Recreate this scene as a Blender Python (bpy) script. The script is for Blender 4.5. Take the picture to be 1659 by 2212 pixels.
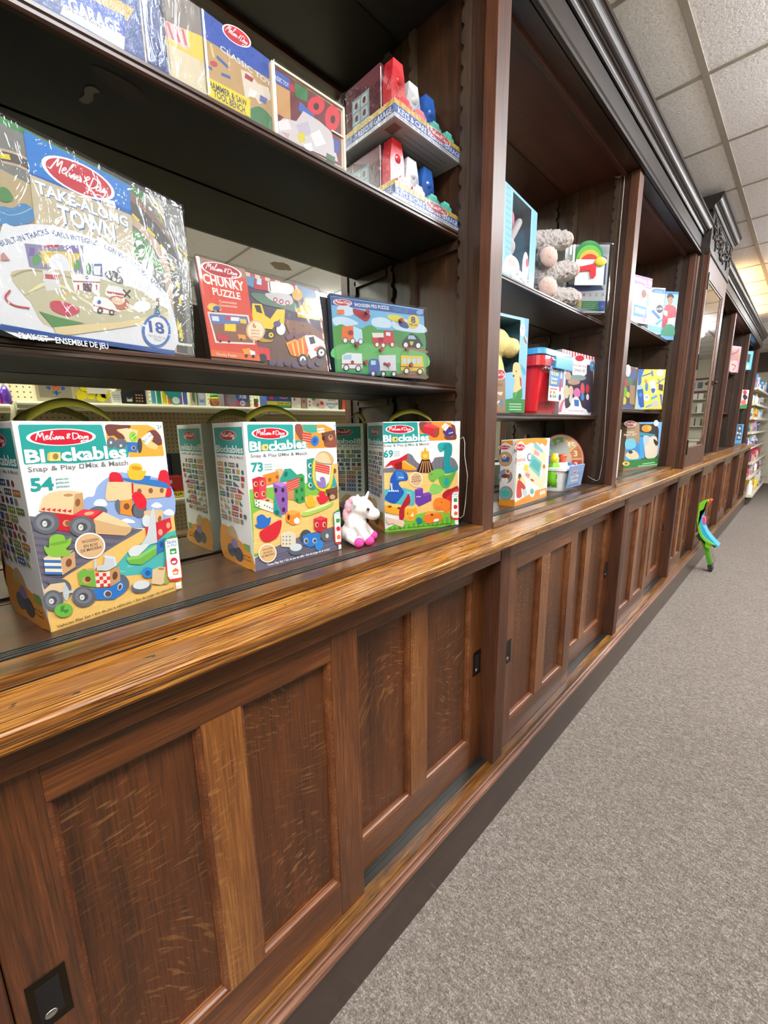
import bpy, bmesh, math, random
from mathutils import Vector, Matrix, noise
from mathutils.geometry import tessellate_polygon
for o in list(bpy.data.objects): bpy.data.objects.remove(o)
sc = bpy.context.scene
C = sc.collection
R = math.radians
H = 1.28                      # camera height; everything below is written relative to it
# ------------------------------------------------------------ camera, light, exposure
cd = bpy.data.cameras.new('camera'); cam = bpy.data.objects.new('camera', cd); C.objects.link(cam); sc.camera = cam
cd.sensor_fit = 'HORIZONTAL'; cd.sensor_width = 36.0; cd.lens = 893.693/1659*36.0
cd.clip_start = .02
_a, _p, _r = R(45.3953), R(11.28447), R(-.89991)
_f = Vector((math.cos(_a)*math.cos(_p), math.sin(_a)*math.cos(_p), -math.sin(_p)))
_rt = _f.cross(Vector((0, 0, 1))).normalized(); _up = _rt.cross(_f)
_rt2 = math.cos(_r)*_rt + math.sin(_r)*_up; _up2 = math.cos(_r)*_up - math.sin(_r)*_rt
cam.matrix_world = Matrix(((_rt2.x, _up2.x, -_f.x, 0), (_rt2.y, _up2.y, -_f.y, 0), (_rt2.z, _up2.z, -_f.z, H), (0, 0, 0, 1)))
w = bpy.data.worlds.new('world'); sc.world = w; w.use_nodes = True
w.node_tree.nodes['Background'].inputs[0].default_value = (.9, .93, 1, 1); w.node_tree.nodes['Background'].inputs[1].default_value = .3
vs = sc.view_settings; vs.view_transform = 'Standard'; vs.look = 'None'; vs.gamma = 1; vs.use_curve_mapping = False
vs.exposure = 1.8
LAMP = 8.8                    # brightness of the ceiling troffers
WARM = 17.0                     # watts of the small warm lamp on top of the cabinet

# ------------------------------------------------------------ materials
def lin(h):
    if not isinstance(h, str): return tuple(h) + (1,)
    v = [int(h[i:i+2], 16)/255 for i in (1, 3, 5)]
    return tuple((c/12.92 if c <= .04045 else ((c+.055)/1.055)**2.4) for c in v) + (1,)
def newmat(name):
    m = bpy.data.materials.new(name); m.use_nodes = True; nt = m.node_tree
    return m, nt, nt.nodes['Principled BSDF']
def N(nt, t, **k):
    n = nt.nodes.new(t)
    for a, b in k.items(): setattr(n, a, b)
    return n
def ramp(nt, fac, stops):
    r = N(nt, 'ShaderNodeValToRGB'); e = r.color_ramp.elements
    while len(e) > 1: e.remove(e[-1])
    e[0].position = stops[0][0]; e[0].color = lin(stops[0][1])
    for p, c in stops[1:]:
        k = e.new(p); k.color = lin(c)
    nt.links.new(fac, r.inputs[0]); return r.outputs[0]
def bump(nt, b, fac, s, d=.001):
    bp = N(nt, 'ShaderNodeBump'); bp.inputs['Strength'].default_value = s; bp.inputs['Distance'].default_value = d
    nt.links.new(fac, bp.inputs['Height']); nt.links.new(bp.outputs[0], b.inputs['Normal'])
def noise_tex(nt, scale, detail=4, vec=None, rough=.55, dist=0):
    n = N(nt, 'ShaderNodeTexNoise'); n.inputs['Scale'].default_value = scale; n.inputs['Detail'].default_value = detail
    n.inputs['Roughness'].default_value = rough; n.inputs['Distortion'].default_value = dist
    if vec is not None: nt.links.new(vec, n.inputs['Vector'])
    return n.outputs['Fac']
def coords(nt, sx=1, sy=1, sz=1, src='Object'):
    t = N(nt, 'ShaderNodeTexCoord'); m = N(nt, 'ShaderNodeMapping'); m.inputs['Scale'].default_value = (sx, sy, sz)
    nt.links.new(t.outputs[src], m.inputs[0]); return m.outputs[0]
def mixc(nt, fac, a, b, mode='MIX'):
    m = N(nt, 'ShaderNodeMix', data_type='RGBA', blend_type=mode)
    for v, s in ((fac, 0), (a, 6), (b, 7)):
        if hasattr(v, 'links'): nt.links.new(v, m.inputs[s])
        else: m.inputs[s].default_value = v if s == 0 else lin(v)
    return m.outputs[2]
def plain(name, col, rough=.5, metal=0, spec=.5, coat=0, nscale=0, nstr=.0, nd=.001):
    m, nt, b = newmat(name); b.inputs['Base Color'].default_value = lin(col); b.inputs['Roughness'].default_value = rough
    b.inputs['Metallic'].default_value = metal; b.inputs['Specular IOR Level'].default_value = spec; b.inputs['Coat Weight'].default_value = coat
    v = coords(nt); f = noise_tex(nt, nscale or 40, 3, v)
    c = lin(col); d = tuple(x*.86 for x in c[:3])
    nt.links.new(mixc(nt, f, c[:3], d), b.inputs['Base Color'])
    if nstr: bump(nt, b, f, nstr, nd)
    return m
def wood(name, stops, axis='x', rough=.32, flake=0, wear=None, coat=.35, spec=.5, fine=1, gc=1.1):
    m, nt, b = newmat(name)
    S = {'x': (3, 105, 105), 'z': (105, 105, 3), 'y': (105, 3, 105)}[axis]
    fv = coords(nt, *[s*fine for s in S]); g1 = noise_tex(nt, 3.2, 6, fv, .62, .25)
    T = {'x': (.9, 9, 9), 'z': (9, 9, .9), 'y': (9, .9, 9)}[axis]
    g2 = noise_tex(nt, 1.6, 4, coords(nt, *T), .5, .8)
    g3 = noise_tex(nt, 2.3, 2, coords(nt))
    cur = None
    for g_, k_ in ((g1, gc), (g2, .75), (g3, .45)):
        q_ = N(nt, 'ShaderNodeMath', operation='MULTIPLY_ADD'); nt.links.new(g_, q_.inputs[0]); q_.inputs[1].default_value = k_
        if cur is None: q_.inputs[2].default_value = .5-.5*(gc+.75+.45)
        else: nt.links.new(cur, q_.inputs[2])
        cur = q_.outputs[0]
    col = ramp(nt, cur, stops)
    if flake:                                             # medullary ray flecks of quarter-sawn oak
        wv = N(nt, 'ShaderNodeTexNoise'); wv.inputs['Scale'].default_value = 2.6; wv.inputs['Detail'].default_value = 1
        nt.links.new(coords(nt, 1, 1, .8), wv.inputs['Vector'])
        vm = N(nt, 'ShaderNodeVectorMath', operation='MULTIPLY_ADD'); nt.links.new(wv.outputs['Color'], vm.inputs[0]); vm.inputs[1].default_value = (.55, 0, .55)
        nt.links.new(coords(nt), vm.inputs[2])
        mp = N(nt, 'ShaderNodeMapping'); mp.inputs['Rotation'].default_value = (0, .55, 0); mp.inputs['Scale'].default_value = (20, 30, 105)
        nt.links.new(vm.outputs[0], mp.inputs[0])
        f1 = ramp(nt, noise_tex(nt, 1.5, 2, mp.outputs[0], .5, .3), ((.56, '#000000'), (.66, '#ffffff')))
        f2 = ramp(nt, noise_tex(nt, 2.4, 2, coords(nt, 2, 2, 1.1), .5, .6), ((.40, '#000000'), (.60, '#ffffff')))
        f3 = mixc(nt, 1.0, f1, f2, 'MULTIPLY')
        sc_ = N(nt, 'ShaderNodeMath', operation='MULTIPLY'); nt.links.new(f3, sc_.inputs[0]); sc_.inputs[1].default_value = flake
        col = mixc(nt, sc_.outputs[0], col, stops[-1][1])
    if wear:
        wf = ramp(nt, noise_tex(nt, 5, 5, coords(nt, .6, 3, 3), .6, .5), ((.5, '#000000'), (.68, '#ffffff')))
        col = mixc(nt, wf, col, wear)
        ink = ramp(nt, noise_tex(nt, 26, 3, coords(nt, 1, 1.6, 1.6), .5), ((.27, '#ffffff'), (.31, '#000000')))
        col = mixc(nt, ink, col, '#24160c')
    nt.links.new(col, b.inputs['Base Color'])
    b.inputs['Roughness'].default_value = rough; b.inputs['Coat Weight'].default_value = coat; b.inputs['Coat Roughness'].default_value = .22
    b.inputs['Specular IOR Level'].default_value = spec
    bump(nt, b, g1, .3, .0004)
    return m
M = {}
OAK = ((0, '#200f05'), (.3, '#41230d'), (.55, '#623415'), (.8, '#855023'), (1, '#ad7d48'))
M['oak_v'] = wood('oak_vertical', OAK, 'z', .33)
M['oak_h'] = wood('oak_horizontal', OAK, 'x', .33)
M['oak_panel'] = wood('oak_quarter_sawn_panel', ((0, '#221006'), (.35, '#3f220d'), (.6, '#5b3013'), (.85, '#723f1c'), (1, '#a5703e')), 'z', .42, flake=.42, coat=.15)
M['bead_oak'] = wood('moulding_oak', ((0, '#2c1408'), (.4, '#5c3016'), (.7, '#85502a'), (1, '#b08a60')), 'x', .42, coat=.2)
M['oak_stile'] = wood('oak_golden_stile', ((0, '#3a1a0a'), (.3, '#5f3213'), (.6, '#855020'), (1, '#b98444')), 'z', .32, flake=.45)
M['counter'] = wood('worn_golden_counter_oak', ((0, '#1e0d04'), (.25, '#4a260c'), (.45, '#84501c'), (.65, '#ab7730'), (.85, '#cb964c'), (1, '#e2b46c')), 'x', .27, wear='#7a4c20', coat=.5, fine=1.15, gc=2.0)
M['sill'] = wood('sill_oak', ((0, '#1c0d05'), (.3, '#40240c'), (.55, '#6e4418'), (.8, '#976528'), (1, '#c0924e')), 'x', .3, wear='#33220f', coat=.4, gc=1.7)
M['floorboard'] = wood('shelf_floor_wood', ((0, '#221510'), (.4, '#402818'), (.7, '#5c3c28'), (1, '#85644a')), 'x', .34, wear='#3e352c', coat=.3)
DK = ((0, '#140a06'), (.35, '#26140c'), (.65, '#3c2114'), (1, '#5a3520'))
M['dark_v'] = wood('dark_oak_vertical', DK, 'z', .36)
M['dark_h'] = wood('dark_oak_horizontal', DK, 'x', .34)
M['stile_v'] = wood('column_oak', ((0, '#24120a'), (.35, '#3e2214'), (.65, '#55301c'), (1, '#744a2e')), 'z', .5, coat=.1, spec=.4)
M['side_v'] = wood('side_oak', ((0, '#100602'), (.35, '#221106'), (.6, '#361d0b'), (1, '#5c3a1c')), 'z', .42, coat=.12)
M['inner'] = wood('inner_panel_wood', ((0, '#1a0c06'), (.4, '#301809'), (.7, '#482810'), (1, '#5e3818')), 'z', .42, coat=.2)
M['red_panel'] = wood('red_brown_ceiling_board', ((0, '#220b05'), (.4, '#3a160a'), (.7, '#4e2110'), (1, '#64301a')), 'x', .45, coat=.1)
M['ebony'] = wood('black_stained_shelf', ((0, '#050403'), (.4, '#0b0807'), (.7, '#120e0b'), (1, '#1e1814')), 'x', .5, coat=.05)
M['shelf_edge'] = wood('shelf_edge_wood', ((0, '#170a06'), (.35, '#2c1810'), (.65, '#42281a'), (1, '#6e4c36')), 'x', .36, coat=.25)
M['crown'] = wood('cornice_wood', ((0, '#0e0807'), (.35, '#1c1310'), (.65, '#2c1f1a'), (1, '#46362f')), 'x', .42, coat=.12, spec=.4)
M['carved'] = wood('carved_frieze_wood', ((0, '#120d0a'), (.5, '#2e2520'), (1, '#564a40')), 'x', .55, coat=0, spec=.3)
M['base'] = wood('baseboard_wood', ((0, '#1c120d'), (.4, '#32221a'), (.7, '#453026'), (1, '#5e463a')), 'x', .33, coat=.4)
M['bead'] = wood('worn_bead_wood', ((0, '#2e1a10'), (.35, '#573624'), (.65, '#7e5540'), (1, '#a87e62')), 'x', .3, coat=.4)
M['track'] = plain('worn_grey_track', '#4a4844', .28, .75, nscale=30, nstr=.2)
M['standard'] = wood('worn_notched_strip_wood', ((0, '#180f09'), (.4, '#2c1e13'), (.7, '#42301f'), (1, '#6e5840')), 'z', .55, coat=0)
M['rail'] = plain('grey_metal_rail', '#8d8b87', .22, .9)
M['steel'] = plain('bright_steel', '#c8c8c6', .25, 1)
M['brass'] = plain('dark_brass', '#3a3024', .35, .9)
M['black'] = plain('black_metal', '#14110f', .4, .4)
M['cavity'] = plain('dark_cavity', '#0a0605', .7)
m, nt, b = newmat('old_mirror'); b.inputs['Base Color'].default_value = (.68, .71, .62, 1); b.inputs['Metallic'].default_value = 1; b.inputs['Roughness'].default_value = .012
M['mirror'] = m
# printed card: colours come from the artwork's colour attribute
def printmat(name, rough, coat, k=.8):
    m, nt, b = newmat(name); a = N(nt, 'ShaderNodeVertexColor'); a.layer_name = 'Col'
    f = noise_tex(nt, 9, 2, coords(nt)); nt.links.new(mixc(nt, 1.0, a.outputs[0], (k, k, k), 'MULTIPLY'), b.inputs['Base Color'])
    b.inputs['Roughness'].default_value = rough; b.inputs['Coat Weight'].default_value = coat; b.inputs['Coat Roughness'].default_value = .12
    bump(nt, b, f, .12, .002); return m
M['print'] = printmat('printed_card', .38, .35)
M['print_dim'] = printmat('printed_card_dimmed', .45, .12, .62)  # printed card darkened in its colour to offset strong light on the shelves
M['print_matt'] = printmat('printed_matt_card', .6, 0)
def filmmat(name, sc_, st, rough=.06, mn=.03):
    m, nt, b = newmat(name); nt.nodes.remove(b); out = nt.nodes['Material Output']
    tr = N(nt, 'ShaderNodeBsdfTransparent'); tr.inputs[0].default_value = (.86, .87, .88, 1) if st > .3 else (.95, .95, .96, 1); gl = N(nt, 'ShaderNodeBsdfGlossy'); gl.inputs['Roughness'].default_value = rough
    fr = N(nt, 'ShaderNodeFresnel'); fr.inputs[0].default_value = 1.45
    f = noise_tex(nt, sc_, 3, coords(nt, 1, 1, .45), .6, 1.2)
    bp = N(nt, 'ShaderNodeBump'); bp.inputs['Strength'].default_value = st; bp.inputs['Distance'].default_value = .004
    nt.links.new(f, bp.inputs['Height'])
    for x in (gl, fr): nt.links.new(bp.outputs[0], x.inputs['Normal'])
    mx = N(nt, 'ShaderNodeMixShader'); ad = N(nt, 'ShaderNodeMath', operation='ADD'); ad.inputs[1].default_value = mn; ad.use_clamp = True
    ge = N(nt, 'ShaderNodeNewGeometry'); sb = N(nt, 'ShaderNodeMath', operation='SUBTRACT'); sb.inputs[0].default_value = 1; nt.links.new(ge.outputs['Backfacing'], sb.inputs[1])
    ml = N(nt, 'ShaderNodeMath', operation='MULTIPLY'); nt.links.new(fr.outputs[0], ad.inputs[0]); nt.links.new(ad.outputs[0], ml.inputs[0]); nt.links.new(sb.outputs[0], ml.inputs[1]); nt.links.new(ml.outputs[0], mx.inputs[0]); nt.links.new(tr.outputs[0], mx.inputs[1]); nt.links.new(gl.outputs[0], mx.inputs[2])
    nt.links.new(mx.outputs[0], out.inputs[0]); return m
M['film'] = filmmat('clear_shrink_film', 34, .6, .045, .02)
M['film_tight'] = filmmat('tight_shrink_film', 95, 1.6, .03, .0)
M['clear'] = filmmat('clear_flat_film', 6, .05)
M['blister'] = filmmat('clear_blister', 10, .35)
# carpet
m, nt, b = newmat('loop_pile_carpet'); v = coords(nt)
n1 = noise_tex(nt, 260, 2, v, .7); n2 = noise_tex(nt, 95, 2, coords(nt, 1.5, .8, 1), .6); n3 = noise_tex(nt, 3, 3, v)
mm = N(nt, 'ShaderNodeMath', operation='MULTIPLY_ADD'); nt.links.new(n2, mm.inputs[0]); mm.inputs[1].default_value = .6; nt.links.new(n1, mm.inputs[2])
c1 = ramp(nt, mm.outputs[0], ((.50, '#4e463f'), (.74, '#756b63'), (.9, '#8c8279'), (1, '#a99f97')))
nt.links.new(mixc(nt, n3, c1, mixc(nt, .22, c1, '#5e544c')), b.inputs['Base Color'])
b.inputs['Roughness'].default_value = .95; b.inputs['Specular IOR Level'].default_value = .1
bump(nt, b, mm.outputs[0], .7, .004); M['carpet'] = m
# ceiling tile
m, nt, b = newmat('mineral_ceiling_tile'); v = coords(nt)
n1 = noise_tex(nt, 85, 3, v, .7); n2 = noise_tex(nt, 260, 2, v, .6)
c1 = ramp(nt, n1, ((.3, '#c8c2c2'), (.45, '#e9e4e8'), (.7, '#f1edf1')))
# water stain on one tile across the aisle
tc = N(nt, 'ShaderNodeTexCoord'); mp = N(nt, 'ShaderNodeMapping'); mp.inputs['Location'].default_value = (-2.24*5.2, 1.60*6.5, 0); mp.inputs['Scale'].default_value = (5.2, 6.5, 0)
nt.links.new(tc.outputs['Object'], mp.inputs[0]); ln_ = N(nt, 'ShaderNodeVectorMath', operation='LENGTH'); nt.links.new(mp.outputs[0], ln_.inputs[0])
ad = N(nt, 'ShaderNodeMath', operation='MULTIPLY_ADD'); nt.links.new(noise_tex(nt, 9, 4, v, .6), ad.inputs[0]); ad.inputs[1].default_value = .9; nt.links.new(ln_.outputs['Value'], ad.inputs[2])
st = ramp(nt, ad.outputs[0], ((.98, '#ffffff'), (1, '#000000')))
nt.links.new(mixc(nt, st, c1, '#8d7c64'), b.inputs['Base Color'])
b.inputs['Roughness'].default_value = .9; bump(nt, b, n1, .8, .004); M['tile'] = m
M['grid'] = plain('painted_ceiling_grid', '#a39a90', .6)
M['wall'] = plain('cream_wall', '#cfc7b4', .7)
M['soffit'] = wood('brown_soffit', ((0, '#2c1c14'), (.5, '#3e2a1e'), (1, '#543a2a')), 'y', .5, coat=0)
m, nt, b = newmat('troffer_diffuser'); b.inputs['Base Color'].default_value = (.9, .9, .9, 1); b.inputs['Emission Color'].default_value = (.95, .98, 1.0, 1); b.inputs['Emission Strength'].default_value = LAMP
M['diffuser'] = m
M['cream'] = plain('cream_enamel', '#d9d3b8', .4, 0)
m, nt, b = newmat('pegboard')                 # 6 mm holes every 25.4 mm
tc = N(nt, 'ShaderNodeTexCoord'); sx = N(nt, 'ShaderNodeSeparateXYZ'); nt.links.new(tc.outputs['Object'], sx.inputs[0])
def fr_(o):
    a = N(nt, 'ShaderNodeMath', operation='DIVIDE'); nt.links.new(o, a.inputs[0]); a.inputs[1].default_value = .0254
    c = N(nt, 'ShaderNodeMath', operation='FRACT'); nt.links.new(a.outputs[0], c.inputs[0])
    d = N(nt, 'ShaderNodeMath', operation='SUBTRACT'); nt.links.new(c.outputs[0], d.inputs[0]); d.inputs[1].default_value = .5
    e = N(nt, 'ShaderNodeMath', operation='POWER'); nt.links.new(d.outputs[0], e.inputs[0]); e.inputs[1].default_value = 2; return e.outputs[0]
s = N(nt, 'ShaderNodeMath', operation='ADD'); nt.links.new(fr_(sx.outputs[0]), s.inputs[0]); nt.links.new(fr_(sx.outputs[2]), s.inputs[1])
nt.links.new(ramp(nt, s.outputs[0], ((.015, '#1a1812'), (.024, '#c2b795'))), b.inputs['Base Color']); b.inputs['Roughness'].default_value = .6
M['peg'] = m
_pc = {}
def pc(col, rough=.45, coat=0, nstr=0, nscale=40, nd=.001):
    k = (col, rough, coat, nstr)
    if k not in _pc: _pc[k] = plain('paint_%s' % col.strip('#'), col, rough, coat=coat, nstr=nstr, nscale=nscale, nd=nd)
    return _pc[k]

# ------------------------------------------------------------ mesh helpers
def box(bm, x0, x1, y0, y1, z0, z1, bev=0):
    vs_ = [bm.verts.new(p) for p in ((x0,y0,z0),(x1,y0,z0),(x1,y1,z0),(x0,y1,z0),(x0,y0,z1),(x1,y0,z1),(x1,y1,z1),(x0,y1,z1))]
    fs = [bm.faces.new([vs_[i] for i in q]) for q in ((0,3,2,1),(4,5,6,7),(0,1,5,4),(1,2,6,5),(2,3,7,6),(3,0,4,7))]
    if bev:
        es = set(e for f in fs for e in f.edges)
        bmesh.ops.bevel(bm, geom=list(es), offset=bev, segments=2, profile=.6, affect='EDGES')
def prof(bm, pts, x0, x1, axis='x'):
    """extrude a closed profile: pts are (y,z) for axis x, (x,y) for axis z, (x,z) for axis y"""
    def mk(p, t): return {'x': (t, p[0], p[1]), 'z': (p[0], p[1], t), 'y': (p[0], t, p[1])}[axis]
    a = [bm.verts.new(mk(p, x0)) for p in pts]; b_ = [bm.verts.new(mk(p, x1)) for p in pts]
    n = len(pts)
    for i in range(n): bm.faces.new((a[i], a[(i+1) % n], b_[(i+1) % n], b_[i]))
    bm.faces.new(a[::-1]); bm.faces.new(b_)
def cyl(bm, p0, p1, r0, r1=None, n=16, cap=True):
    p0, p1 = Vector(p0), Vector(p1); r1 = r0 if r1 is None else r1
    d = (p1-p0).normalized(); u = d.orthogonal().normalized(); v = d.cross(u)
    A = [bm.verts.new(p0+(u*math.cos(t)+v*math.sin(t))*r0) for t in [2*math.pi*i/n for i in range(n)]]
    B = [bm.verts.new(p1+(u*math.cos(t)+v*math.sin(t))*r1) for t in [2*math.pi*i/n for i in range(n)]]
    for i in range(n): bm.faces.new((A[i], A[(i+1) % n], B[(i+1) % n], B[i]))
    if cap: bm.faces.new(A[::-1]); bm.faces.new(B)
def tube(bm, pts, r, n=8):
    pts = [Vector(p) for p in pts]; rings = []
    rr = r if isinstance(r, (list, tuple)) else [r]*len(pts)
    for i, p in enumerate(pts):
        d = (pts[min(i+1, len(pts)-1)]-pts[max(i-1, 0)]).normalized()
        u = (Vector((0, 0, 1)).cross(d)); u = u.normalized() if u.length > .05 else Vector((1, 0, 0)); v = d.cross(u)
        rings.append([bm.verts.new(p+(u*math.cos(2*math.pi*k/n)+v*math.sin(2*math.pi*k/n))*rr[i]) for k in range(n)])
    for a, b_ in zip(rings, rings[1:]):
        for k in range(n): bm.faces.new((a[k], a[(k+1) % n], b_[(k+1) % n], b_[k]))
    bm.faces.new(rings[0][::-1]); bm.faces.new(rings[-1])
def ball(bm, c, r, s=(1, 1, 1), rot=None, seg=14):
    m_ = Matrix.Translation(c) @ (rot.to_matrix().to_4x4() if rot else Matrix()) @ Matrix.Diagonal((r*s[0], r*s[1], r*s[2], 1))
    bmesh.ops.create_uvsphere(bm, u_segments=seg, v_segments=max(6, seg*2//3), radius=1, matrix=m_)
def lathe(bm, c, pr, n=20, sx=1, sy=1):
    rings = [[bm.verts.new((c[0]+r*sx*math.cos(2*math.pi*k/n), c[1]+r*sy*math.sin(2*math.pi*k/n), c[2]+z)) for k in range(n)] for r, z in pr]
    for a, b_ in zip(rings, rings[1:]):
        for k in range(n): bm.faces.new((a[k], a[(k+1) % n], b_[(k+1) % n], b_[k]))
    bm.faces.new(rings[0][::-1]); bm.faces.new(rings[-1])
def wloc(o):
    v = Vector((0, 0, 0))
    while o: v += o.location; o = o.parent
    return v
def obj(name, bm, mat, parent=None, local=False, smooth=False):
    """link a bmesh as ONE object. Coordinates are relative to the camera height unless local."""
    bmesh.ops.recalc_face_normals(bm, faces=bm.faces)
    me = bpy.data.meshes.new(name); bm.to_mesh(me); bm.free()
    o = bpy.data.objects.new(name, me); C.objects.link(o)
    for m_ in (mat if isinstance(mat, (list, tuple)) else [mat]): me.materials.append(m_)
    if smooth:
        for p in me.polygons: p.use_smooth = True
    if parent: o.parent = parent
    if not local: o.location = Vector((0, 0, H)) - (wloc(parent) if parent else Vector((0, 0, 0)))
    return o
def tag(o, label=None, cat=None, group=None, kind=None):
    if label: o['label'] = label
    if cat: o['category'] = cat
    if group: o['group'] = group
    if kind: o['kind'] = kind
    return o
def thing(name, label, cat, loc=(0, 0, 0), rz=0, lean=0, group=None):
    o = bpy.data.objects.new(name, None); C.objects.link(o); o.empty_display_size = .05
    o.location = (loc[0], loc[1], loc[2]+H)
    if rz or lean: o.rotation_mode = 'QUATERNION'; o.rotation_quaternion = (Matrix.Rotation(R(rz), 3, 'Z') @ Matrix.Rotation(-R(lean), 3, 'X')).to_quaternion()
    return tag(o, label, cat, group)
def struct(name, bm, mat, **k):
    return tag(obj(name, bm, mat, **k), kind='structure')
def B(*boxes, bev=0):
    bm = bmesh.new()
    for q in boxes: box(bm, *q, bev=bev)
    return bm
def blob(parts, voxel=.004, fuzz=0, seed=0, smooth=4):
    """one continuous surface from ellipsoids (c, r, scale, euler) and capsules (p0, p1, r0, r1)"""
    bm = bmesh.new()
    for q in parts:
        if q[0] == 'e':
            from mathutils import Euler
            ball(bm, q[1], 1, q[2], Euler([R(t) for t in q[3]]) if len(q) > 3 else None, 20)
        else:
            _, a, b_, r0, r1 = q; cyl(bm, a, b_, r0, r1, 18); ball(bm, a, r0); ball(bm, b_, r1)
    me = bpy.data.meshes.new('t'); bm.to_mesh(me); bm.free(); o = bpy.data.objects.new('t', me); C.objects.link(o)
    md = o.modifiers.new('r', 'REMESH'); md.mode = 'VOXEL'; md.voxel_size = voxel
    ms = o.modifiers.new('s', 'SMOOTH'); ms.iterations = smooth; ms.factor = .6
    dg = bpy.context.evaluated_depsgraph_get(); ev = o.evaluated_get(dg); m2 = ev.to_mesh()
    out = bmesh.new(); out.from_mesh(m2); ev.to_mesh_clear(); bpy.data.objects.remove(o)
    if fuzz:
        out.normal_update()
        for v in out.verts:
            n_ = noise.noise(v.co*190+Vector((seed, 0, 0)))*.6 + noise.noise(v.co*75)*.8
            v.co += v.normal*fuzz*n_
    return out

# ------------------------------------------------------------ printed artwork (flat shapes laid on a face of a box)
def catmull(p, closed=True, k=4):
    n = len(p); out = []
    for i in range(n if closed else n-1):
        g = (lambda j: p[j % n]) if closed else (lambda j: p[max(0, min(n-1, j))])
        a, b_, c, d = g(i-1), g(i), g(i+1), g(i+2)
        for s in range(k):
            t = s/k
            out.append(tuple(.5*((2*b_[q])+(-a[q]+c[q])*t+(2*a[q]-5*b_[q]+4*c[q]-d[q])*t*t+(-a[q]+3*b_[q]-3*c[q]+d[q])*t**3) for q in (0, 1)))
    if not closed: out.append(p[-1])
    return out
def ribbon(p, w):
    L, Rr = [], []
    for i in range(len(p)):
        a = p[max(0, i-1)]; b_ = p[min(len(p)-1, i+1)]; dx, dy = b_[0]-a[0], b_[1]-a[1]; l = math.hypot(dx, dy) or 1
        L.append((p[i][0]-dy/l*w/2, p[i][1]+dx/l*w/2)); Rr.append((p[i][0]+dy/l*w/2, p[i][1]-dx/l*w/2))
    return [[L[i], L[i+1], Rr[i+1], Rr[i]] for i in range(len(p)-1)]
_tx = {}
def text_tris(s, bold):
    k = (s, bold)
    if k not in _tx:
        cu = bpy.data.curves.new('t', 'FONT'); cu.body = s; cu.resolution_u = 2; cu.offset = [0, .012, .022, .034][bold]
        o = bpy.data.objects.new('t', cu); C.objects.link(o); dg = bpy.context.evaluated_depsgraph_get(); dg.update()
        me = o.evaluated_get(dg).to_mesh(); me.calc_loop_triangles()
        V = [(v.co.x, v.co.y) for v in me.vertices]; T = [[V[i] for i in t.vertices] for t in me.loop_triangles]
        o.evaluated_get(dg).to_mesh_clear(); bpy.data.objects.remove(o)
        xs = [p[0] for t in T for p in t] or [0, 1]
        _tx[k] = (T, min(xs), max(xs))
    return _tx[k]
# handwritten logo lettering, strokes in a 100 x 30 field
SCRIPT = [
 [(2,6),(6,26),(9,14),(13,25),(16,8),(18,7)], [(18,11),(23,15),(22,18),(19,15),(20,9),(24,9),(26,12)], [(26,12),(31,27),(29,27),(27,9),(30,8)],
 [(31,14),(32,9),(34,10)], [(32.4,19),(32.9,20)], [(34,10),(39,16),(36,8),(34,9)], [(39,10),(44,16),(41,8),(39,9)], [(50,14),(45,14),(46,8),(51,14),(50,9),(53,9)],
 [(60,9),(57,12),(63,20),(60,22),(58,18),(63,10)], [(68,24),(69,7)], [(67,24),(77,22),(79,14),(74,8),(69,7)], [(82,15),(80,10),(83,8),(86,12),(83,16),(81,14)],
 [(87,15),(87,9),(90,9),(91,15),(91,9)], [(97,13),(94,15),(93,10),(97,12),(98,15),(97,2),(90,-2),(84,0),(88,3),(98,3)]]
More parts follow.
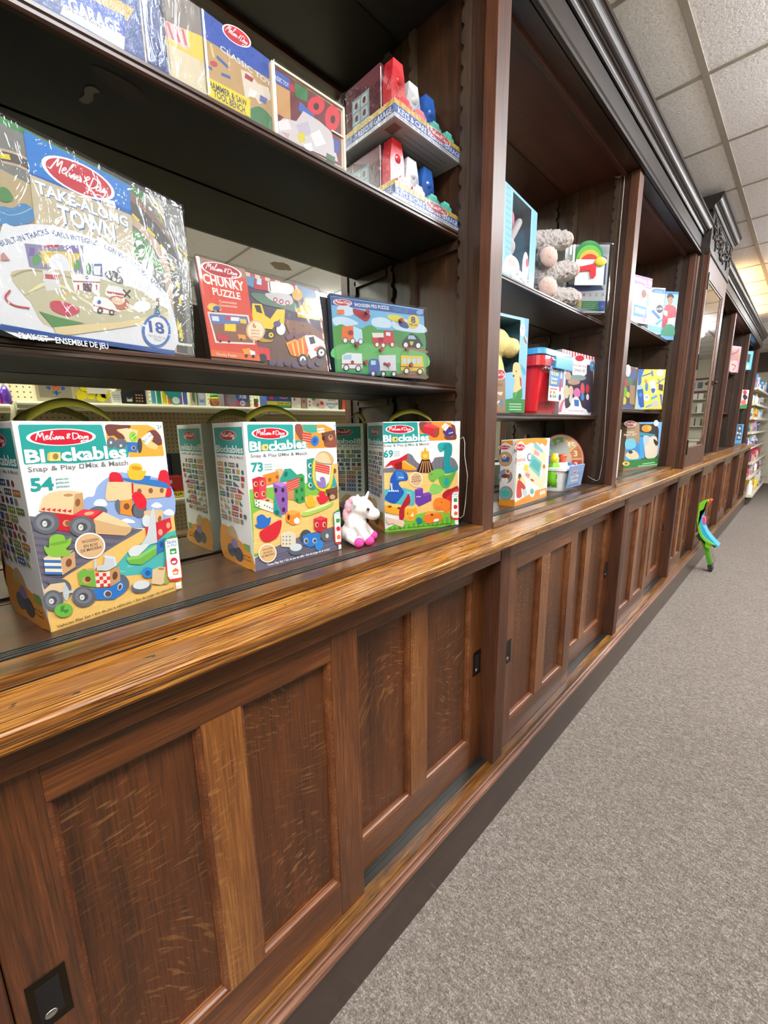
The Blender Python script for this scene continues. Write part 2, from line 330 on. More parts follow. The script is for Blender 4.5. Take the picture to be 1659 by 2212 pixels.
def art(bm, shapes, O, e, u, n, dz=.00002):
    """add the shapes to bm on the plane (O; e, u), each a hair above the last; S = 0.1 mm units"""
    cl = bm.loops.layers.float_color.get('Col') or bm.loops.layers.float_color.new('Col'); S = 1e-4
    lay = [1]
    def P3(p): return O+e*(p[0]*S)+u*(p[1]*S)+n*(lay[0]*dz)
    def add(poly, col):
        try:
            f = bm.faces.new([bm.verts.new(P3(p)) for p in poly])
            for l in f.loops: l[cl] = col
        except ValueError: pass
    def poly(pts, col):
        if len(pts) < 3: return
        ts = tessellate_polygon([[Vector((p[0], p[1], 0)) for p in pts]])
        vs_ = [bm.verts.new(P3(p)) for p in pts]
        for t in ts:
            try:
                f = bm.faces.new([vs_[i] for i in t])
                for l in f.loops: l[cl] = col
            except ValueError: pass
    def ell(q, col, k=1.0, m=22): poly([(q[0]+(q[2]*math.cos(t)+q[4]*math.sin(t))*k, q[1]+(q[3]*math.cos(t)+q[5]*math.sin(t))*k) for t in [2*math.pi*i/m for i in range(m)]], col)
    def txt(col, s, x, y, w_, h_, ang, bold, shear):
        T, x0, x1 = text_tris(s, bold); kx = w_/max(.01, x1-x0); ky = h_/.72; ca, sa = math.cos(R(ang)), math.sin(R(ang))
        for t in T:
            pp = []
            for a, b_ in t:
                X = (a-x0)*kx+shear*b_*ky; Y = b_*ky; pp.append((x+X*ca-Y*sa, y+X*sa+Y*ca))
            add(pp, col)
    for s in shapes:
        k = s[0]; lay[0] += 1
        if k in 'ps':
            pts = [(s[2][i], s[2][i+1]) for i in range(0, len(s[2]), 2)]
            poly(catmull(pts) if k == 's' else pts, lin(s[1]))
        elif k == 'e': ell(s[2], lin(s[1]))
        elif k in 'lk':
            pts = [(s[3][i], s[3][i+1]) for i in range(0, len(s[3]), 2)]
            if k == 'l' and len(pts) > 2: pts = catmull(pts, False, 6)
            for q in ribbon(pts, s[2]): add(q, lin(s[1]))
        elif k == 't':
            _, col, tx, x, y, w_, h_, ang, bold, shear, oc = s
            if oc:
                txt(lin(oc), tx, x+h_*.05, y-h_*.09, w_, h_*1.04, ang, 3, shear); lay[0] += 1
            txt(lin(col), tx, x, y, w_, h_, ang, bold, shear)
        elif k == 'logo':
            q = s[2]; ell(q, lin(s[3]), m=30); lay[0] += 1; ell(q, lin(s[4]), .9, 30); lay[0] += 1
            for st_ in SCRIPT:
                pts = [(q[0]+q[2]*(a-50)/64+q[4]*(b_-13)/23, q[1]+q[3]*(a-50)/64+q[5]*(b_-13)/23) for a, b_ in st_]
                for r_ in ribbon(catmull(pts, False, 5) if len(pts) > 2 else pts, math.hypot(q[2], q[3])*.032): add(r_, lin('#fbf3f0'))
def shaded(bm, faces, col):
    cl = bm.loops.layers.float_color.get('Col') or bm.loops.layers.float_color.new('Col')
    for f in faces:
        for l in f.loops: l[cl] = lin(col)
X_, Y_, Z_ = Vector((1, 0, 0)), Vector((0, 1, 0)), Vector((0, 0, 1))
def carton(key, label, front=None, left=None, col='#f2f0ed', name='toy_box', cat='toy box', group=None, mat='print', side=None, top=None, bev=.0015, body='carton'):
    """a printed carton in local coordinates: front at y=0, artwork part of its mesh"""
    x, y, z, yaw, lean, w_, h_, d_ = BOX[key]
    t = thing(name, label, cat, (x, y, z), yaw, lean, group)
    bm = bmesh.new(); box(bm, 0, w_, 0, d_, 0, h_, bev); shaded(bm, bm.faces, col)
    cl = bm.loops.layers.float_color['Col']
    for f in bm.faces:
        c = f.calc_center_median()
        if side and (c.x < .002 or c.x > w_-.002):
            for l in f.loops: l[cl] = lin(side)
        if top and c.z > h_-.002:
            for l in f.loops: l[cl] = lin(top)
    if front: art(bm, ART[front], Vector((0, 0, 0)), X_, Z_, -Y_)
    if left: art(bm, ART[left], Vector((0, d_, 0)), -Y_, Z_, -X_)
    ob = obj(body, bm, M[mat], t, local=True)
    return t, w_, h_, d_, ob

# placed boxes: x, y, z, yaw, lean, width, height, depth
BOX = {
'b54': (0.046, 0.7644, -0.292, 11.5744, 0.0, 0.2075, 0.3113, 0.156),
'b73': (0.3916, 0.7892, -0.292, -0.655, 0.0, 0.2296, 0.3111, 0.1541),
'b69': (0.8179, 0.8263, -0.292, -25.6574, 0.0, 0.2392, 0.3125, 0.155),
'desk': (1.4151, 0.7388, -0.292, 3.9087, 0.0, 0.3218, 0.2465, 0.0636),
'chunky': (0.34, 0.79, 0.129, 0.0, 10.0, 0.27, 0.186, 0.022),
'peg': (0.628, 0.79, 0.129, -12.0, 4.0, 0.268, 0.176, 0.018),
'town': (-0.1408, 0.6705, 0.129, 16.0, -2.0, 0.472, 0.245, 0.05),
'garlow': (0.8, 0.762, 0.54, 0.0, 0.0, 0.27, 0.165, 0.21),
'garup': (0.806, 0.762, 0.706, 0.0, 0.0, 0.262, 0.175, 0.215),
'hammer': (0.3651, 0.768, 0.54, 4.1652, 0.0, 0.1284, 0.122, 0.1),
'classic': (0.4895, 0.77, 0.54, -0.6514, 0.0, 0.1682, 0.1156, 0.12),
'wood': (0.2776, 0.768, 0.54, 0.6745, 0.0, 0.088, 0.1229, 0.1),
'garleft': (0.03, 0.766, 0.54, 0.0, 0.0, 0.275, 0.26, 0.2),
'bunny': (1.3214, 0.775, 0.487, 4.6652, 0.0, 0.2747, 0.2765, 0.1),
'blister': (1.9362, 0.82, 0.487, -42.5528, 0.0, 0.1789, 0.2712, 0.03),
'dogbox': (1.2943, 0.772, 0.052, -8.6789, 0.0, 0.1756, 0.3215, 0.13),
'chalk': (1.8957, 0.8, 0.052, -2.5861, 0.0, 0.3526, 0.2793, 0.1),
'makeup': (2.7101, 0.775, 0.565, -16.9931, 0.0, 0.1621, 0.2411, 0.08),
'medkit': (3.1473, 0.8, 0.565, -33.5622, 0.0, 0.1021, 0.2722, 0.08),
'nurse': (3.4206, 0.785, 0.565, -33.8937, 0.0, 0.1028, 0.3022, 0.09),
'toybag': (2.6754, 0.775, 0.1, -4.5234, 0.0, 0.2072, 0.2323, 0.07),
'barber': (3.0453, 0.8, 0.1, -34.4813, 0.0, 0.198, 0.245, 0.07),
'vet': (3.02, 0.825, -0.2912, -12.0, 0.0, 0.455, 0.312, 0.1),
'pink': (6.7042, 0.78, 0.6204, -20.3775, 0.0, 0.1978, 0.3046, 0.08),
'bluefar': (8.094, 0.78, 0.7654, -32.7271, 0.0, 0.1366, 0.2547, 0.08),
'greenfar': (8.2537, 0.78, 0.2243, -20.4925, 0.0, 0.2023, 0.2722, 0.08),
'bluelow': (8.02, 0.745, -0.2905, -10.0, 0.0, 0.28, 0.285, 0.1),
}
# artwork per face in 0.1 mm: polygons, smooth shapes, ellipses, strokes, lettering
ART = {
'f54': [('p','#1f9a94',[60,3041,77,3063,1083,3063,1102,3044,1128,2753,1430,2721,1451,2638,1430,2535,1154,2508,662,2485,248,2516,62,2513,51,2534]),('p','#f4a338',[1150,3059,1809,3060,1920,3004,2014,2873,2037,2542,2020,2516,1441,2530,1447,2638,1429,2717,1165,2732,1135,2753]),('s','#6b3a35',[1153,3056,1377,3060,1531,3047,1474,2986,1320,2988,1324,2948,1422,2885,1405,2829,1310,2837,1251,2889,1168,2891]),('p','#dfc49a',[1320,2988,1467,3007,1632,2968,1597,2773,1438,2783,1402,2886]),('e','#8cc04a',[1547,2862,65,10,4,-90]),('e','#6ca432',[1560,2866,32,5,2,-45]),('l','#b4dc70',16,[1512,2822,1603,2902]),('e','#5f6570',[1199,2781,65,-2,-12,-89]),('e','#5f6570',[1337,2756,100,-4,-11,-81]),('e','#cfd2d6',[1194,2781,18,-1,-3,-24]),('e','#cfd2d6',[1337,2725,21,-1,-3,-22]),('p','#2f6cb4',[1428,2783,1616,2766,1575,2600,1436,2618]),('e','#3c4350',[1634,2713,41,-2,-16,-126]),('e','#a8a8a2',[1528,2680,36,-2,-5,-37]),('e','#3a302c',[1532,2680,20,-1,-3,-25]),('s','#6b3a35',[1794,2941,1916,2972,2003,2873,2019,2731,1927,2701,1850,2704,1825,2759,1876,2822,1815,2856]),('p','#d8c07c',[1697,2753,1829,2791,1949,2700,1907,2632,1792,2664]),('p','#ece9e4',[1670,2838,1827,2945,1884,2854,1745,2713]),('t','#4a4a4e','$31.99',1719,2762,184,46,37.8,0,0,None),('logo',1,[558,2881,433,-1,16,124],'#ffffff','#c8102e'),('t','#ffffff','Bl',72,2541,225,181,-1.0,3,0,None),('p','#f0b25a',[334,2649,375,2674,349,2545,321,2559]),('p','#f7cf7d',[371,2670,496,2664,481,2539,350,2545]),('e','#c07a34',[426,2605,37,-2,-7,-47]),('e','#7e7a52',[434,2609,23,-1,-5,-36]),('t','#ffffff','ckables',493,2534,912,195,0.1,3,0,None),('t','#77777d','Snap & Play',77,2409,587,70,-0.1,1,0,None),('p','#77777d',[708,2478,774,2476,764,2404,701,2405]),('e','#ffffff',[736,2439,18,-1,-3,-23]),('t','#77777d','Mix & Match',788,2409,620,81,-0.2,1,0,None),('t','#1f9a94','54',70,2139,275,184,-2.1,3,0,None),('t','#1f9a94','pieces',383,2262,158,36,-0.8,1,0,None),('t','#1f9a94','pièces',378,2207,163,37,-1.3,1,0,None),('t','#1f9a94','piezas',376,2151,165,37,-1.8,1,0,None),('t','#3a8f8b','2+',1968,2990,83,65,5.6,1,0,None),('s','#8fa9d8',[643,1868,741,1956,837,1962,899,2095,1021,2201,1178,2266,1353,2281,2059,2020,2070,1377,1600,1296,1053,1462,620,1698]),('s','#e6ebf4',[821,1844,882,1900,978,1881,1006,1815,983,1778,842,1805]),('s','#e6ebf4',[1171,1481,1255,1523,1368,1465,1373,1420]),('s','#e6ebf4',[1689,1663,1794,1714,1886,1636,1804,1610]),('s','#e6ebf4',[1894,1515,1992,1556,2075,1506,2067,1432,1934,1461]),('p','#6d6a78',[0,1793,267,1705,775,1569,1411,1313,1512,1280,1126,1135,270,786,13,682,2,813]),('p','#5c5868',[1,1710,595,1514,1427,1276,1300,1248,556,1478,0,1670]),('p','#5c5868',[2,1603,554,1406,1244,1201,1122,1179,516,1371,0,1563]),('p','#5c5868',[4,1495,514,1299,1067,1130,950,1113,476,1264,1,1455]),('p','#5c5868',[5,1386,475,1193,897,1061,785,1049,437,1158,2,1346]),('p','#5c5868',[7,1277,435,1086,732,994,625,988,397,1052,4,1236]),('p','#5c5868',[9,1167,395,980,574,930,471,928,358,947,6,1125]),('p','#5c5868',[10,1055,356,875,421,867,323,871,319,842,7,1014]),('p','#5c5868',[12,943,317,770,273,807,179,815,279,737,9,902]),('p','#5c5868',[14,831,277,665,130,749,40,761,241,633,11,789]),('p','#e9bc6a',[2075,1430,1522,1278,1126,1135,270,786,13,682,1,4,2075,0,2075,239,2074,835]),('k','#f1cb7e',10,[186,18,689,675]),('k','#f1cb7e',10,[405,19,864,750]),('k','#f1cb7e',10,[637,19,1047,828]),('k','#f1cb7e',11,[882,20,1236,909]),('k','#f1cb7e',11,[1142,21,1433,994]),('k','#f1cb7e',11,[1419,22,1639,1082]),('k','#f1cb7e',10,[116,537,1139,624]),('k','#f1cb7e',11,[195,427,1290,523]),('k','#f1cb7e',11,[277,314,1447,419]),('k','#f1cb7e',12,[362,198,1611,310]),('k','#f1cb7e',12,[448,78,1781,196]),('p','#4cb2ae',[1200,941,1530,1084,2075,1147,2029,454,1672,439,1051,561,989,757]),('p','#7ccac4',[1046,674,1158,618,1051,637]),('p','#7ccac4',[1172,726,1287,670,1177,689]),('p','#7ccac4',[1301,779,1420,723,1307,741]),('p','#7ccac4',[1434,834,1557,778,1440,796]),('s','#cf1f35',[1085,2194,1101,2274,1146,2310,1238,2291,1286,2214,1279,2131,1107,2151]),('s','#cf1f35',[1866,2065,1891,2197,1941,2270,2051,2238,2071,2019,2073,1799,1952,1805]),('p','#d8b483',[1407,2085,1630,2048,2003,1936,1950,1787,1413,1812]),('e','#8a5a34',[1525,1948,37,-5,-6,-47]),('e','#8a5a34',[1714,1932,39,-5,-6,-48]),('e','#8a5a34',[1906,1911,36,-5,-5,-45]),('s','#2f74b8',[1294,2203,1419,2175,1663,2143,1939,2068,2075,1937,1817,1992,1510,2095,1309,2166]),('s','#f0b733',[1375,2331,1400,2308,1417,2390,1491,2426,1591,2408,1628,2341,1618,2288,1680,2282,1645,2203,1578,2137,1417,2163,1382,2225]),('e','#c98c1f',[1526,2343,79,-19,-9,-33]),('p','#2f74b8',[1631,2196,1744,2193,1724,2121,1630,2140]),('s','#e2c496',[1048,2127,1107,2155,1352,2119,1430,2072,1396,1840,1151,1843,1000,1878]),('p','#cf1f35',[1414,2106,1445,2091,1428,1933,1396,1916]),('p','#e88b32',[1213,1836,1394,1819,1354,1540,1170,1620]),('s','#5f6570',[1141,1840,1189,1839,1172,1609,1129,1680,1116,1767]),('e','#3b3e45',[1463,1645,92,-53,-59,-117]),('e','#5f6570',[1493,1629,101,-45,-50,-132]),('e','#7c4a2a',[1289,1722,47,-8,-7,-55]),('s','#dd1f30',[1392,1884,1450,1945,1550,1916,1618,1786,1599,1667,1514,1636,1440,1704,1411,1795]),('s','#5f6570',[752,1765,859,1798,962,1760,989,1684,893,1649,796,1727]),('p','#c62334',[248,1788,555,1710,673,1778,902,1719,949,1660,768,1519,455,1464,273,1532]),('p','#de3a48',[368,1763,664,1774,901,1713,784,1638,490,1718]),('e','#d2a87a',[732,1702,69,-1,0,-28]),('e','#c89a68',[419,1607,47,-9,-7,-49]),('e','#8a5b3a',[432,1604,32,-6,-5,-38]),('p','#e2c79c',[127,1880,193,2035,276,2088,385,2105,542,2091,692,2038,675,1788,507,1719,115,1849]),('p','#c79b6a',[582,2027,686,2033,675,1788,515,1717]),('e','#b98a5c',[500,2023,61,-5,-2,-23]),('e','#8a5b3a',[604,1894,31,-12,-17,-59]),('p','#cf3040',[140,1870,196,1887,182,1833]),('p','#cf3040',[200,1854,257,1871,243,1817]),('p','#cf3040',[261,1838,319,1855,305,1801]),('p','#cf3040',[324,1822,382,1839,368,1784]),('p','#cf3040',[387,1806,447,1822,432,1767]),('p','#cf3040',[451,1789,512,1805,498,1750]),('p','#cfa878',[779,1599,935,1693,1246,1456,1324,1353,1294,1282,1208,1236,782,1362]),('p','#e4c89c',[779,1599,935,1693,1246,1456,1324,1353,1161,1408]),('e','#5f646c',[176,1657,155,-31,-23,-161]),('e','#7a7f87',[168,1666,111,-22,-17,-116]),('e','#4a4e56',[170,1654,64,-13,-10,-68]),('e','#d8d8d4',[154,1650,29,-6,-6,-44]),('l','#85857f',12,[141,1641,174,1661]),('e','#5f646c',[615,1514,172,-35,-23,-164]),('e','#7a7f87',[606,1524,123,-25,-16,-118]),('e','#4a4e56',[608,1511,71,-15,-9,-69]),('e','#d8d8d4',[590,1507,33,-7,-6,-47]),('l','#85857f',13,[575,1498,612,1518]),('e','#ffffff',[679,1190,206,-51,-28,-208]),('e','#d9b184',[679,1190,188,-46,-26,-188]),('t','#3c3028','WOODEN',571,1251,230,47,-0.4,1,0,None),('t','#3c3028','EN BOIS',589,1177,194,47,-0.8,1,0,None),('t','#3c3028','DE MADERA',539,1113,292,47,-0.1,1,0,None),('p','#d9b78a',[1552,1597,1747,1597,1887,1551,1832,1283,1729,1269,1519,1335]),('e','#8a5b3a',[1802,1411,30,-12,-19,-55]),('p','#cd2a3a',[1540,1331,1997,1403,2001,1201,1710,1030,1536,1128]),('e','#e0a080',[1788,1169,40,-9,-7,-59]),('e','#e0a080',[1943,1265,37,-7,-7,-55]),('p','#2f6cb4',[1695,999,1866,1053,1811,829,1669,783]),('e','#22508a',[1779,941,31,-8,-7,-55]),('e','#cfd6d8',[1572,1421,72,-14,-13,-105]),('s','#c3ccd0',[1693,1606,1728,1589,1725,1385,1710,1065,1700,998,1561,985,1396,867,1331,850,1341,927,1538,1150,1614,1406]),('s','#d4dbdc',[1212,960,1270,1012,1313,1034,1405,1023,1562,996,1351,845,1241,868]),('p','#6fb04a',[1165,828,1211,871,1351,843,1695,964,1669,783,1403,671,1214,736]),('p','#8cc866',[1173,859,1351,843,1695,964,1684,908,1386,790,1183,812]),('p','#e4cda6',[70,1159,235,1212,456,1175,271,1128,271,1095]),('p','#efe0c4',[69,1156,268,1096,262,839,57,922]),('p','#cba276',[268,1096,458,1159,441,916,261,835]),('e','#7c4e30',[360,1000,35,-22,-22,-60]),('p','#3a72b8',[66,1130,267,1070,264,1024,65,1084]),('p','#3a72b8',[60,1039,262,977,259,934,60,997]),('p','#3a72b8',[55,948,257,883,254,843,55,909]),('s','#86bc44',[163,1346,183,1437,264,1469,353,1433,374,1354,443,1378,421,1284,356,1221,405,1168,381,1115,216,1129,128,1182,98,1267,101,1331,147,1293]),('s','#6fa636',[177,1347,374,1354,375,1311,195,1310]),('s','#5f6570',[72,771,154,803,275,761,337,643,314,507,255,507]),('p','#e0c49a',[0,677,91,745,268,716,280,682,233,577,16,593]),('s','#bcc6ca',[236,656,278,672,302,552,260,424,222,499]),('l','#c5ced1',41,[247,561,424,527]),('p','#6fae46',[450,812,538,857,672,786,669,500,453,614]),('e','#cf9a62',[552,659,61,-19,-8,-56]),('e','#6c4426',[571,670,40,-13,-6,-44]),('e','#c89f70',[620,818,55,-9,-1,-18]),('p','#f1ded0',[676,738,892,703,866,453,669,502]),('p','#d83a34',[683,736,732,728,728,671,679,680]),('p','#d83a34',[678,619,727,609,723,553,674,563]),('p','#d83a34',[731,662,781,653,777,596,727,605]),('p','#d83a34',[726,543,776,533,772,476,722,487]),('p','#d83a34',[784,705,835,696,831,639,780,649]),('p','#d83a34',[779,586,830,577,826,519,775,529]),('p','#d83a34',[833,630,885,620,881,562,830,572]),('p','#d83a34',[829,510,880,499,876,441,825,452]),('p','#bf946a',[892,703,1046,751,1025,481,868,453]),('e','#6c4426',[956,609,36,-19,-20,-67]),('s','#5f6570',[1036,599,1110,554,1155,438,1131,333,1055,291,1044,430]),('p','#2c74c0',[594,504,841,435,1074,510,1078,283,898,216,639,302]),('e','#b4d0ea',[810,341,58,-20,-8,-59]),('e','#6c4426',[815,335,43,-15,-6,-46]),('e','#b4d0ea',[1006,398,34,-25,-25,-55]),('e','#6c4426',[1005,393,22,-16,-19,-40]),('p','#c3ccd0',[697,968,731,959,712,774,861,725,990,767,992,930,861,1004,820,838,715,837,677,780]),('k','#d7dddf',24,[838,972,989,905,992,767]),('e','#5f646c',[90,490,121,-44,-22,-157]),('e','#787d85',[85,500,86,-32,-16,-113]),('e','#494d55',[81,490,50,-18,-9,-66]),('e','#d8d8d4',[65,487,30,-11,-6,-42]),('l','#85857f',12,[52,480,79,498]),('e','#5f646c',[480,411,155,-56,-23,-165]),('e','#787d85',[475,421,111,-40,-16,-119]),('e','#494d55',[470,410,64,-23,-10,-69]),('e','#d8d8d4',[452,408,33,-12,-6,-44]),('l','#85857f',13,[437,401,467,419]),('e','#6cb445',[193,295,114,-29,-6,-112]),('s','#3f8a3c',[162,358,218,357,194,305,256,281,217,234,175,282,154,269]),('e','#5f646c',[1339,281,168,-30,0,-107]),('e','#d4d9da',[1344,321,139,-24,0,-79]),('e','#2f86c8',[1475,504,98,-30,-12,-99]),('e','#1f5a9a',[1474,495,46,-14,-6,-50]),('p','#dcc096',[1560,532,1697,551,1800,508,1823,246,1678,208,1518,285]),('s','#8ab052',[1800,508,1840,387,1822,222,1737,213,1762,387]),('e','#a87e50',[1714,503,58,-17,-3,-23]),('t','#3a3026','Vehicles Play Set • Kit de jeu a véhicules • Set de juego de vehiculos',74,49,1821,46,0.3,1,0,None),('s','#4d9a50',[1826,991,1883,1037,2075,1027,2046,597,1834,631]),('s','#d8402f',[1819,660,2049,621,2075,211,1834,238,1800,351]),('p','#ffffff',[1843,975,1885,1017,2075,1008,2072,229,1849,262,1817,334]),('t','#2f62a8','Skills',1865,929,184,65,-4.8,1,0,None),('t','#2f62a8','at Play!',1867,867,190,46,-2.5,1,0,None),('p','#3f9a4a',[1909,828,2028,817,2030,710,1906,723]),('s','#ffffff',[1927,775,2007,764,1984,736,1947,741]),('e','#d8303c',[1961,577,68,-19,-8,-71]),('s','#ffffff',[1918,584,1999,576,1975,538,1933,546]),('p','#ea7a33',[1908,416,1974,445,2032,394,2007,307,1921,323]),('s','#ffffff',[1927,376,2003,362,1980,335,1942,341]),('p','#f6f2ea',[1945,162,2043,150,2033,27,1941,38]),('t','#8a8478','FSC',1952,59,73,29,-7.5,0,0,None)],
'l54': [('p','#1f9a94',[93,2458,1481,2458,1481,3019,93,3019]),('logo',1,[779,2847,421,0,0,108],'#c9a0a0','#b01e2c'),('t','#f4f4f2','Blockables',109,2490,1341,155,0,2,0,None),('t','#77777d','Snap & Play  Mix & Match',124,2371,1310,56,0,1,0,None),('p','#9a8a6a',[109,2178,421,2178,421,2278,109,2278]),('e','#e8d8c4',[171,2228,24,0,0,21]),('e','#e8d8c4',[265,2228,24,0,0,21]),('e','#e8d8c4',[358,2228,24,0,0,21]),('p','#3a5a9a',[491,2178,803,2178,803,2278,491,2278]),('e','#e8d8c4',[553,2228,24,0,0,21]),('e','#e8d8c4',[647,2228,24,0,0,21]),('e','#e8d8c4',[740,2228,24,0,0,21]),('p','#5a5a5e',[873,2178,998,2178,998,2278,873,2278]),('e','#a8343c',[1130,2228,62,0,0,52]),('p','#8a9a44',[109,2044,233,2044,233,2144,109,2144]),('p','#5a5a5e',[304,2044,616,2044,304,2153]),('p','#5a5a5e',[686,2044,998,2044,998,2144,686,2144]),('e','#e8d8c4',[748,2094,24,0,0,21]),('e','#e8d8c4',[842,2094,24,0,0,21]),('e','#e8d8c4',[935,2094,24,0,0,21]),('p','#b87a34',[1068,2044,1380,2044,1380,2144,1068,2144]),('e','#e8d8c4',[1130,2094,24,0,0,21]),('e','#e8d8c4',[1224,2094,24,0,0,21]),('e','#e8d8c4',[1318,2094,24,0,0,21]),('p','#5a5a5e',[109,1911,421,1911,109,2020]),('p','#6a4030',[491,1911,616,1911,616,2010,491,2010]),('e','#6a4030',[748,1960,62,0,0,52]),('p','#3a5a9a',[881,1911,1006,1911,1006,2010,881,2010]),('p','#9a8a6a',[1076,1911,1201,1911,1201,2010,1076,2010]),('p','#3a5a9a',[109,1777,265,1777,265,1876,109,1876]),('p','#5a5a5e',[335,1777,647,1777,647,1876,335,1876]),('e','#e8d8c4',[397,1827,24,0,0,21]),('e','#e8d8c4',[491,1827,24,0,0,21]),('e','#e8d8c4',[584,1827,24,0,0,21]),('p','#8a9a44',[717,1777,1029,1777,1029,1876,717,1876]),('e','#e8d8c4',[779,1827,24,0,0,21]),('e','#e8d8c4',[873,1827,24,0,0,21]),('e','#e8d8c4',[967,1827,24,0,0,21]),('p','#6f7f3c',[1099,1777,1411,1777,1411,1876,1099,1876]),('e','#e8d8c4',[1162,1827,24,0,0,21]),('e','#e8d8c4',[1255,1827,24,0,0,21]),('e','#e8d8c4',[1349,1827,24,0,0,21]),('p','#3a5a9a',[109,1643,233,1643,233,1743,109,1743]),('p','#3a5a9a',[304,1643,460,1643,460,1743,304,1743]),('p','#b87a34',[530,1643,686,1643,686,1743,530,1743]),('p','#8a9a44',[756,1643,1068,1643,1068,1743,756,1743]),('e','#e8d8c4',[818,1693,24,0,0,21]),('e','#e8d8c4',[912,1693,24,0,0,21]),('e','#e8d8c4',[1006,1693,24,0,0,21]),('p','#5a5a5e',[109,1509,421,1509,421,1609,109,1609]),('e','#e8d8c4',[171,1559,24,0,0,21]),('e','#e8d8c4',[265,1559,24,0,0,21]),('e','#e8d8c4',[358,1559,24,0,0,21]),('p','#6a4030',[491,1509,803,1509,803,1609,491,1609]),('e','#e8d8c4',[553,1559,24,0,0,21]),('e','#e8d8c4',[647,1559,24,0,0,21]),('e','#e8d8c4',[740,1559,24,0,0,21]),('e','#a8343c',[935,1559,62,0,0,52]),('p','#9a8a6a',[1068,1509,1380,1509,1068,1618]),('p','#6f7f3c',[109,1375,265,1375,265,1475,109,1475]),('p','#9a8a6a',[335,1375,460,1375,460,1475,335,1475]),('p','#5a5a5e',[530,1375,686,1375,686,1475,530,1475]),('p','#a8343c',[756,1375,881,1375,881,1475,756,1475]),('e','#6f7f3c',[1013,1425,62,0,0,52]),('e','#a8343c',[1208,1425,62,0,0,52]),('p','#b87a34',[109,1241,421,1241,109,1350]),('p','#6a4030',[491,1241,616,1241,616,1341,491,1341]),('p','#8a9a44',[686,1241,998,1241,998,1341,686,1341]),('e','#e8d8c4',[748,1291,24,0,0,21]),('e','#e8d8c4',[842,1291,24,0,0,21]),('e','#e8d8c4',[935,1291,24,0,0,21]),('p','#b87a34',[1068,1241,1380,1241,1380,1341,1068,1341]),('e','#e8d8c4',[1130,1291,24,0,0,21]),('e','#e8d8c4',[1224,1291,24,0,0,21]),('e','#e8d8c4',[1318,1291,24,0,0,21]),('p','#5a5a5e',[109,1108,233,1108,233,1207,109,1207]),('p','#3a5a9a',[304,1108,428,1108,428,1207,304,1207]),('p','#5a5a5e',[499,1108,655,1108,655,1207,499,1207]),('p','#6f7f3c',[725,1108,1037,1108,1037,1207,725,1207]),('e','#e8d8c4',[787,1157,24,0,0,21]),('e','#e8d8c4',[881,1157,24,0,0,21]),('e','#e8d8c4',[974,1157,24,0,0,21]),('p','#8a9a44',[1107,1108,1263,1108,1263,1207,1107,1207]),('p','#a8343c',[109,974,265,974,265,1073,109,1073]),('p','#6f7f3c',[335,974,491,974,335,1083]),('e','#9a8a6a',[623,1024,62,0,0,52]),('p','#3a5a9a',[756,974,1068,974,1068,1073,756,1073]),('e','#e8d8c4',[818,1024,24,0,0,21]),('e','#e8d8c4',[912,1024,24,0,0,21]),('e','#e8d8c4',[1006,1024,24,0,0,21]),('p','#8a9a44',[1138,974,1294,974,1138,1083]),('s','#eb9d3a',[0,747,389,809,779,622,1247,498,1513,311,1528,37,31,31]),('e','#5f6470',[499,280,202,0,0,155]),('e','#4b4f5c',[857,249,233,0,0,171]),('e','#8d7cb4',[701,466,171,0,0,108]),('s','#cfae80',[311,653,623,871,857,622]),('p','#8aaa5a',[1169,404,1435,404,1435,560,1169,560]),('t','#4a3a28','easy for',1029,264,421,56,0,1,0,None),('t','#4a3a28','little hands',967,186,499,56,0,1,0,None)],
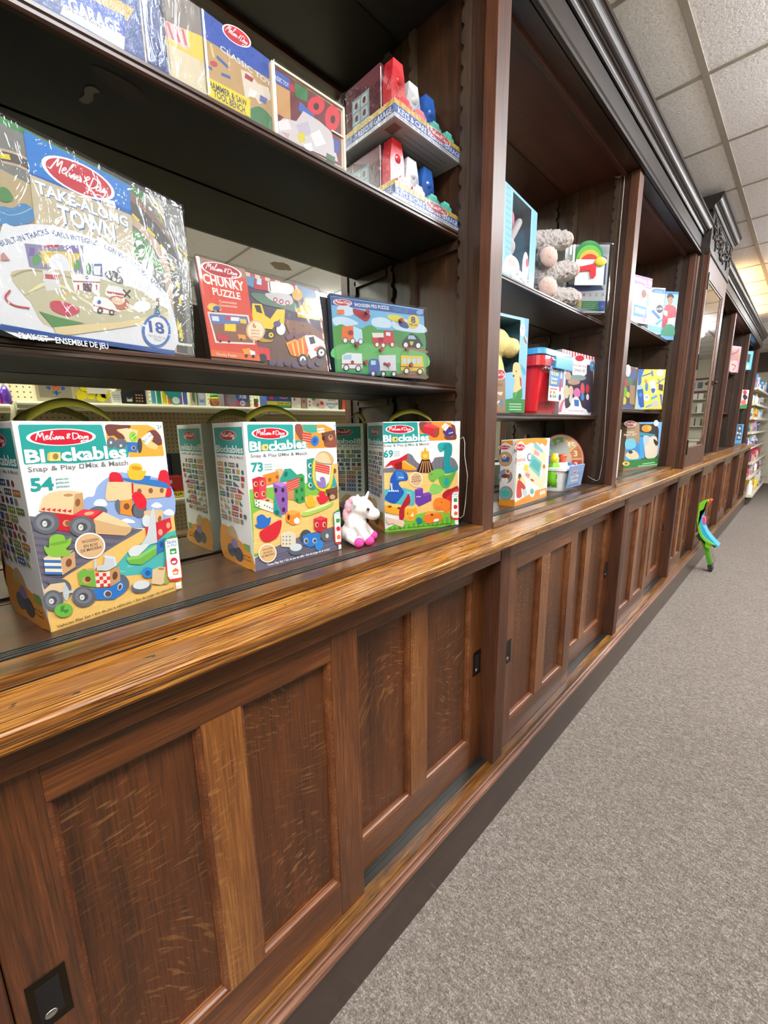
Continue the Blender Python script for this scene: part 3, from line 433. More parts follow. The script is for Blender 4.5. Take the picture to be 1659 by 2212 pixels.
'l73': [('p','#1f9a94',[92,2457,1463,2457,1463,3017,92,3017]),('logo',1,[770,2846,415,0,0,108],'#c9a0a0','#b01e2c'),('t','#f4f4f2','Blockables',107,2488,1325,155,0,2,0,None),('t','#77777d','Snap & Play  Mix & Match',123,2370,1294,55,0,1,0,None),('p','#c8a050',[107,2177,415,2177,415,2277,107,2277]),('e','#e8d8c4',[169,2227,24,0,0,21]),('e','#e8d8c4',[261,2227,24,0,0,21]),('e','#e8d8c4',[354,2227,24,0,0,21]),('p','#5a6470',[485,2177,608,2177,608,2277,485,2277]),('p','#8a8070',[677,2177,986,2177,986,2277,677,2277]),('e','#e8d8c4',[739,2227,24,0,0,21]),('e','#e8d8c4',[831,2227,24,0,0,21]),('e','#e8d8c4',[924,2227,24,0,0,21]),('e','#5a6470',[1117,2227,61,0,0,52]),('p','#c07050',[107,2043,415,2043,415,2143,107,2143]),('e','#e8d8c4',[169,2093,24,0,0,21]),('e','#e8d8c4',[261,2093,24,0,0,21]),('e','#e8d8c4',[354,2093,24,0,0,21]),('p','#6a9a50',[485,2043,793,2043,793,2143,485,2143]),('e','#e8d8c4',[546,2093,24,0,0,21]),('e','#e8d8c4',[639,2093,24,0,0,21]),('e','#e8d8c4',[731,2093,24,0,0,21]),('p','#8a6a8c',[862,2043,986,2043,986,2143,862,2143]),('p','#c8a050',[1055,2043,1209,2043,1209,2143,1055,2143]),('e','#3a7a6a',[1340,2093,61,0,0,52]),('p','#b0a080',[107,1909,415,1909,415,2009,107,2009]),('e','#e8d8c4',[169,1959,24,0,0,21]),('e','#e8d8c4',[261,1959,24,0,0,21]),('e','#e8d8c4',[354,1959,24,0,0,21]),('e','#3a5a9a',[546,1959,61,0,0,52]),('e','#3a7a6a',[739,1959,61,0,0,52]),('p','#3a7a6a',[870,1909,1178,1909,1178,2009,870,2009]),('e','#e8d8c4',[932,1959,24,0,0,21]),('e','#e8d8c4',[1024,1959,24,0,0,21]),('e','#e8d8c4',[1117,1959,24,0,0,21]),('p','#b03038',[1247,1909,1402,1909,1402,2009,1247,2009]),('p','#b89878',[107,1776,415,1776,415,1875,107,1875]),('e','#e8d8c4',[169,1825,24,0,0,21]),('e','#e8d8c4',[261,1825,24,0,0,21]),('e','#e8d8c4',[354,1825,24,0,0,21]),('p','#3a7a6a',[485,1776,793,1776,793,1875,485,1875]),('e','#e8d8c4',[546,1825,24,0,0,21]),('e','#e8d8c4',[639,1825,24,0,0,21]),('e','#e8d8c4',[731,1825,24,0,0,21]),('p','#5a6470',[862,1776,1170,1776,862,1885]),('p','#c07050',[1240,1776,1363,1776,1363,1875,1240,1875]),('p','#b89878',[107,1642,415,1642,107,1751]),('p','#5a6470',[485,1642,608,1642,608,1741,485,1741]),('p','#8a6a8c',[677,1642,986,1642,986,1741,677,1741]),('e','#e8d8c4',[739,1692,24,0,0,21]),('e','#e8d8c4',[831,1692,24,0,0,21]),('e','#e8d8c4',[924,1692,24,0,0,21]),('p','#b03038',[1055,1642,1363,1642,1055,1751]),('p','#3a7a6a',[107,1508,415,1508,415,1608,107,1608]),('e','#e8d8c4',[169,1558,24,0,0,21]),('e','#e8d8c4',[261,1558,24,0,0,21]),('e','#e8d8c4',[354,1558,24,0,0,21]),('p','#3a5a9a',[485,1508,608,1508,608,1608,485,1608]),('p','#c8a050',[677,1508,831,1508,831,1608,677,1608]),('p','#c07050',[901,1508,1209,1508,1209,1608,901,1608]),('e','#e8d8c4',[962,1558,24,0,0,21]),('e','#e8d8c4',[1055,1558,24,0,0,21]),('e','#e8d8c4',[1147,1558,24,0,0,21]),('e','#b89878',[169,1424,61,0,0,52]),('p','#c8a050',[300,1374,423,1374,300,1483]),('p','#b0a080',[493,1374,616,1374,493,1483]),('e','#3a5a9a',[747,1424,61,0,0,52]),('p','#c8a050',[878,1374,1032,1374,1032,1474,878,1474]),('p','#3a7a6a',[1101,1374,1255,1374,1101,1483]),('p','#c8a050',[107,1241,261,1241,107,1350]),('p','#b0a080',[331,1241,639,1241,331,1350]),('p','#b03038',[708,1241,1016,1241,1016,1340,708,1340]),('e','#e8d8c4',[770,1290,24,0,0,21]),('e','#e8d8c4',[862,1290,24,0,0,21]),('e','#e8d8c4',[955,1290,24,0,0,21]),('p','#b0a080',[1086,1241,1209,1241,1086,1350]),('p','#b89878',[107,1107,415,1107,107,1216]),('e','#6a9a50',[546,1157,61,0,0,52]),('p','#a84a3c',[677,1107,986,1107,986,1206,677,1206]),('e','#e8d8c4',[739,1157,24,0,0,21]),('e','#e8d8c4',[831,1157,24,0,0,21]),('e','#e8d8c4',[924,1157,24,0,0,21]),('e','#b03038',[1117,1157,61,0,0,52]),('p','#3a7a6a',[1247,1107,1371,1107,1371,1206,1247,1206]),('p','#8a8070',[107,973,415,973,415,1073,107,1073]),('e','#e8d8c4',[169,1023,24,0,0,21]),('e','#e8d8c4',[261,1023,24,0,0,21]),('e','#e8d8c4',[354,1023,24,0,0,21]),('p','#b89878',[485,973,639,973,639,1073,485,1073]),('p','#b0a080',[708,973,1016,973,1016,1073,708,1073]),('e','#e8d8c4',[770,1023,24,0,0,21]),('e','#e8d8c4',[862,1023,24,0,0,21]),('e','#e8d8c4',[955,1023,24,0,0,21]),('p','#8a8070',[1086,973,1209,973,1209,1073,1086,1073]),('s','#eb9d3a',[0,746,385,808,770,622,1232,497,1494,311,1509,37,30,31]),('e','#5f6470',[493,279,200,0,0,155]),('e','#4b4f5c',[847,248,231,0,0,171]),('e','#8d7cb4',[693,466,169,0,0,108]),('s','#cfae80',[308,653,616,870,847,622]),('p','#8aaa5a',[1155,404,1417,404,1417,559,1155,559]),('t','#4a3a28','easy for',1016,264,415,55,0,1,0,None),('t','#4a3a28','little hands',955,186,493,55,0,1,0,None)],
'l69': [('p','#1f9a94',[93,2468,1472,2468,1472,3031,93,3031]),('logo',1,[775,2859,418,0,0,109],'#c9a0a0','#b01e2c'),('t','#f4f4f2','Blockables',108,2500,1333,156,0,2,0,None),('t','#77777d','Snap & Play  Mix & Match',124,2381,1302,56,0,1,0,None),('p','#2f7a7a',[108,2187,418,2187,418,2287,108,2287]),('e','#e8d8c4',[170,2237,24,0,0,21]),('e','#e8d8c4',[263,2237,24,0,0,21]),('e','#e8d8c4',[356,2237,24,0,0,21]),('p','#7a8a4a',[488,2187,612,2187,612,2287,488,2287]),('p','#7a8a4a',[682,2187,806,2187,806,2287,682,2287]),('p','#c88a4a',[875,2187,1030,2187,1030,2287,875,2287]),('p','#3a4a5a',[1100,2187,1410,2187,1410,2287,1100,2287]),('e','#e8d8c4',[1162,2237,24,0,0,21]),('e','#e8d8c4',[1255,2237,24,0,0,21]),('e','#e8d8c4',[1348,2237,24,0,0,21]),('e','#3a5a9a',[170,2103,62,0,0,53]),('p','#7a8a4a',[302,2053,612,2053,612,2153,302,2153]),('e','#e8d8c4',[364,2103,24,0,0,21]),('e','#e8d8c4',[457,2103,24,0,0,21]),('e','#e8d8c4',[550,2103,24,0,0,21]),('p','#3a4a5a',[682,2053,992,2053,992,2153,682,2153]),('e','#e8d8c4',[744,2103,24,0,0,21]),('e','#e8d8c4',[837,2103,24,0,0,21]),('e','#e8d8c4',[930,2103,24,0,0,21]),('p','#6a5a7a',[1061,2053,1185,2053,1185,2153,1061,2153]),('p','#7a8a4a',[1255,2053,1379,2053,1379,2153,1255,2153]),('p','#2f7a7a',[108,1918,418,1918,418,2018,108,2018]),('e','#e8d8c4',[170,1968,24,0,0,21]),('e','#e8d8c4',[263,1968,24,0,0,21]),('e','#e8d8c4',[356,1968,24,0,0,21]),('p','#2f7a7a',[488,1918,798,1918,798,2018,488,2018]),('e','#e8d8c4',[550,1968,24,0,0,21]),('e','#e8d8c4',[643,1968,24,0,0,21]),('e','#e8d8c4',[736,1968,24,0,0,21]),('p','#3a4a5a',[868,1918,1023,1918,868,2028]),('p','#3a4a5a',[1092,1918,1402,1918,1402,2018,1092,2018]),('e','#e8d8c4',[1154,1968,24,0,0,21]),('e','#e8d8c4',[1247,1968,24,0,0,21]),('e','#e8d8c4',[1340,1968,24,0,0,21]),('p','#3a4a5a',[108,1784,232,1784,232,1884,108,1884]),('p','#6a5a7a',[302,1784,426,1784,426,1884,302,1884]),('p','#6a5a7a',[496,1784,651,1784,651,1884,496,1884]),('p','#3a5a9a',[720,1784,875,1784,875,1884,720,1884]),('p','#7a8a4a',[945,1784,1069,1784,1069,1884,945,1884]),('p','#3a4a5a',[1139,1784,1263,1784,1139,1893]),('p','#c88a4a',[108,1650,418,1650,418,1750,108,1750]),('e','#e8d8c4',[170,1700,24,0,0,21]),('e','#e8d8c4',[263,1700,24,0,0,21]),('e','#e8d8c4',[356,1700,24,0,0,21]),('e','#6a5a7a',[550,1700,62,0,0,53]),('e','#7a8a4a',[744,1700,62,0,0,53]),('p','#3a4a5a',[875,1650,1185,1650,1185,1750,875,1750]),('e','#e8d8c4',[937,1700,24,0,0,21]),('e','#e8d8c4',[1030,1700,24,0,0,21]),('e','#e8d8c4',[1123,1700,24,0,0,21]),('p','#7a8a4a',[108,1515,232,1515,232,1615,108,1615]),('p','#7a8a4a',[302,1515,612,1515,612,1615,302,1615]),('e','#e8d8c4',[364,1565,24,0,0,21]),('e','#e8d8c4',[457,1565,24,0,0,21]),('e','#e8d8c4',[550,1565,24,0,0,21]),('p','#2f7a7a',[682,1515,992,1515,992,1615,682,1615]),('e','#e8d8c4',[744,1565,24,0,0,21]),('e','#e8d8c4',[837,1565,24,0,0,21]),('e','#e8d8c4',[930,1565,24,0,0,21]),('p','#b0343c',[1061,1515,1371,1515,1371,1615,1061,1615]),('e','#e8d8c4',[1123,1565,24,0,0,21]),('e','#e8d8c4',[1216,1565,24,0,0,21]),('e','#e8d8c4',[1309,1565,24,0,0,21]),('p','#3a5a9a',[108,1381,232,1381,232,1481,108,1481]),('p','#b0343c',[302,1381,612,1381,612,1481,302,1481]),('e','#e8d8c4',[364,1431,24,0,0,21]),('e','#e8d8c4',[457,1431,24,0,0,21]),('e','#e8d8c4',[550,1431,24,0,0,21]),('p','#c88a4a',[682,1381,992,1381,992,1481,682,1481]),('e','#e8d8c4',[744,1431,24,0,0,21]),('e','#e8d8c4',[837,1431,24,0,0,21]),('e','#e8d8c4',[930,1431,24,0,0,21]),('e','#2f7a7a',[1123,1431,62,0,0,53]),('p','#7a8a4a',[1255,1381,1379,1381,1379,1481,1255,1481]),('e','#3a4a5a',[170,1296,62,0,0,53]),('p','#6a5a7a',[302,1246,612,1246,612,1346,302,1346]),('e','#e8d8c4',[364,1296,24,0,0,21]),('e','#e8d8c4',[457,1296,24,0,0,21]),('e','#e8d8c4',[550,1296,24,0,0,21]),('p','#c88a4a',[682,1246,992,1246,992,1346,682,1346]),('e','#e8d8c4',[744,1296,24,0,0,21]),('e','#e8d8c4',[837,1296,24,0,0,21]),('e','#e8d8c4',[930,1296,24,0,0,21]),('p','#3a4a5a',[1061,1246,1371,1246,1371,1346,1061,1346]),('e','#e8d8c4',[1123,1296,24,0,0,21]),('e','#e8d8c4',[1216,1296,24,0,0,21]),('e','#e8d8c4',[1309,1296,24,0,0,21]),('e','#2f7a7a',[170,1162,62,0,0,53]),('p','#3a5a9a',[302,1112,612,1112,612,1212,302,1212]),('e','#e8d8c4',[364,1162,24,0,0,21]),('e','#e8d8c4',[457,1162,24,0,0,21]),('e','#e8d8c4',[550,1162,24,0,0,21]),('p','#3a4a5a',[682,1112,992,1112,992,1212,682,1212]),('e','#e8d8c4',[744,1162,24,0,0,21]),('e','#e8d8c4',[837,1162,24,0,0,21]),('e','#e8d8c4',[930,1162,24,0,0,21]),('p','#3a5a9a',[1061,1112,1371,1112,1371,1212,1061,1212]),('e','#e8d8c4',[1123,1162,24,0,0,21]),('e','#e8d8c4',[1216,1162,24,0,0,21]),('e','#e8d8c4',[1309,1162,24,0,0,21]),('e','#6a5a7a',[170,1028,62,0,0,53]),('p','#3a5a9a',[302,978,612,978,612,1078,302,1078]),('e','#e8d8c4',[364,1028,24,0,0,21]),('e','#e8d8c4',[457,1028,24,0,0,21]),('e','#e8d8c4',[550,1028,24,0,0,21]),('p','#3a5a9a',[682,978,837,978,837,1078,682,1078]),('p','#3a5a9a',[906,978,1216,978,1216,1078,906,1078]),('e','#e8d8c4',[968,1028,24,0,0,21]),('e','#e8d8c4',[1061,1028,24,0,0,21]),('e','#e8d8c4',[1154,1028,24,0,0,21]),('s','#d9922f',[0,750,387,812,775,625,1240,500,1503,312,1519,37,31,31]),('e','#5f6470',[496,281,201,0,0,156]),('e','#4b4f5c',[852,250,232,0,0,171]),('e','#8d7cb4',[697,468,170,0,0,109]),('s','#cfae80',[310,656,620,875,852,625]),('p','#8aaa5a',[1162,406,1426,406,1426,562,1162,562]),('t','#4a3a28','easy for',1023,265,418,56,0,1,0,None),('t','#4a3a28','little hands',961,187,496,56,0,1,0,None)],
'f73': [('p','#1f9a94',[73,3037,96,3059,1106,3056,1133,3032,1123,2727,1469,2688,1483,2569,1415,2528,849,2499,431,2519,84,2501,68,2536]),('p','#ec9434',[1177,3032,1204,3055,1963,3053,2182,2955,2296,2799,2296,2516,1474,2525,1454,2681,1157,2727]),('s','#8a4a3c',[1190,3048,1332,3053,1379,2891,1399,2744,1310,2710,1185,2894]),('p','#3fa08a',[1361,3053,1746,3046,1752,2885,1554,2863,1382,2927]),('p','#c8402f',[1350,2891,1598,2850,1574,2603,1368,2708]),('k','#e8c8b0',11,[1353,2843,1586,2801]),('k','#e8c8b0',11,[1350,2789,1583,2747]),('k','#e8c8b0',11,[1346,2736,1580,2692]),('k','#e8c8b0',11,[1343,2682,1577,2638]),('e','#2f74c0',[1682,2687,108,-19,-32,-117]),('e','#1f559a',[1677,2692,54,-9,-17,-63]),('p','#e0d8cc',[1747,2965,1944,2983,1960,2877,1772,2860]),('t','#555555','$43.99',1773,2894,169,39,6.0,0,0,None),('p','#6b4436',[1859,2858,2263,2929,2274,2682,1939,2603]),('e','#3a241c',[1921,2743,44,-1,-3,-56]),('s','#8a4a3c',[1940,2628,2287,2747,2280,2538,1999,2536]),('e','#c08060',[2123,2751,72,-2,-3,-67]),('e','#2a1a16',[2128,2777,26,-1,-1,-21]),('logo',1,[581,2875,424,-7,9,118],'#ffffff','#c8102e'),('t','#ffffff','Bl',87,2543,244,182,-1.5,3,0,None),('p','#f0b25a',[355,2640,391,2653,382,2535,347,2545]),('p','#f7cf7d',[391,2657,503,2658,493,2534,382,2535]),('e','#8a7a42',[445,2596,28,-1,-2,-32]),('t','#ffffff','ckables',513,2528,939,193,1.6,3,0,None),('t','#77777d','Snap & Play',95,2404,598,67,-1.0,1,0,None),('p','#77777d',[727,2458,797,2459,792,2393,725,2395]),('e','#ffffff',[760,2428,19,-1,-1,-19]),('t','#77777d','Mix & Match',814,2396,636,71,-0.4,1,0,None),('t','#1f9a94','73',90,2115,262,185,-0.6,3,0,None),('t','#1f9a94','pieces',393,2230,169,34,-0.8,1,0,None),('t','#1f9a94','pièces',391,2175,172,34,0.4,1,0,None),('t','#1f9a94','piezas',389,2124,175,34,0.1,1,0,None),('t','#3a8f8b','2+',2223,2995,85,61,3.0,1,0,None),('p','#7db84a',[10,1760,633,1751,1427,1756,2296,1653,2296,628,1,326]),('p','#efc274',[53,1254,610,1439,1318,1448,2292,1438,2289,232,1336,262,7,398]),('k','#f6d48c',10,[19,541,287,1338]),('k','#f6d48c',10,[303,556,576,1346]),('k','#f6d48c',11,[600,570,878,1353]),('k','#f6d48c',11,[910,586,1194,1362]),('k','#f6d48c',11,[1235,602,1526,1371]),('k','#f6d48c',12,[1576,619,1874,1380]),('k','#f6d48c',12,[1933,637,2239,1389]),('k','#f6d48c',12,[49,1207,2296,1217]),('k','#f6d48c',12,[40,1090,2292,1051]),('k','#f6d48c',13,[30,973,2284,885]),('k','#f6d48c',13,[20,855,2276,718]),('k','#f6d48c',13,[10,737,2268,550]),('k','#f6d48c',13,[0,618,2261,381]),('p','#6d6a7c',[12,299,426,430,1112,547,1735,604,2296,627,2296,14,6,8]),('l','#5a566a',25,[95,230,948,292,2296,459]),('l','#5a566a',25,[247,169,944,229,2295,363]),('l','#5a566a',25,[402,106,940,167,2290,266]),('l','#5a566a',25,[561,42,936,105,2286,170]),('l','#5a566a',25,[725,0,931,42,2281,72]),('p','#c8263a',[88,1970,239,2007,400,1964,373,1522,224,1501,105,1575]),('p','#e0404f',[233,1933,400,1960,373,1522,224,1508]),('e','#e8b08c',[158,1859,47,-5,-5,-55]),('e','#8a3a28',[167,1858,30,-3,-3,-37]),('e','#e8b08c',[308,1856,48,-5,-4,-56]),('e','#8a3a28',[318,1855,30,-3,-3,-37]),('e','#e8b08c',[159,1638,47,-6,-5,-56]),('e','#8a3a28',[169,1637,30,-4,-3,-37]),('e','#e8b08c',[316,1639,48,-6,-4,-56]),('e','#8a3a28',[326,1637,30,-4,-3,-38]),('p','#e88a34',[316,2028,657,2084,713,1936,709,1876,400,1799,388,1965]),('e','#9a5a28',[482,1914,41,-4,-4,-47]),('e','#9a5a28',[661,1960,40,-4,-3,-43]),('p','#d8b07c',[620,2123,782,2134,832,2070,740,1933,671,2083]),('p','#8a5aa8',[546,1832,693,1841,908,1783,859,1156,708,1116,580,1588]),('p','#b080cc',[546,1832,707,1852,908,1783,753,1738]),('e','#3a2438',[606,1682,37,-4,-4,-53]),('e','#3a2438',[775,1663,38,-4,-4,-53]),('e','#3a2438',[768,1455,38,-5,-4,-54]),('e','#3a2438',[764,1232,38,-6,-4,-54]),('p','#3f9a52',[1161,1969,1264,1986,1343,1934,1326,1332,1162,1310,1038,1408,1075,1754]),('e','#2a6a34',[1267,1848,35,-3,-3,-50]),('e','#2a6a34',[1258,1621,35,-4,-3,-50]),('e','#2a6a34',[1257,1418,35,-4,-3,-51]),('e','#2a6a34',[1117,1599,34,-4,-3,-50]),('e','#2a6a34',[1115,1398,35,-4,-3,-50]),('p','#2f9a86',[849,2117,1001,2118,1174,1944,1198,1867,720,1843,725,1911]),('e','#186a5c',[873,1999,39,-13,-23,-59]),('p','#cf4438',[869,1824,1195,1917,1192,1692,868,1615]),('k','#f0c8b0',8,[872,1787,1198,1867]),('k','#f0c8b0',8,[869,1738,1194,1817]),('k','#f0c8b0',8,[865,1689,1191,1767]),('k','#f0c8b0',8,[862,1641,1188,1717]),('p','#c58a58',[883,1626,1053,1644,1038,1408,885,1452]),('p','#2f8f84',[1424,2286,1612,2313,1652,2222,1626,1606,1523,1579,1422,1667]),('e','#d8e8e0',[1511,2143,54,-4,-3,-55]),('e','#1a5a54',[1523,2142,33,-2,-2,-40]),('e','#d8e8e0',[1497,1915,54,-5,-3,-56]),('e','#1a5a54',[1509,1914,33,-3,-2,-41]),('e','#d8e8e0',[1484,1699,55,-6,-3,-56]),('e','#1a5a54',[1496,1698,33,-3,-2,-41]),('p','#dab078',[2081,2115,2241,2144,2296,2112,2296,1491,2092,1488]),('e','#7a4a28',[2186,1967,53,-4,-3,-64]),('p','#2f9a9a',[2157,1911,2264,1564,2081,1597]),('s','#f0c832',[1592,2226,1652,2222,1616,1853,1712,1636,1884,1578,2020,1684,2100,1969,2139,2098,2171,2069,2122,1754,2013,1551,1817,1519,1635,1644,1561,1858]),('p','#e5ddd6',[1651,2196,2090,2089,2040,1762,1886,1605,1729,1661,1631,1852]),('p','#cf3f36',[1651,2196,2057,2091,2031,1895,1640,2006]),('k','#f0c8b0',9,[1648,2146,2045,2039]),('k','#f0c8b0',9,[1645,2095,2042,1987]),('k','#f0c8b0',9,[1642,2044,2039,1934]),('s','#c9a472',[1662,2234,1708,2384,1868,2452,2057,2404,2174,2254,2159,2163,2076,2142]),('s','#dfc29a',[1662,2234,1713,2358,1866,2414,1990,2369,2074,2234,2050,2144]),('s','#8d76b8',[1680,1783,1766,1748,1755,1841,1867,1852,1910,1761,1914,1655,1853,1590,1712,1623]),('s','#f0b22e',[1342,1342,1402,1347,1393,1452,1516,1463,1570,1339,1614,1280,1562,1195,1393,1193]),('s','#d8283a',[1637,1409,1715,1399,1705,1506,1849,1516,1907,1402,1998,1391,1933,1265,1737,1224]),('p','#6b4436',[1899,1550,2248,1579,2252,1305,1998,1256]),('e','#c8a080',[2096,1352,80,-10,-3,-59]),('e','#3a241c',[1980,1420,39,-5,-3,-53]),('s','#a8c85a',[1221,1088,1608,1176,2080,1245,2079,1150,1727,1052,1290,1000]),('s','#d8e0a0',[1297,1116,1703,1189,2046,1228,1895,1162,1448,1093]),('p','#e8e2d4',[102,1540,238,1523,513,1403,507,1209,235,1333,103,1411]),('e','#8a80a8',[317,1393,20,-3,-1,-19]),('e','#2f8f6a',[137,1512,20,-3,-2,-19]),('e','#8a80a8',[371,1362,21,-3,-1,-19]),('e','#2f8f6a',[193,1467,20,-3,-2,-19]),('e','#8a80a8',[426,1330,21,-3,-1,-19]),('e','#2f8f6a',[131,1438,20,-3,-2,-19]),('e','#8a80a8',[482,1298,21,-3,-1,-19]),('e','#2f8f6a',[187,1392,20,-3,-2,-19]),('p','#dcb888',[263,1520,406,1542,527,1474,513,1403]),('e','#7a5030',[389,1491,46,-6,-2,-21]),('p','#249a9a',[566,1578,705,1067,512,1208]),('e','#1a6a70',[592,1196,59,-9,-4,-54]),('p','#e88a34',[809,1163,981,1201,1164,1123,1165,916,985,843,808,962]),('p','#f5a64e',[809,1163,981,1201,1164,1123,995,1072]),('e','#6a3018',[868,1048,34,-5,-4,-60]),('e','#f4ece0',[1073,939,75,-12,-5,-77]),('e','#3a2a20',[1042,1000,11,-2,-1,-10]),('e','#3a2a20',[1112,1002,12,-2,-1,-10]),('s','#2c6cc0',[58,1015,122,1028,121,1172,251,1211,359,1110,439,1122,402,981,306,924,152,927]),('s','#d42a38',[157,830,332,920,666,1023,661,836,551,656,359,594,206,649]),('p','#dcd2ba',[652,712,849,739,1016,656,1016,435,923,349,644,421]),('e','#7a8088',[702,639,19,-4,-1,-18]),('e','#7a8088',[785,623,20,-4,-1,-18]),('e','#7a8088',[869,607,20,-4,-1,-18]),('e','#7a8088',[696,559,19,-4,-1,-18]),('e','#7a8088',[779,542,20,-4,-1,-18]),('e','#7a8088',[863,525,20,-4,-1,-18]),('e','#7a8088',[690,478,19,-4,-1,-18]),('e','#7a8088',[773,461,20,-4,-1,-18]),('e','#7a8088',[857,444,20,-4,-1,-18]),('e','#5f646c',[1005,266,191,-23,6,-120]),('e','#cfd8da',[1009,331,158,-19,4,-90]),('p','#c8263a',[1523,910,1721,945,1911,861,1891,603,1700,556,1521,656]),('p','#e04450',[1523,910,1721,945,1911,861,1722,837]),('e','#f0b090',[1602,755,50,-9,-4,-64]),('e','#f0b090',[1812,724,52,-9,-4,-65]),('e','#7a2a20',[1615,747,28,-5,-2,-43]),('e','#7a2a20',[1825,716,29,-5,-2,-43]),('e','#4a4e56',[1292,538,158,-30,-9,-153]),('e','#5f646c',[1877,448,179,-34,-8,-154]),('e','#d0d0cc',[1882,430,46,-9,-3,-55]),('p','#2c78c8',[1202,556,1387,600,1681,505,1685,298,1397,249,1204,356]),('e','#a8cce8',[1285,428,60,-12,-4,-69]),('e','#6c4426',[1290,421,39,-8,-3,-48]),('e','#a8cce8',[1518,387,63,-13,-4,-64]),('e','#6c4426',[1524,380,41,-8,-3,-43]),('e','#2f86d0',[1644,246,101,-53,-59,-112]),('e','#f6f2e8',[303,351,211,-47,-16,-207]),('e','#e0b67e',[303,351,190,-42,-15,-188]),('t','#3c3028','WOODEN',188,419,243,43,2.2,1,0,None),('t','#3c3028','EN BOIS',208,347,207,44,2.5,1,0,None),('t','#3c3028','DE MADERA',161,278,303,44,2.1,1,0,None),('t','#ffffff','Town Play Set • Kit de jeu de ville • Set de juego de la ciudad',270,67,1666,54,-0.0,1,0,None),('s','#3f8f44',[2095,928,2152,988,2296,986,2296,572,2099,608]),('s','#c8402f',[2094,637,2296,600,2296,187,2114,205]),('p','#ffffff',[2115,925,2164,964,2296,960,2296,207,2128,225]),('t','#2f62a8','Skills',2141,912,157,55,-2.7,1,0,None),('t','#2f62a8','at Play',2145,856,157,35,-0.9,1,0,None),('p','#3f9a4a',[2163,804,2280,801,2282,700,2165,703]),('e','#d8303c',[2223,546,65,-12,-3,-62]),('p','#ea7a33',[2170,370,2227,404,2287,358,2277,275,2179,283]),('p','#f6f2ea',[2207,140,2296,138,2296,23,2209,25])],
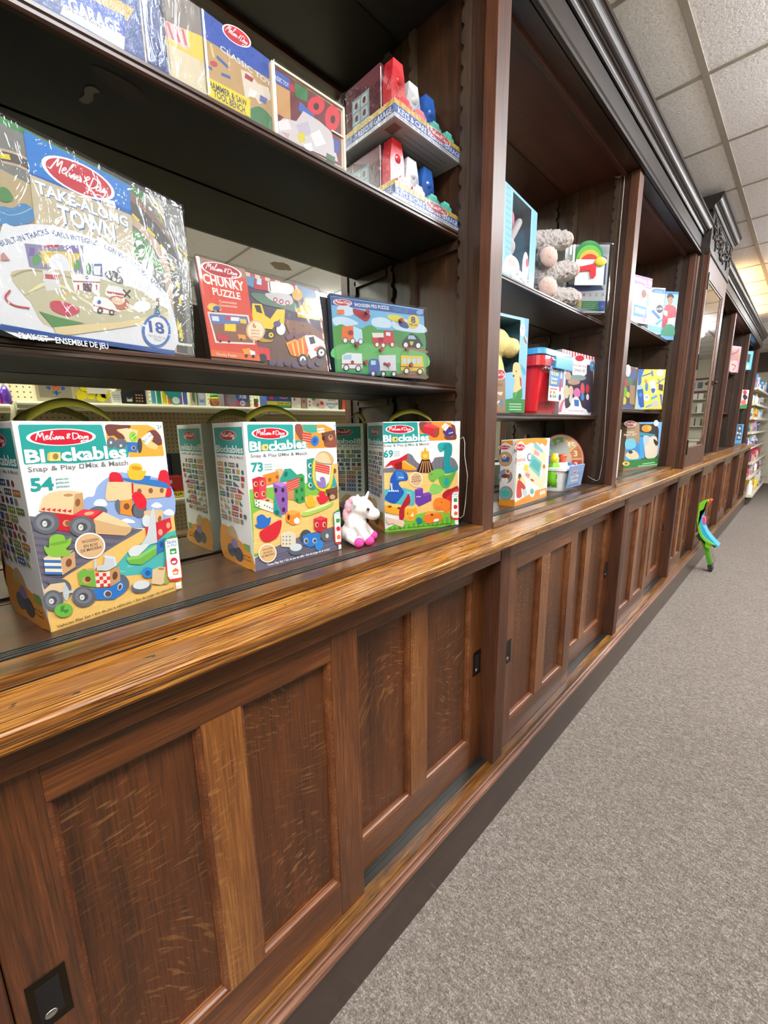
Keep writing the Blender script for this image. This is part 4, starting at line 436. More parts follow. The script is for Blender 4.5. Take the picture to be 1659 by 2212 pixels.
'f69': [('p','#1f9a94',[0,3073,0,3098,1000,3110,1023,3083,1035,2793,1370,2771,1404,2653,1380,2578,766,2539,307,2530,0,2533,0,2580]),('p','#ec9434',[1076,3093,1105,3114,1865,3113,2080,3084,2222,2963,2255,2585,1401,2577,1385,2771,1076,2798]),('s','#7e4436',[1082,3104,1383,3106,1473,3079,1324,3027,1310,2788,1177,2817,1094,2925]),('p','#c62334',[1200,2997,1353,3101,1709,2948,1705,2754,1627,2669,1536,2661,1191,2844]),('e','#9a4a34',[1610,2810,91,-2,1,-124]),('p','#e04450',[1200,2997,1353,3101,1709,2948,1564,2918]),('p','#48387c',[1808,2834,1990,2980,2224,2909,2227,2731,2057,2680,1902,2696]),('p','#ece8e4',[1763,2969,1890,3080,2036,2993,1900,2838]),('t','#8a8a8a','$43.99',1837,2900,162,37,34.8,0,0,None),('p','#ffffff',[2006,2765,2030,2808,2055,2775]),('p','#ffffff',[2055,2775,2079,2818,2105,2785]),('p','#ffffff',[2105,2785,2129,2828,2154,2795]),('s','#7e4436',[1856,2697,2119,2678,2242,2772,2252,2607,1965,2592]),('s','#7e4436',[2082,3019,2206,2991,2245,2772,2217,2772]),('logo',1,[487,2917,431,-6,1,119],'#ffffff','#c8102e'),('t','#ffffff','Bl',-12,2579,235,186,1.2,3,0,None),('p','#f0b25a',[247,2698,287,2713,285,2582,246,2589]),('p','#f7cf7d',[287,2713,411,2716,410,2579,285,2577]),('e','#6a6a4c',[351,2644,31,-1,0,-37]),('t','#ffffff','ckables',427,2584,953,188,0.6,3,0,None),('t','#77777d','Snap & Play',-3,2443,609,72,0.4,1,0,None),('p','#77777d',[633,2505,702,2506,702,2440,635,2439]),('e','#ffffff',[670,2473,17,0,0,-19]),('t','#77777d','Mix & Match',736,2449,650,74,0.8,1,0,None),('t','#1f9a94','69',-8,2150,288,199,1.1,3,0,None),('t','#1f9a94','pieces',304,2287,171,34,-0.1,1,0,None),('t','#1f9a94','pièces',303,2231,171,34,-0.2,1,0,None),('t','#1f9a94','piezas',303,2176,171,34,-0.2,1,0,None),('t','#77777d','2',2167,3066,43,59,6.6,1,0,None),('s','#77747f',[0,1845,185,1862,473,1930,678,2217,765,2230,853,2184,971,2017,1149,1901,1360,1892,1512,1996,1602,2098,2099,2085,2292,1910,2322,1682,1982,1585,763,1645,0,1725]),('k','#66636f',14,[736,2134,751,1701]),('k','#66636f',14,[841,2093,858,1696]),('k','#66636f',14,[947,2051,964,1690]),('k','#66636f',14,[1054,1900,1072,1685]),('k','#66636f',14,[1161,2010,1180,1680]),('k','#66636f',15,[1269,1968,1289,1675]),('k','#66636f',15,[1378,1925,1398,1670]),('k','#66636f',15,[1488,1882,1508,1664]),('k','#66636f',15,[1597,1993,1619,1659]),('k','#66636f',15,[1707,2061,1731,1654]),('k','#66636f',15,[1819,2018,1843,1648]),('k','#66636f',15,[1931,1975,1955,1643]),('k','#66636f',15,[2042,2087,2069,1637]),('k','#66636f',15,[2156,2044,2183,1632]),('p','#efc274',[0,1726,763,1700,2322,1711,2366,699,2385,314,1061,423,0,599]),('k','#f6d68e',11,[12,1683,168,580]),('k','#f6d68e',12,[254,1671,417,560]),('k','#f6d68e',12,[500,1658,669,540]),('k','#f6d68e',12,[748,1646,925,520]),('k','#f6d68e',12,[1000,1634,1184,499]),('k','#f6d68e',12,[1256,1621,1447,478]),('k','#f6d68e',12,[1515,1608,1713,456]),('k','#f6d68e',12,[1778,1595,1984,435]),('k','#f6d68e',12,[2045,1582,2259,413]),('k','#f6d68e',12,[0,1605,2331,1568]),('k','#f6d68e',12,[0,1417,2337,1310]),('k','#f6d68e',12,[0,1228,2342,1050]),('k','#f6d68e',12,[0,1038,2348,788]),('k','#f6d68e',12,[0,847,2354,523]),('p','#53b2bc',[0,1254,584,1271,940,1138,910,719,463,725,0,927]),('p','#8ccfd4',[643,1157,850,1116,731,1091]),('p','#8ccfd4',[731,1074,850,1044,731,1018]),('p','#8ccfd4',[642,1002,850,971,730,946]),('p','#8ccfd4',[730,918,850,898,730,873]),('p','#8ccfd4',[641,846,850,825,730,800]),('p','#7cc040',[0,93,459,275,909,435,1369,513,2000,434,2378,314,2392,6,0,6]),('p','#5fa832',[104,137,192,143,197,72,109,69]),('p','#5fa832',[251,149,339,155,344,72,256,69]),('p','#5fa832',[398,161,488,167,493,72,403,69]),('p','#5fa832',[547,173,637,179,642,73,552,70]),('p','#5fa832',[697,185,788,191,793,73,703,70]),('p','#5fa832',[848,197,939,204,945,74,854,70]),('p','#5fa832',[1000,210,1092,216,1099,74,1007,71]),('p','#5fa832',[1154,222,1246,229,1253,74,1160,71]),('p','#5fa832',[1308,235,1402,241,1409,75,1315,71]),('p','#5fa832',[1464,247,1558,254,1566,75,1472,72]),('p','#5fa832',[1621,260,1716,267,1724,75,1629,72]),('p','#5fa832',[1779,273,1874,280,1884,76,1788,72]),('p','#5fa832',[1938,286,2035,293,2045,76,1948,73]),('p','#5fa832',[2099,299,2196,306,2207,76,2109,73]),('p','#c8202f',[0,1877,188,2048,446,2105,701,2237,694,2082,531,2021,544,1805,356,1814,215,1940]),('p','#8a1420',[301,1964,531,2021,544,1805,356,1814]),('p','#ee9a2c',[537,2029,604,2053,988,1804,976,1756,763,1760,536,1806]),('p','#f6bc48',[537,2029,604,2053,988,1804,882,1825]),('p','#2a2430',[1149,2060,1396,2050,1539,1691,1429,1651,1000,1678,985,1717]),('l','#f09a4a',23,[1179,2009,1075,1685]),('l','#f09a4a',23,[1227,2008,1171,1681]),('l','#f09a4a',23,[1275,2006,1268,1676]),('l','#f09a4a',23,[1324,2004,1365,1671]),('l','#f09a4a',23,[1372,2002,1462,1667]),('s','#f4a72e',[1125,2175,1148,2309,1193,2267,1252,2409,1313,2277,1358,2303,1377,2139,1353,2052,1155,2059]),('e','#f8c860',[1254,2157,78,-3,0,-60]),('s','#1d8f96',[1661,2375,1675,2484,1812,2521,2029,2508,2118,2417,2113,2168,2067,2086,2055,1891,2168,1774,2295,1768,2297,1683,2107,1622,1871,1633,1845,1928,1862,2287,1754,2257]),('p','#26a9ad',[1660,2457,1781,2514,2013,2503,1844,2452,1815,2275,1692,2292]),('e','#0c4a50',[1906,2423,12,0,0,-16]),('l','#0c4a50',12,[1784,2358,1845,2337,1907,2374]),('s','#74b74e',[1362,1616,1514,1734,1760,1759,1886,1646,1858,1479,1640,1462,1517,1370,1394,1447]),('s','#86c860',[1487,1330,1673,1291,1862,1166,1675,1035,1489,1024,1390,1110]),('s','#5aa84a',[1701,1515,2076,1581,2249,1657,2205,1489,2020,1185,1798,1227]),('e','#1f9a96',[1954,1360,81,-17,-22,-122]),('e','#a0704a',[1454,1611,55,-3,0,-28]),('l','#2a6a30',9,[1449,1422,1547,1439]),('s','#1f58b0',[0,1008,148,1243,181,1566,327,1761,471,1768,675,1677,703,1484,469,1456,439,1362,584,1161,524,1027,346,845,172,863,58,948]),('p','#3a7ccc',[341,1720,370,1751,587,1708,609,1503,376,1497]),('p','#dce8f4',[174,1432,242,1401,179,1377]),('p','#dce8f4',[105,1197,148,1238,176,1176]),('p','#dce8f4',[179,1388,248,1357,184,1333]),('p','#dce8f4',[168,1193,212,1234,240,1172]),('p','#dce8f4',[184,1344,253,1313,189,1290]),('p','#dce8f4',[231,1189,275,1230,303,1168]),('p','#dce8f4',[189,1300,258,1269,194,1246]),('p','#dce8f4',[295,1185,339,1226,367,1164]),('p','#dce8f4',[195,1257,263,1225,200,1202]),('p','#dce8f4',[359,1181,403,1222,431,1160]),('p','#f2f2f2',[423,1559,450,1601,475,1556]),('p','#f2f2f2',[475,1556,502,1599,528,1554]),('p','#f2f2f2',[528,1554,554,1596,580,1551]),('e','#10305a',[453,1672,12,-1,0,-14]),('e','#10305a',[552,1678,12,-1,0,-14]),('p','#6a3aa0',[928,1195,1060,1248,1182,1221,1188,1067,1365,1098,1458,1021,1460,836,1061,685,940,802]),('p','#8a5cc0',[928,1195,1060,1248,1182,1221,1030,1166]),('p','#7c4cb4',[1188,1067,1365,1098,1458,1021,1213,980]),('p','#f2f2f2',[970,969,994,1006,1018,965]),('p','#f2f2f2',[1018,965,1043,1003,1067,962]),('p','#f2f2f2',[1067,962,1091,1000,1115,959]),('p','#f0a52e',[0,802,143,846,596,757,970,672,1006,513,894,265,638,288,579,434,9,593]),('p','#f8c060',[0,802,143,846,596,757,1000,670,894,630,580,637]),('e','#7a4418',[147,749,64,-5,0,-33]),('e','#7a4418',[433,682,59,-5,0,-34]),('s','#b02030',[458,246,432,587,522,776,641,963,731,1082,784,925,760,787,610,658,594,433,518,241]),('s','#e8c8b0',[7,454,283,375,578,293,547,125,398,167,223,253,105,236]),('e','#2a1a10',[699,504,18,-1,0,-23]),('l','#7a3a10',9,[743,392,794,337,831,385]),('p','#f6efe0',[873,529,879,404,782,417]),('s','#a81c2c',[1818,940,1864,1052,1989,1130,2116,1151,2275,1213,2339,1195,2349,1050,2150,1048,2123,774,1930,846]),('s','#d8283a',[1930,817,1992,928,2119,963,2123,774]),('s','#ee7f2c',[1523,645,1553,843,1708,904,1930,846,2091,748,2101,543,1937,380,1839,534,1650,520]),('e','#2a1a10',[1798,751,16,-1,0,-20]),('l','#8a3a10',12,[1601,639,1681,581,1759,633]),('p','#ee7a2a',[1215,410,1322,522,1777,428,1849,241,1717,179,1309,142,1215,252]),('p','#f6984a',[1215,410,1322,522,1777,428,1400,424]),('p','#ececec',[1558,266,1716,267,1685,190,1521,181]),('e','#7a3a1a',[1478,403,50,-4,0,-35]),('s','#1d7a86',[964,288,1031,362,1154,300,1148,185,1031,161]),('e','#f4efe2',[970,1489,204,-11,0,-216]),('e','#d8b184',[970,1489,180,-10,0,-194]),('t','#3c3028','WOODEN',839,1537,245,38,4.8,1,0,None),('t','#3c3028','EN BOIS',857,1476,210,38,6.0,1,0,None),('t','#3c3028','DE MADERA',815,1406,306,38,6.2,1,0,None),('t','#2a4a1c','Dinosaurs Play Set • Kit de jeu dinosaures • Set de juego de dinosaurios',102,58,2032,45,0.3,1,0,None),('s','#c8402f',[2092,308,2118,1007,2181,1060,2349,1067,2381,201,2165,225]),('p','#ffffff',[2124,335,2144,993,2195,1036,2343,1044,2373,232,2184,253]),('t','#2f62a8','Skills',2151,952,173,57,2.0,1,0,None),('t','#2f62a8','at Play',2158,893,174,37,1.9,1,0,None),('p','#3f9a4a',[2192,851,2308,855,2317,737,2200,734]),('e','#d8303c',[2262,583,68,-5,1,-68]),('p','#ea7a33',[2213,405,2271,453,2343,406,2332,324,2228,327]),('p','#f6f2ea',[2251,171,2368,172,2378,28,2260,27])],
'ftown': [('p','#3f8a4c',[2322,2443,4720,2345,4720,71,1962,0]),('p','#7c7c78',[2311,2365,4720,2385,4720,71,1962,0]),('p','#b9a47c',[2240,1860,2592,1810,3793,1350,3655,457,1982,48]),('e','#91918c',[4167,2321,91,37,-7,-66]),('e','#91918c',[4293,2203,94,37,-7,-68]),('e','#91918c',[4215,2037,93,35,-7,-68]),('e','#91918c',[4426,2081,98,36,-7,-69]),('e','#91918c',[4544,2195,100,38,-7,-70]),('e','#91918c',[4594,2035,102,37,-7,-71]),('e','#91918c',[4387,1908,97,34,-7,-70]),('e','#91918c',[4621,1864,103,35,-7,-72]),('p','#d8d8d0',[4047,2370,4085,2370,4057,2111,4019,2113]),('p','#2f7a40',[3844,2364,4047,2370,4024,2164,3835,2201]),('l','#8a6a54',204,[3749,2229,4027,2099,4281,1888,4436,1549,4492,1010,4491,78]),('l','#c0a48c',156,[2260,2007,2439,2042,2620,2022]),('l','#55534f',99,[2260,2007,2439,2042,2620,2022]),('l','#c4a890',316,[3710,2039,4008,1926,4299,1667,4429,1273,4421,68]),('l','#4f4e4b',210,[3750,2087,4033,1985,4348,1736,4497,1292,4491,78]),('k','#e0cc2a',42,[3829,1989,3933,1931]),('k','#e0cc2a',44,[4050,1874,4171,1806]),('k','#e0cc2a',46,[4252,1713,4347,1620]),('k','#e0cc2a',47,[4420,1499,4463,1393]),('k','#e0cc2a',48,[4504,1247,4526,1132]),('k','#e0cc2a',48,[4524,989,4533,858]),('p','#e0cc2a',[4443,637,4511,515,4539,324,4458,330,4459,447,4424,441]),('p','#e0cc2a',[2264,2034,2353,2058,2363,2006,2256,1974]),('p','#ece8dc',[4416,244,4700,260,4701,220,4412,205]),('k','#c8b434',32,[4319,2058,4272,2195,4247,2337]),('k','#c8b434',32,[4156,2225,4247,2337,4347,2224]),('k','#c8b434',36,[4569,1792,4718,1693,4720,1587]),('k','#c8b434',36,[4643,1632,4720,1587,4720,1754]),('p','#2f7a40',[4720,1378,4720,1405,4720,78,4706,68]),('s','#5a9a54',[3811,1755,3949,1737,4158,1498,4302,1292,4043,1358,3803,1437]),('e','#3f7a44',[3894,1584,99,33,-8,-70]),('s','#4a88bc',[2178,1428,2299,1463,2434,1570,2539,1518,2497,1393,2334,1285,2149,1224]),('l','#9cc4dc',8,[2170,1374,2262,1371,2393,1447,2505,1545]),('s','#4f8a4c',[2209,1645,2280,1663,2327,1579,2259,1512,2190,1510]),('p','#1479cc',[2540,2411,3836,2368,3808,1965,2533,1930]),('p','#0e5fae',[2537,1958,3816,2033,3811,1958,2538,1926]),('p','#c9bb9c',[2539,1933,3812,1967,3799,1369,2519,1367]),('logo',1,[3141,2149,440,-24,105,199],'#ffffff','#c8233a'),('t','#f2f4f6','TAKE-ALONG',2584,1759,1166,136,1.1,3,0,'#3a78b4'),('t','#f2f4f6','TOWN',2803,1507,735,210,2.3,3,0,'#3a78b4'),('p','#ecebe6',[3380,2014,3575,2060,3589,1967,3388,1941]),('t','#5a5a5a','$49.99',3396,1947,162,41,9.6,0,0,None),('s','#e9e9ee',[2137,1141,2294,1257,2532,1372,2808,1438,3177,1451,3585,1416,3938,1292,4175,1076,4344,861,4333,95,3084,46,1976,5]),('t','#3f5c94','BUILT-IN TRACKS',2125,979,634,61,31.3,1,0,None),('t','#3f5c94','RAILS INTÉGRES',2707,1301,574,66,6.8,1,0,None),('t','#3f5c94','CON VÍAS',3350,1363,334,72,-12.8,1,0,None),('t','#3f5c94','INCORPORADAS',3712,1283,566,76,-31.0,1,0,None),('p','#8d86a8',[2368,1095,2580,1145,3067,1308,3005,815,2382,829]),('p','#d8c05a',[2529,1065,3040,1208,2884,918,2536,918]),('s','#e6e6ee',[2617,928,2660,1042,2765,1105,2843,1056,2847,863,2703,851]),('p','#c03a4a',[2593,1149,2758,1211,2754,1181,2588,1112]),('p','#7a64a8',[2414,1062,2474,1081,2460,979,2400,960]),('p','#7a64a8',[2865,1225,2957,1263,3006,1182,2855,1148]),('e','#5a9a5e',[2473,934,48,15,-10,-71]),('e','#5a9a5e',[2956,1023,44,13,-8,-66]),('e','#4a8a54',[3099,1012,36,10,-10,-81]),('s','#c8c0a0',[2164,669,2391,804,2884,918,3356,925,3802,926,4084,801,4262,693,3461,350,2552,127,2335,392]),('l','#a89a74',22,[2187,662,2389,789,2729,829,3178,813]),('l','#d8c050',19,[2372,572,2601,705,2851,666,2567,446]),('l','#e6dfb8',33,[2338,507,2543,675,2795,682,2991,576,3307,520,3871,680]),('l','#b8a878',12,[2282,464,2595,660,2905,618]),('p','#dcdcd8',[2524,829,2718,856,2704,644,2531,585]),('p','#c03a4a',[2546,792,2714,825,2706,763,2544,734]),('p','#efefec',[2880,887,3246,975,3207,725,2876,688]),('p','#b8606c',[2876,802,3235,885,3233,868,2874,782]),('p','#3a4a5a',[2996,804,3119,830,3102,714,2991,702]),('p','#4a6ab0',[3149,1096,3290,1139,3278,968,3146,947]),('p','#f0e8e0',[3170,1071,3261,1099,3246,975,3164,960]),('e','#4a6ab0',[3061,892,23,6,-3,-26]),('p','#b03a4a',[2923,762,2946,768,2937,696,2915,695]),('p','#b03a4a',[3001,782,3025,789,3016,716,2993,715]),('p','#b03a4a',[3081,804,3106,810,3097,737,3073,735]),('p','#b03a4a',[3163,825,3188,832,3179,758,3155,756]),('s','#4a4a52',[3318,1028,3373,1068,3477,1090,3565,1016,3557,947,3442,941,3344,971]),('e','#c8c89a',[3438,972,32,9,-3,-27]),('e','#e8e8e8',[3372,995,21,6,-3,-23]),('e','#e8e8e8',[3498,972,22,6,-3,-24]),('e','#7a7a8a',[3543,1134,40,12,-5,-41]),('e','#e8e8ee',[3543,1134,27,8,-3,-29]),('s','#e8ece8',[3284,744,3348,858,3523,888,3587,820,3505,733,3329,706]),('k','#c02a34',29,[3312,767,3565,789]),('k','#2a2a2e',26,[3556,863,3654,769]),('k','#2a2a2e',26,[3667,883,3542,742]),('e','#c06a54',[3470,657,156,-4,-36,-98]),('e','#e8c8a8',[3455,679,89,-2,-20,-53]),('e','#ffffff',[3833,689,141,32,-9,-82]),('s','#f2f2f0',[3088,504,3116,638,3161,673,3325,673,3417,578,3416,493,3133,449]),('k','#c84a54',22,[3096,537,3427,513]),('e','#2f62b8',[3184,598,27,6,-4,-30]),('e','#2a2a2e',[3183,484,44,10,-5,-44]),('e','#2a2a2e',[3347,495,42,9,-5,-41]),('e','#e0e0e0',[3183,484,19,4,-2,-18]),('e','#e0e0e0',[3347,495,19,4,-2,-19]),('s','#c83a5a',[2569,461,2713,495,2884,458,2892,397,2748,319,2569,357]),('l','#e8b8c0',16,[2725,360,2812,472,2880,426]),('p','#4a8a4c',[2414,308,2628,279,2952,266,2553,135]),('p','#e6cf9c',[2553,135,2950,250,3465,385,4272,686,4268,582,3454,297,2777,83,2583,41]),('l','#c83a44',19,[2139,491,2077,386,2151,321,2313,322]),('p','#c88a8a',[2100,879,2134,916,2183,844,2090,809]),('p','#4a7a9a',[4055,721,4097,731,4130,646,4024,624]),('p','#5a5a54',[4083,873,4134,885,4118,736,4068,724]),('e','#c83a34',[4105,845,15,4,-2,-15]),('e','#d8c83a',[4101,805,15,3,-2,-15]),('e','#3a9a4a',[4096,764,15,3,-2,-15]),('p','#1f4fa0',[1985,69,2557,59,4333,99,4325,15,1955,0]),('t','#e8ecf4','PLAY SET',2151,-70,320,74,1.6,2,0,None),('t','#e8ecf4','ENSEMBLE DE JEU',2555,-63,685,79,2.1,2,0,None),('e','#2a6cc0',[4037,360,252,46,-28,-262]),('e','#ecebee',[4037,360,207,38,-23,-220]),('t','#2a52a0','18',3911,328,266,171,2.3,3,0,None),('t','#6a7a9a','PIECES•PIÈCES',3886,247,296,37,0.3,0,0,None),('t','#6a7a9a','PIEZAS',3979,201,125,37,0.8,0,0,None)],
'fchunky': [('p','#4a3a52',[949,1839,2680,1810,2700,45,983,66]),('p','#6a4a3a',[1010,917,2607,881,2700,45,983,66]),('p','#e0c0a8',[965,1826,1070,1825,1063,1740,957,1742]),('p','#b04a44',[1070,1825,1178,1824,1171,1739,1063,1740]),('p','#e0c0a8',[1178,1824,1287,1824,1280,1737,1171,1739]),('p','#b04a44',[1287,1824,1399,1823,1391,1735,1280,1737]),('p','#e0c0a8',[1399,1823,1512,1822,1505,1733,1391,1735]),('p','#b04a44',[1512,1822,1628,1821,1621,1732,1505,1733]),('p','#e0c0a8',[1628,1821,1746,1820,1738,1730,1621,1732]),('p','#b04a44',[1746,1820,1866,1819,1859,1728,1738,1730]),('p','#e0c0a8',[1866,1819,1989,1818,1981,1726,1859,1728]),('p','#b04a44',[1989,1818,2114,1817,2106,1724,1981,1726]),('p','#e0c0a8',[2114,1817,2241,1816,2233,1722,2106,1724]),('p','#b04a44',[2241,1816,2371,1815,2363,1720,2233,1722]),('p','#e0c0a8',[2371,1815,2503,1814,2495,1718,2363,1720]),('p','#b04a44',[2503,1814,2638,1813,2630,1716,2495,1718]),('p','#f0d8c8',[2635,1820,2700,1823,2700,1705,2637,1703]),('p','#c86a5a',[2637,1703,2700,1705,2700,1587,2639,1585]),('p','#f0d8c8',[2639,1585,2700,1587,2700,1469,2642,1468]),('p','#c86a5a',[2642,1468,2700,1469,2700,1350,2644,1350]),('p','#f0d8c8',[2644,1350,2700,1350,2700,1231,2647,1232]),('p','#c86a5a',[2647,1232,2700,1231,2700,1112,2649,1114]),('p','#f0d8c8',[2649,1114,2700,1112,2700,993,2652,996]),('p','#c86a5a',[2652,996,2700,993,2700,873,2654,877]),('p','#f0d8c8',[2654,877,2700,873,2700,753,2656,758]),('p','#c86a5a',[2656,758,2700,753,2700,633,2659,639]),('p','#f0d8c8',[2659,639,2700,633,2700,512,2661,519]),('p','#c86a5a',[2661,519,2700,512,2700,392,2664,399]),('p','#f0d8c8',[2664,399,2700,392,2700,271,2666,279]),('p','#c86a5a',[2666,279,2700,271,2700,149,2669,159]),('p','#f0d8c8',[2669,159,2700,149,2700,28,2671,38]),('p','#5a8ab0',[961,1743,1155,1755,1099,1541,947,1574]),('p','#5a86ac',[2140,1841,2631,1800,2557,1520,2295,1469]),('s','#e6e4e2',[1459,1740,1792,1798,2043,1783,2016,1633,1746,1540,1424,1543]),('p','#b83040',[1149,1720,1441,1754,1424,1543,1108,1526]),('p','#b8d8e8',[1210,1751,1308,1764,1285,1632,1178,1632]),('k','#2a2a2a',20,[1482,1763,1473,1553]),('s','#5a7a64',[1023,1424,1570,1469,2065,1425,2077,1244,1694,1246,1220,1261]),('s','#c8c4c4',[1377,1498,1920,1577,1976,1407,1707,1320,1399,1399]),('e','#a83a4a',[1558,1396,54,11,-10,-54]),('e','#e0d0d0',[1558,1396,29,6,-5,-29]),('e','#a83a4a',[1699,1389,56,11,-10,-55]),('e','#e0d0d0',[1699,1389,30,6,-5,-29]),('e','#a83a4a',[1845,1389,57,11,-10,-56]),('e','#e0d0d0',[1845,1389,31,6,-5,-30]),('e','#d8a02a',[2135,1621,138,29,-23,-129]),('e','#b07a1a',[2102,1633,18,4,-3,-19]),('e','#b07a1a',[2190,1633,18,4,-3,-19]),('p','#8a5a40',[1656,1027,2266,1055,2656,889,2648,579,1775,759]),('e','#5a3428',[1808,944,22,4,-3,-19]),('e','#5a3428',[1920,853,22,3,-3,-19]),('e','#5a3428',[2159,964,23,4,-3,-19]),('e','#5a3428',[2318,839,24,3,-3,-19]),('e','#5a3428',[1623,844,21,3,-3,-18]),('e','#5a3428',[1756,1008,22,4,-3,-18]),('e','#5a3428',[1989,754,22,3,-3,-19]),('p','#d8b82a',[2045,1312,2189,1375,2316,1585,2554,1633,2655,1539,2661,1311,2657,1157,2057,1131]),('p','#c8d8c8',[2309,1546,2523,1589,2567,1446,2311,1435]),('k','#e8e8d8',36,[2074,1225,2640,1193]),('s','#c89a20',[967,776,1129,733,1349,662,1324,519,1047,482,956,605]),('p','#f2c81e',[1007,1219,1217,1243,1257,1028,1365,977,1564,1205,1756,1240,1672,887,1535,689,1479,716,1592,1016,1469,890,1368,769,980,744,965,977]),('p','#2a2a2e',[1050,1194,1181,1213,1203,1053,1080,1065]),('e','#e8e8e8',[1583,802,110,17,-22,-124]),('e','#5a4a7a',[1510,897,92,15,-11,-65]),('s','#2a2a2a',[1156,668,1365,751,1431,674,1331,555,1137,563]),('e','#f2c81e',[1327,648,57,8,-9,-53]),('e','#2a2a2a',[1327,648,24,3,-4,-21]),('p','#f0a020',[1650,527,2171,780,2249,455,2122,253,1734,285]),('p','#f8f0e8',[2168,761,2426,798,2670,698,2651,464,2237,265,2156,444]),('p','#e86a1e',[1687,496,2150,711,2208,431,2076,248,1757,295]),('p','#f8c84a',[1787,537,1833,558,1861,281,1825,270]),('p','#f8c84a',[1918,598,1965,619,1971,307,1934,296]),('p','#f8c84a',[2052,660,2100,681,2082,335,2045,323]),('e','#7a4a5a',[1735,653,61,8,-9,-52]),('e','#7a4a5a',[1816,700,61,9,-9,-52]),('e','#7a4a5a',[1897,748,62,9,-9,-52]),('e','#7a4a5a',[1959,684,63,9,-9,-52]),('e','#7a4a5a',[2043,732,64,9,-9,-53]),('e','#7a4a5a',[2127,781,64,9,-10,-53]),('p','#2a3440',[2261,726,2397,768,2428,628,2280,579]),('s','#e86a3a',[2343,466,2553,587,2662,523,2644,424]),('e','#2a2a2e',[2018,224,128,13,-22,-121]),('e','#f0f0f0',[2018,224,77,8,-14,-75]),('e','#2a2a2e',[2018,224,27,3,-5,-26]),('e','#2a2a2e',[2549,433,138,16,-23,-125]),('e','#f0f0f0',[2549,433,84,10,-14,-78]),('e','#2a2a2e',[2549,433,29,3,-5,-27]),('p','#d8303a',[914,364,1239,369,1216,124,989,100]),('s','#2a2a2e',[980,202,1119,234,1133,98,976,72]),('e','#5a4a6a',[1246,74,81,8,-11,-64]),('e','#5a4a6a',[1422,49,83,8,-11,-65]),('e','#5a4a6a',[1618,111,86,8,-12,-66]),('e','#5a4a6a',[1805,85,88,8,-12,-67]),('e','#5a4a6a',[2013,149,91,9,-12,-68]),('e','#5a4a6a',[2212,124,94,9,-12,-69]),('e','#5a4a6a',[2434,190,97,9,-13,-70]),('p','#a87a68',[0,1860,958,1860,969,1744,946,974,964,438,985,80,0,72,0,1051]),('p','#d8452c',[0,1662,949,1674,967,776,985,80,0,72,0,1053]),('p','#e86a34',[0,195,980,202,985,80,0,72]),('logo',1,[478,1717,395,3,56,137],'#ffffff','#b4202e'),('t','#f6eee8','CHUNKY',82,1404,802,175,1.6,3,0,None),('t','#f6eee8','PUZZLE',230,1225,544,131,1.5,2,0,None),('t','#f2dcd0','Construction',327,1100,345,49,4.6,1,0,None),('t','#f2dcd0','Construcción',321,1029,353,49,5.5,1,0,None),('s','#e0c050',[78,977,170,1057,328,1025,314,943,146,912]),('e','#3a5a9a',[254,979,75,14,-8,-46]),('e','#2a2a2e',[177,902,27,5,-4,-26]),('e','#2a2a2e',[273,932,27,5,-4,-26]),('p','#f0d8d0',[61,881,878,962,928,399,119,328]),('p','#8a5a48',[89,855,847,930,896,429,151,363]),('p','#5a74a8',[89,855,847,930,848,790,106,671]),('p','#dcdce4',[130,816,262,829,264,744,132,732]),('p','#c83a44',[393,861,496,869,492,804,388,793]),('p','#e8e4e4',[502,864,679,884,659,809,496,792]),('p','#e0c030',[675,861,818,869,811,784,689,781]),('p','#f0c820',[358,711,584,741,560,597,335,580]),('p','#c83040',[156,490,356,503,430,400,184,368]),('p','#f09a30',[587,552,747,559,751,476,606,457]),('e','#2a2a2e',[218,372,27,4,-4,-26]),('e','#2a2a2e',[387,388,28,4,-4,-26]),('e','#2a2a2e',[642,462,25,3,-4,-24]),('e','#f2c890',[988,685,210,32,-36,-208]),('e','#c86a4a',[988,685,194,29,-34,-194]),('e','#f4dcb4',[988,685,183,27,-32,-184]),('t','#c05a3a','6',933,730,75,91,3.7,2,0,None),('t','#c05a3a','pieces',892,663,181,41,4.3,1,0,None),('t','#c05a3a','pièces',880,598,181,41,3.9,1,0,None),('t','#c05a3a','piezas',869,532,180,41,3.6,1,0,None),('p','#f09a30',[628,278,796,315,794,198,645,171]),('p','#f4ece4',[790,281,896,260,891,185,791,181]),('e','#2a2a2e',[696,154,33,4,-6,-34]),('e','#2a2a2e',[842,160,34,4,-6,-34]),('t','#f4dcd0','Chunky Puzzle',92,97,404,52,1.7,1,0,None)],
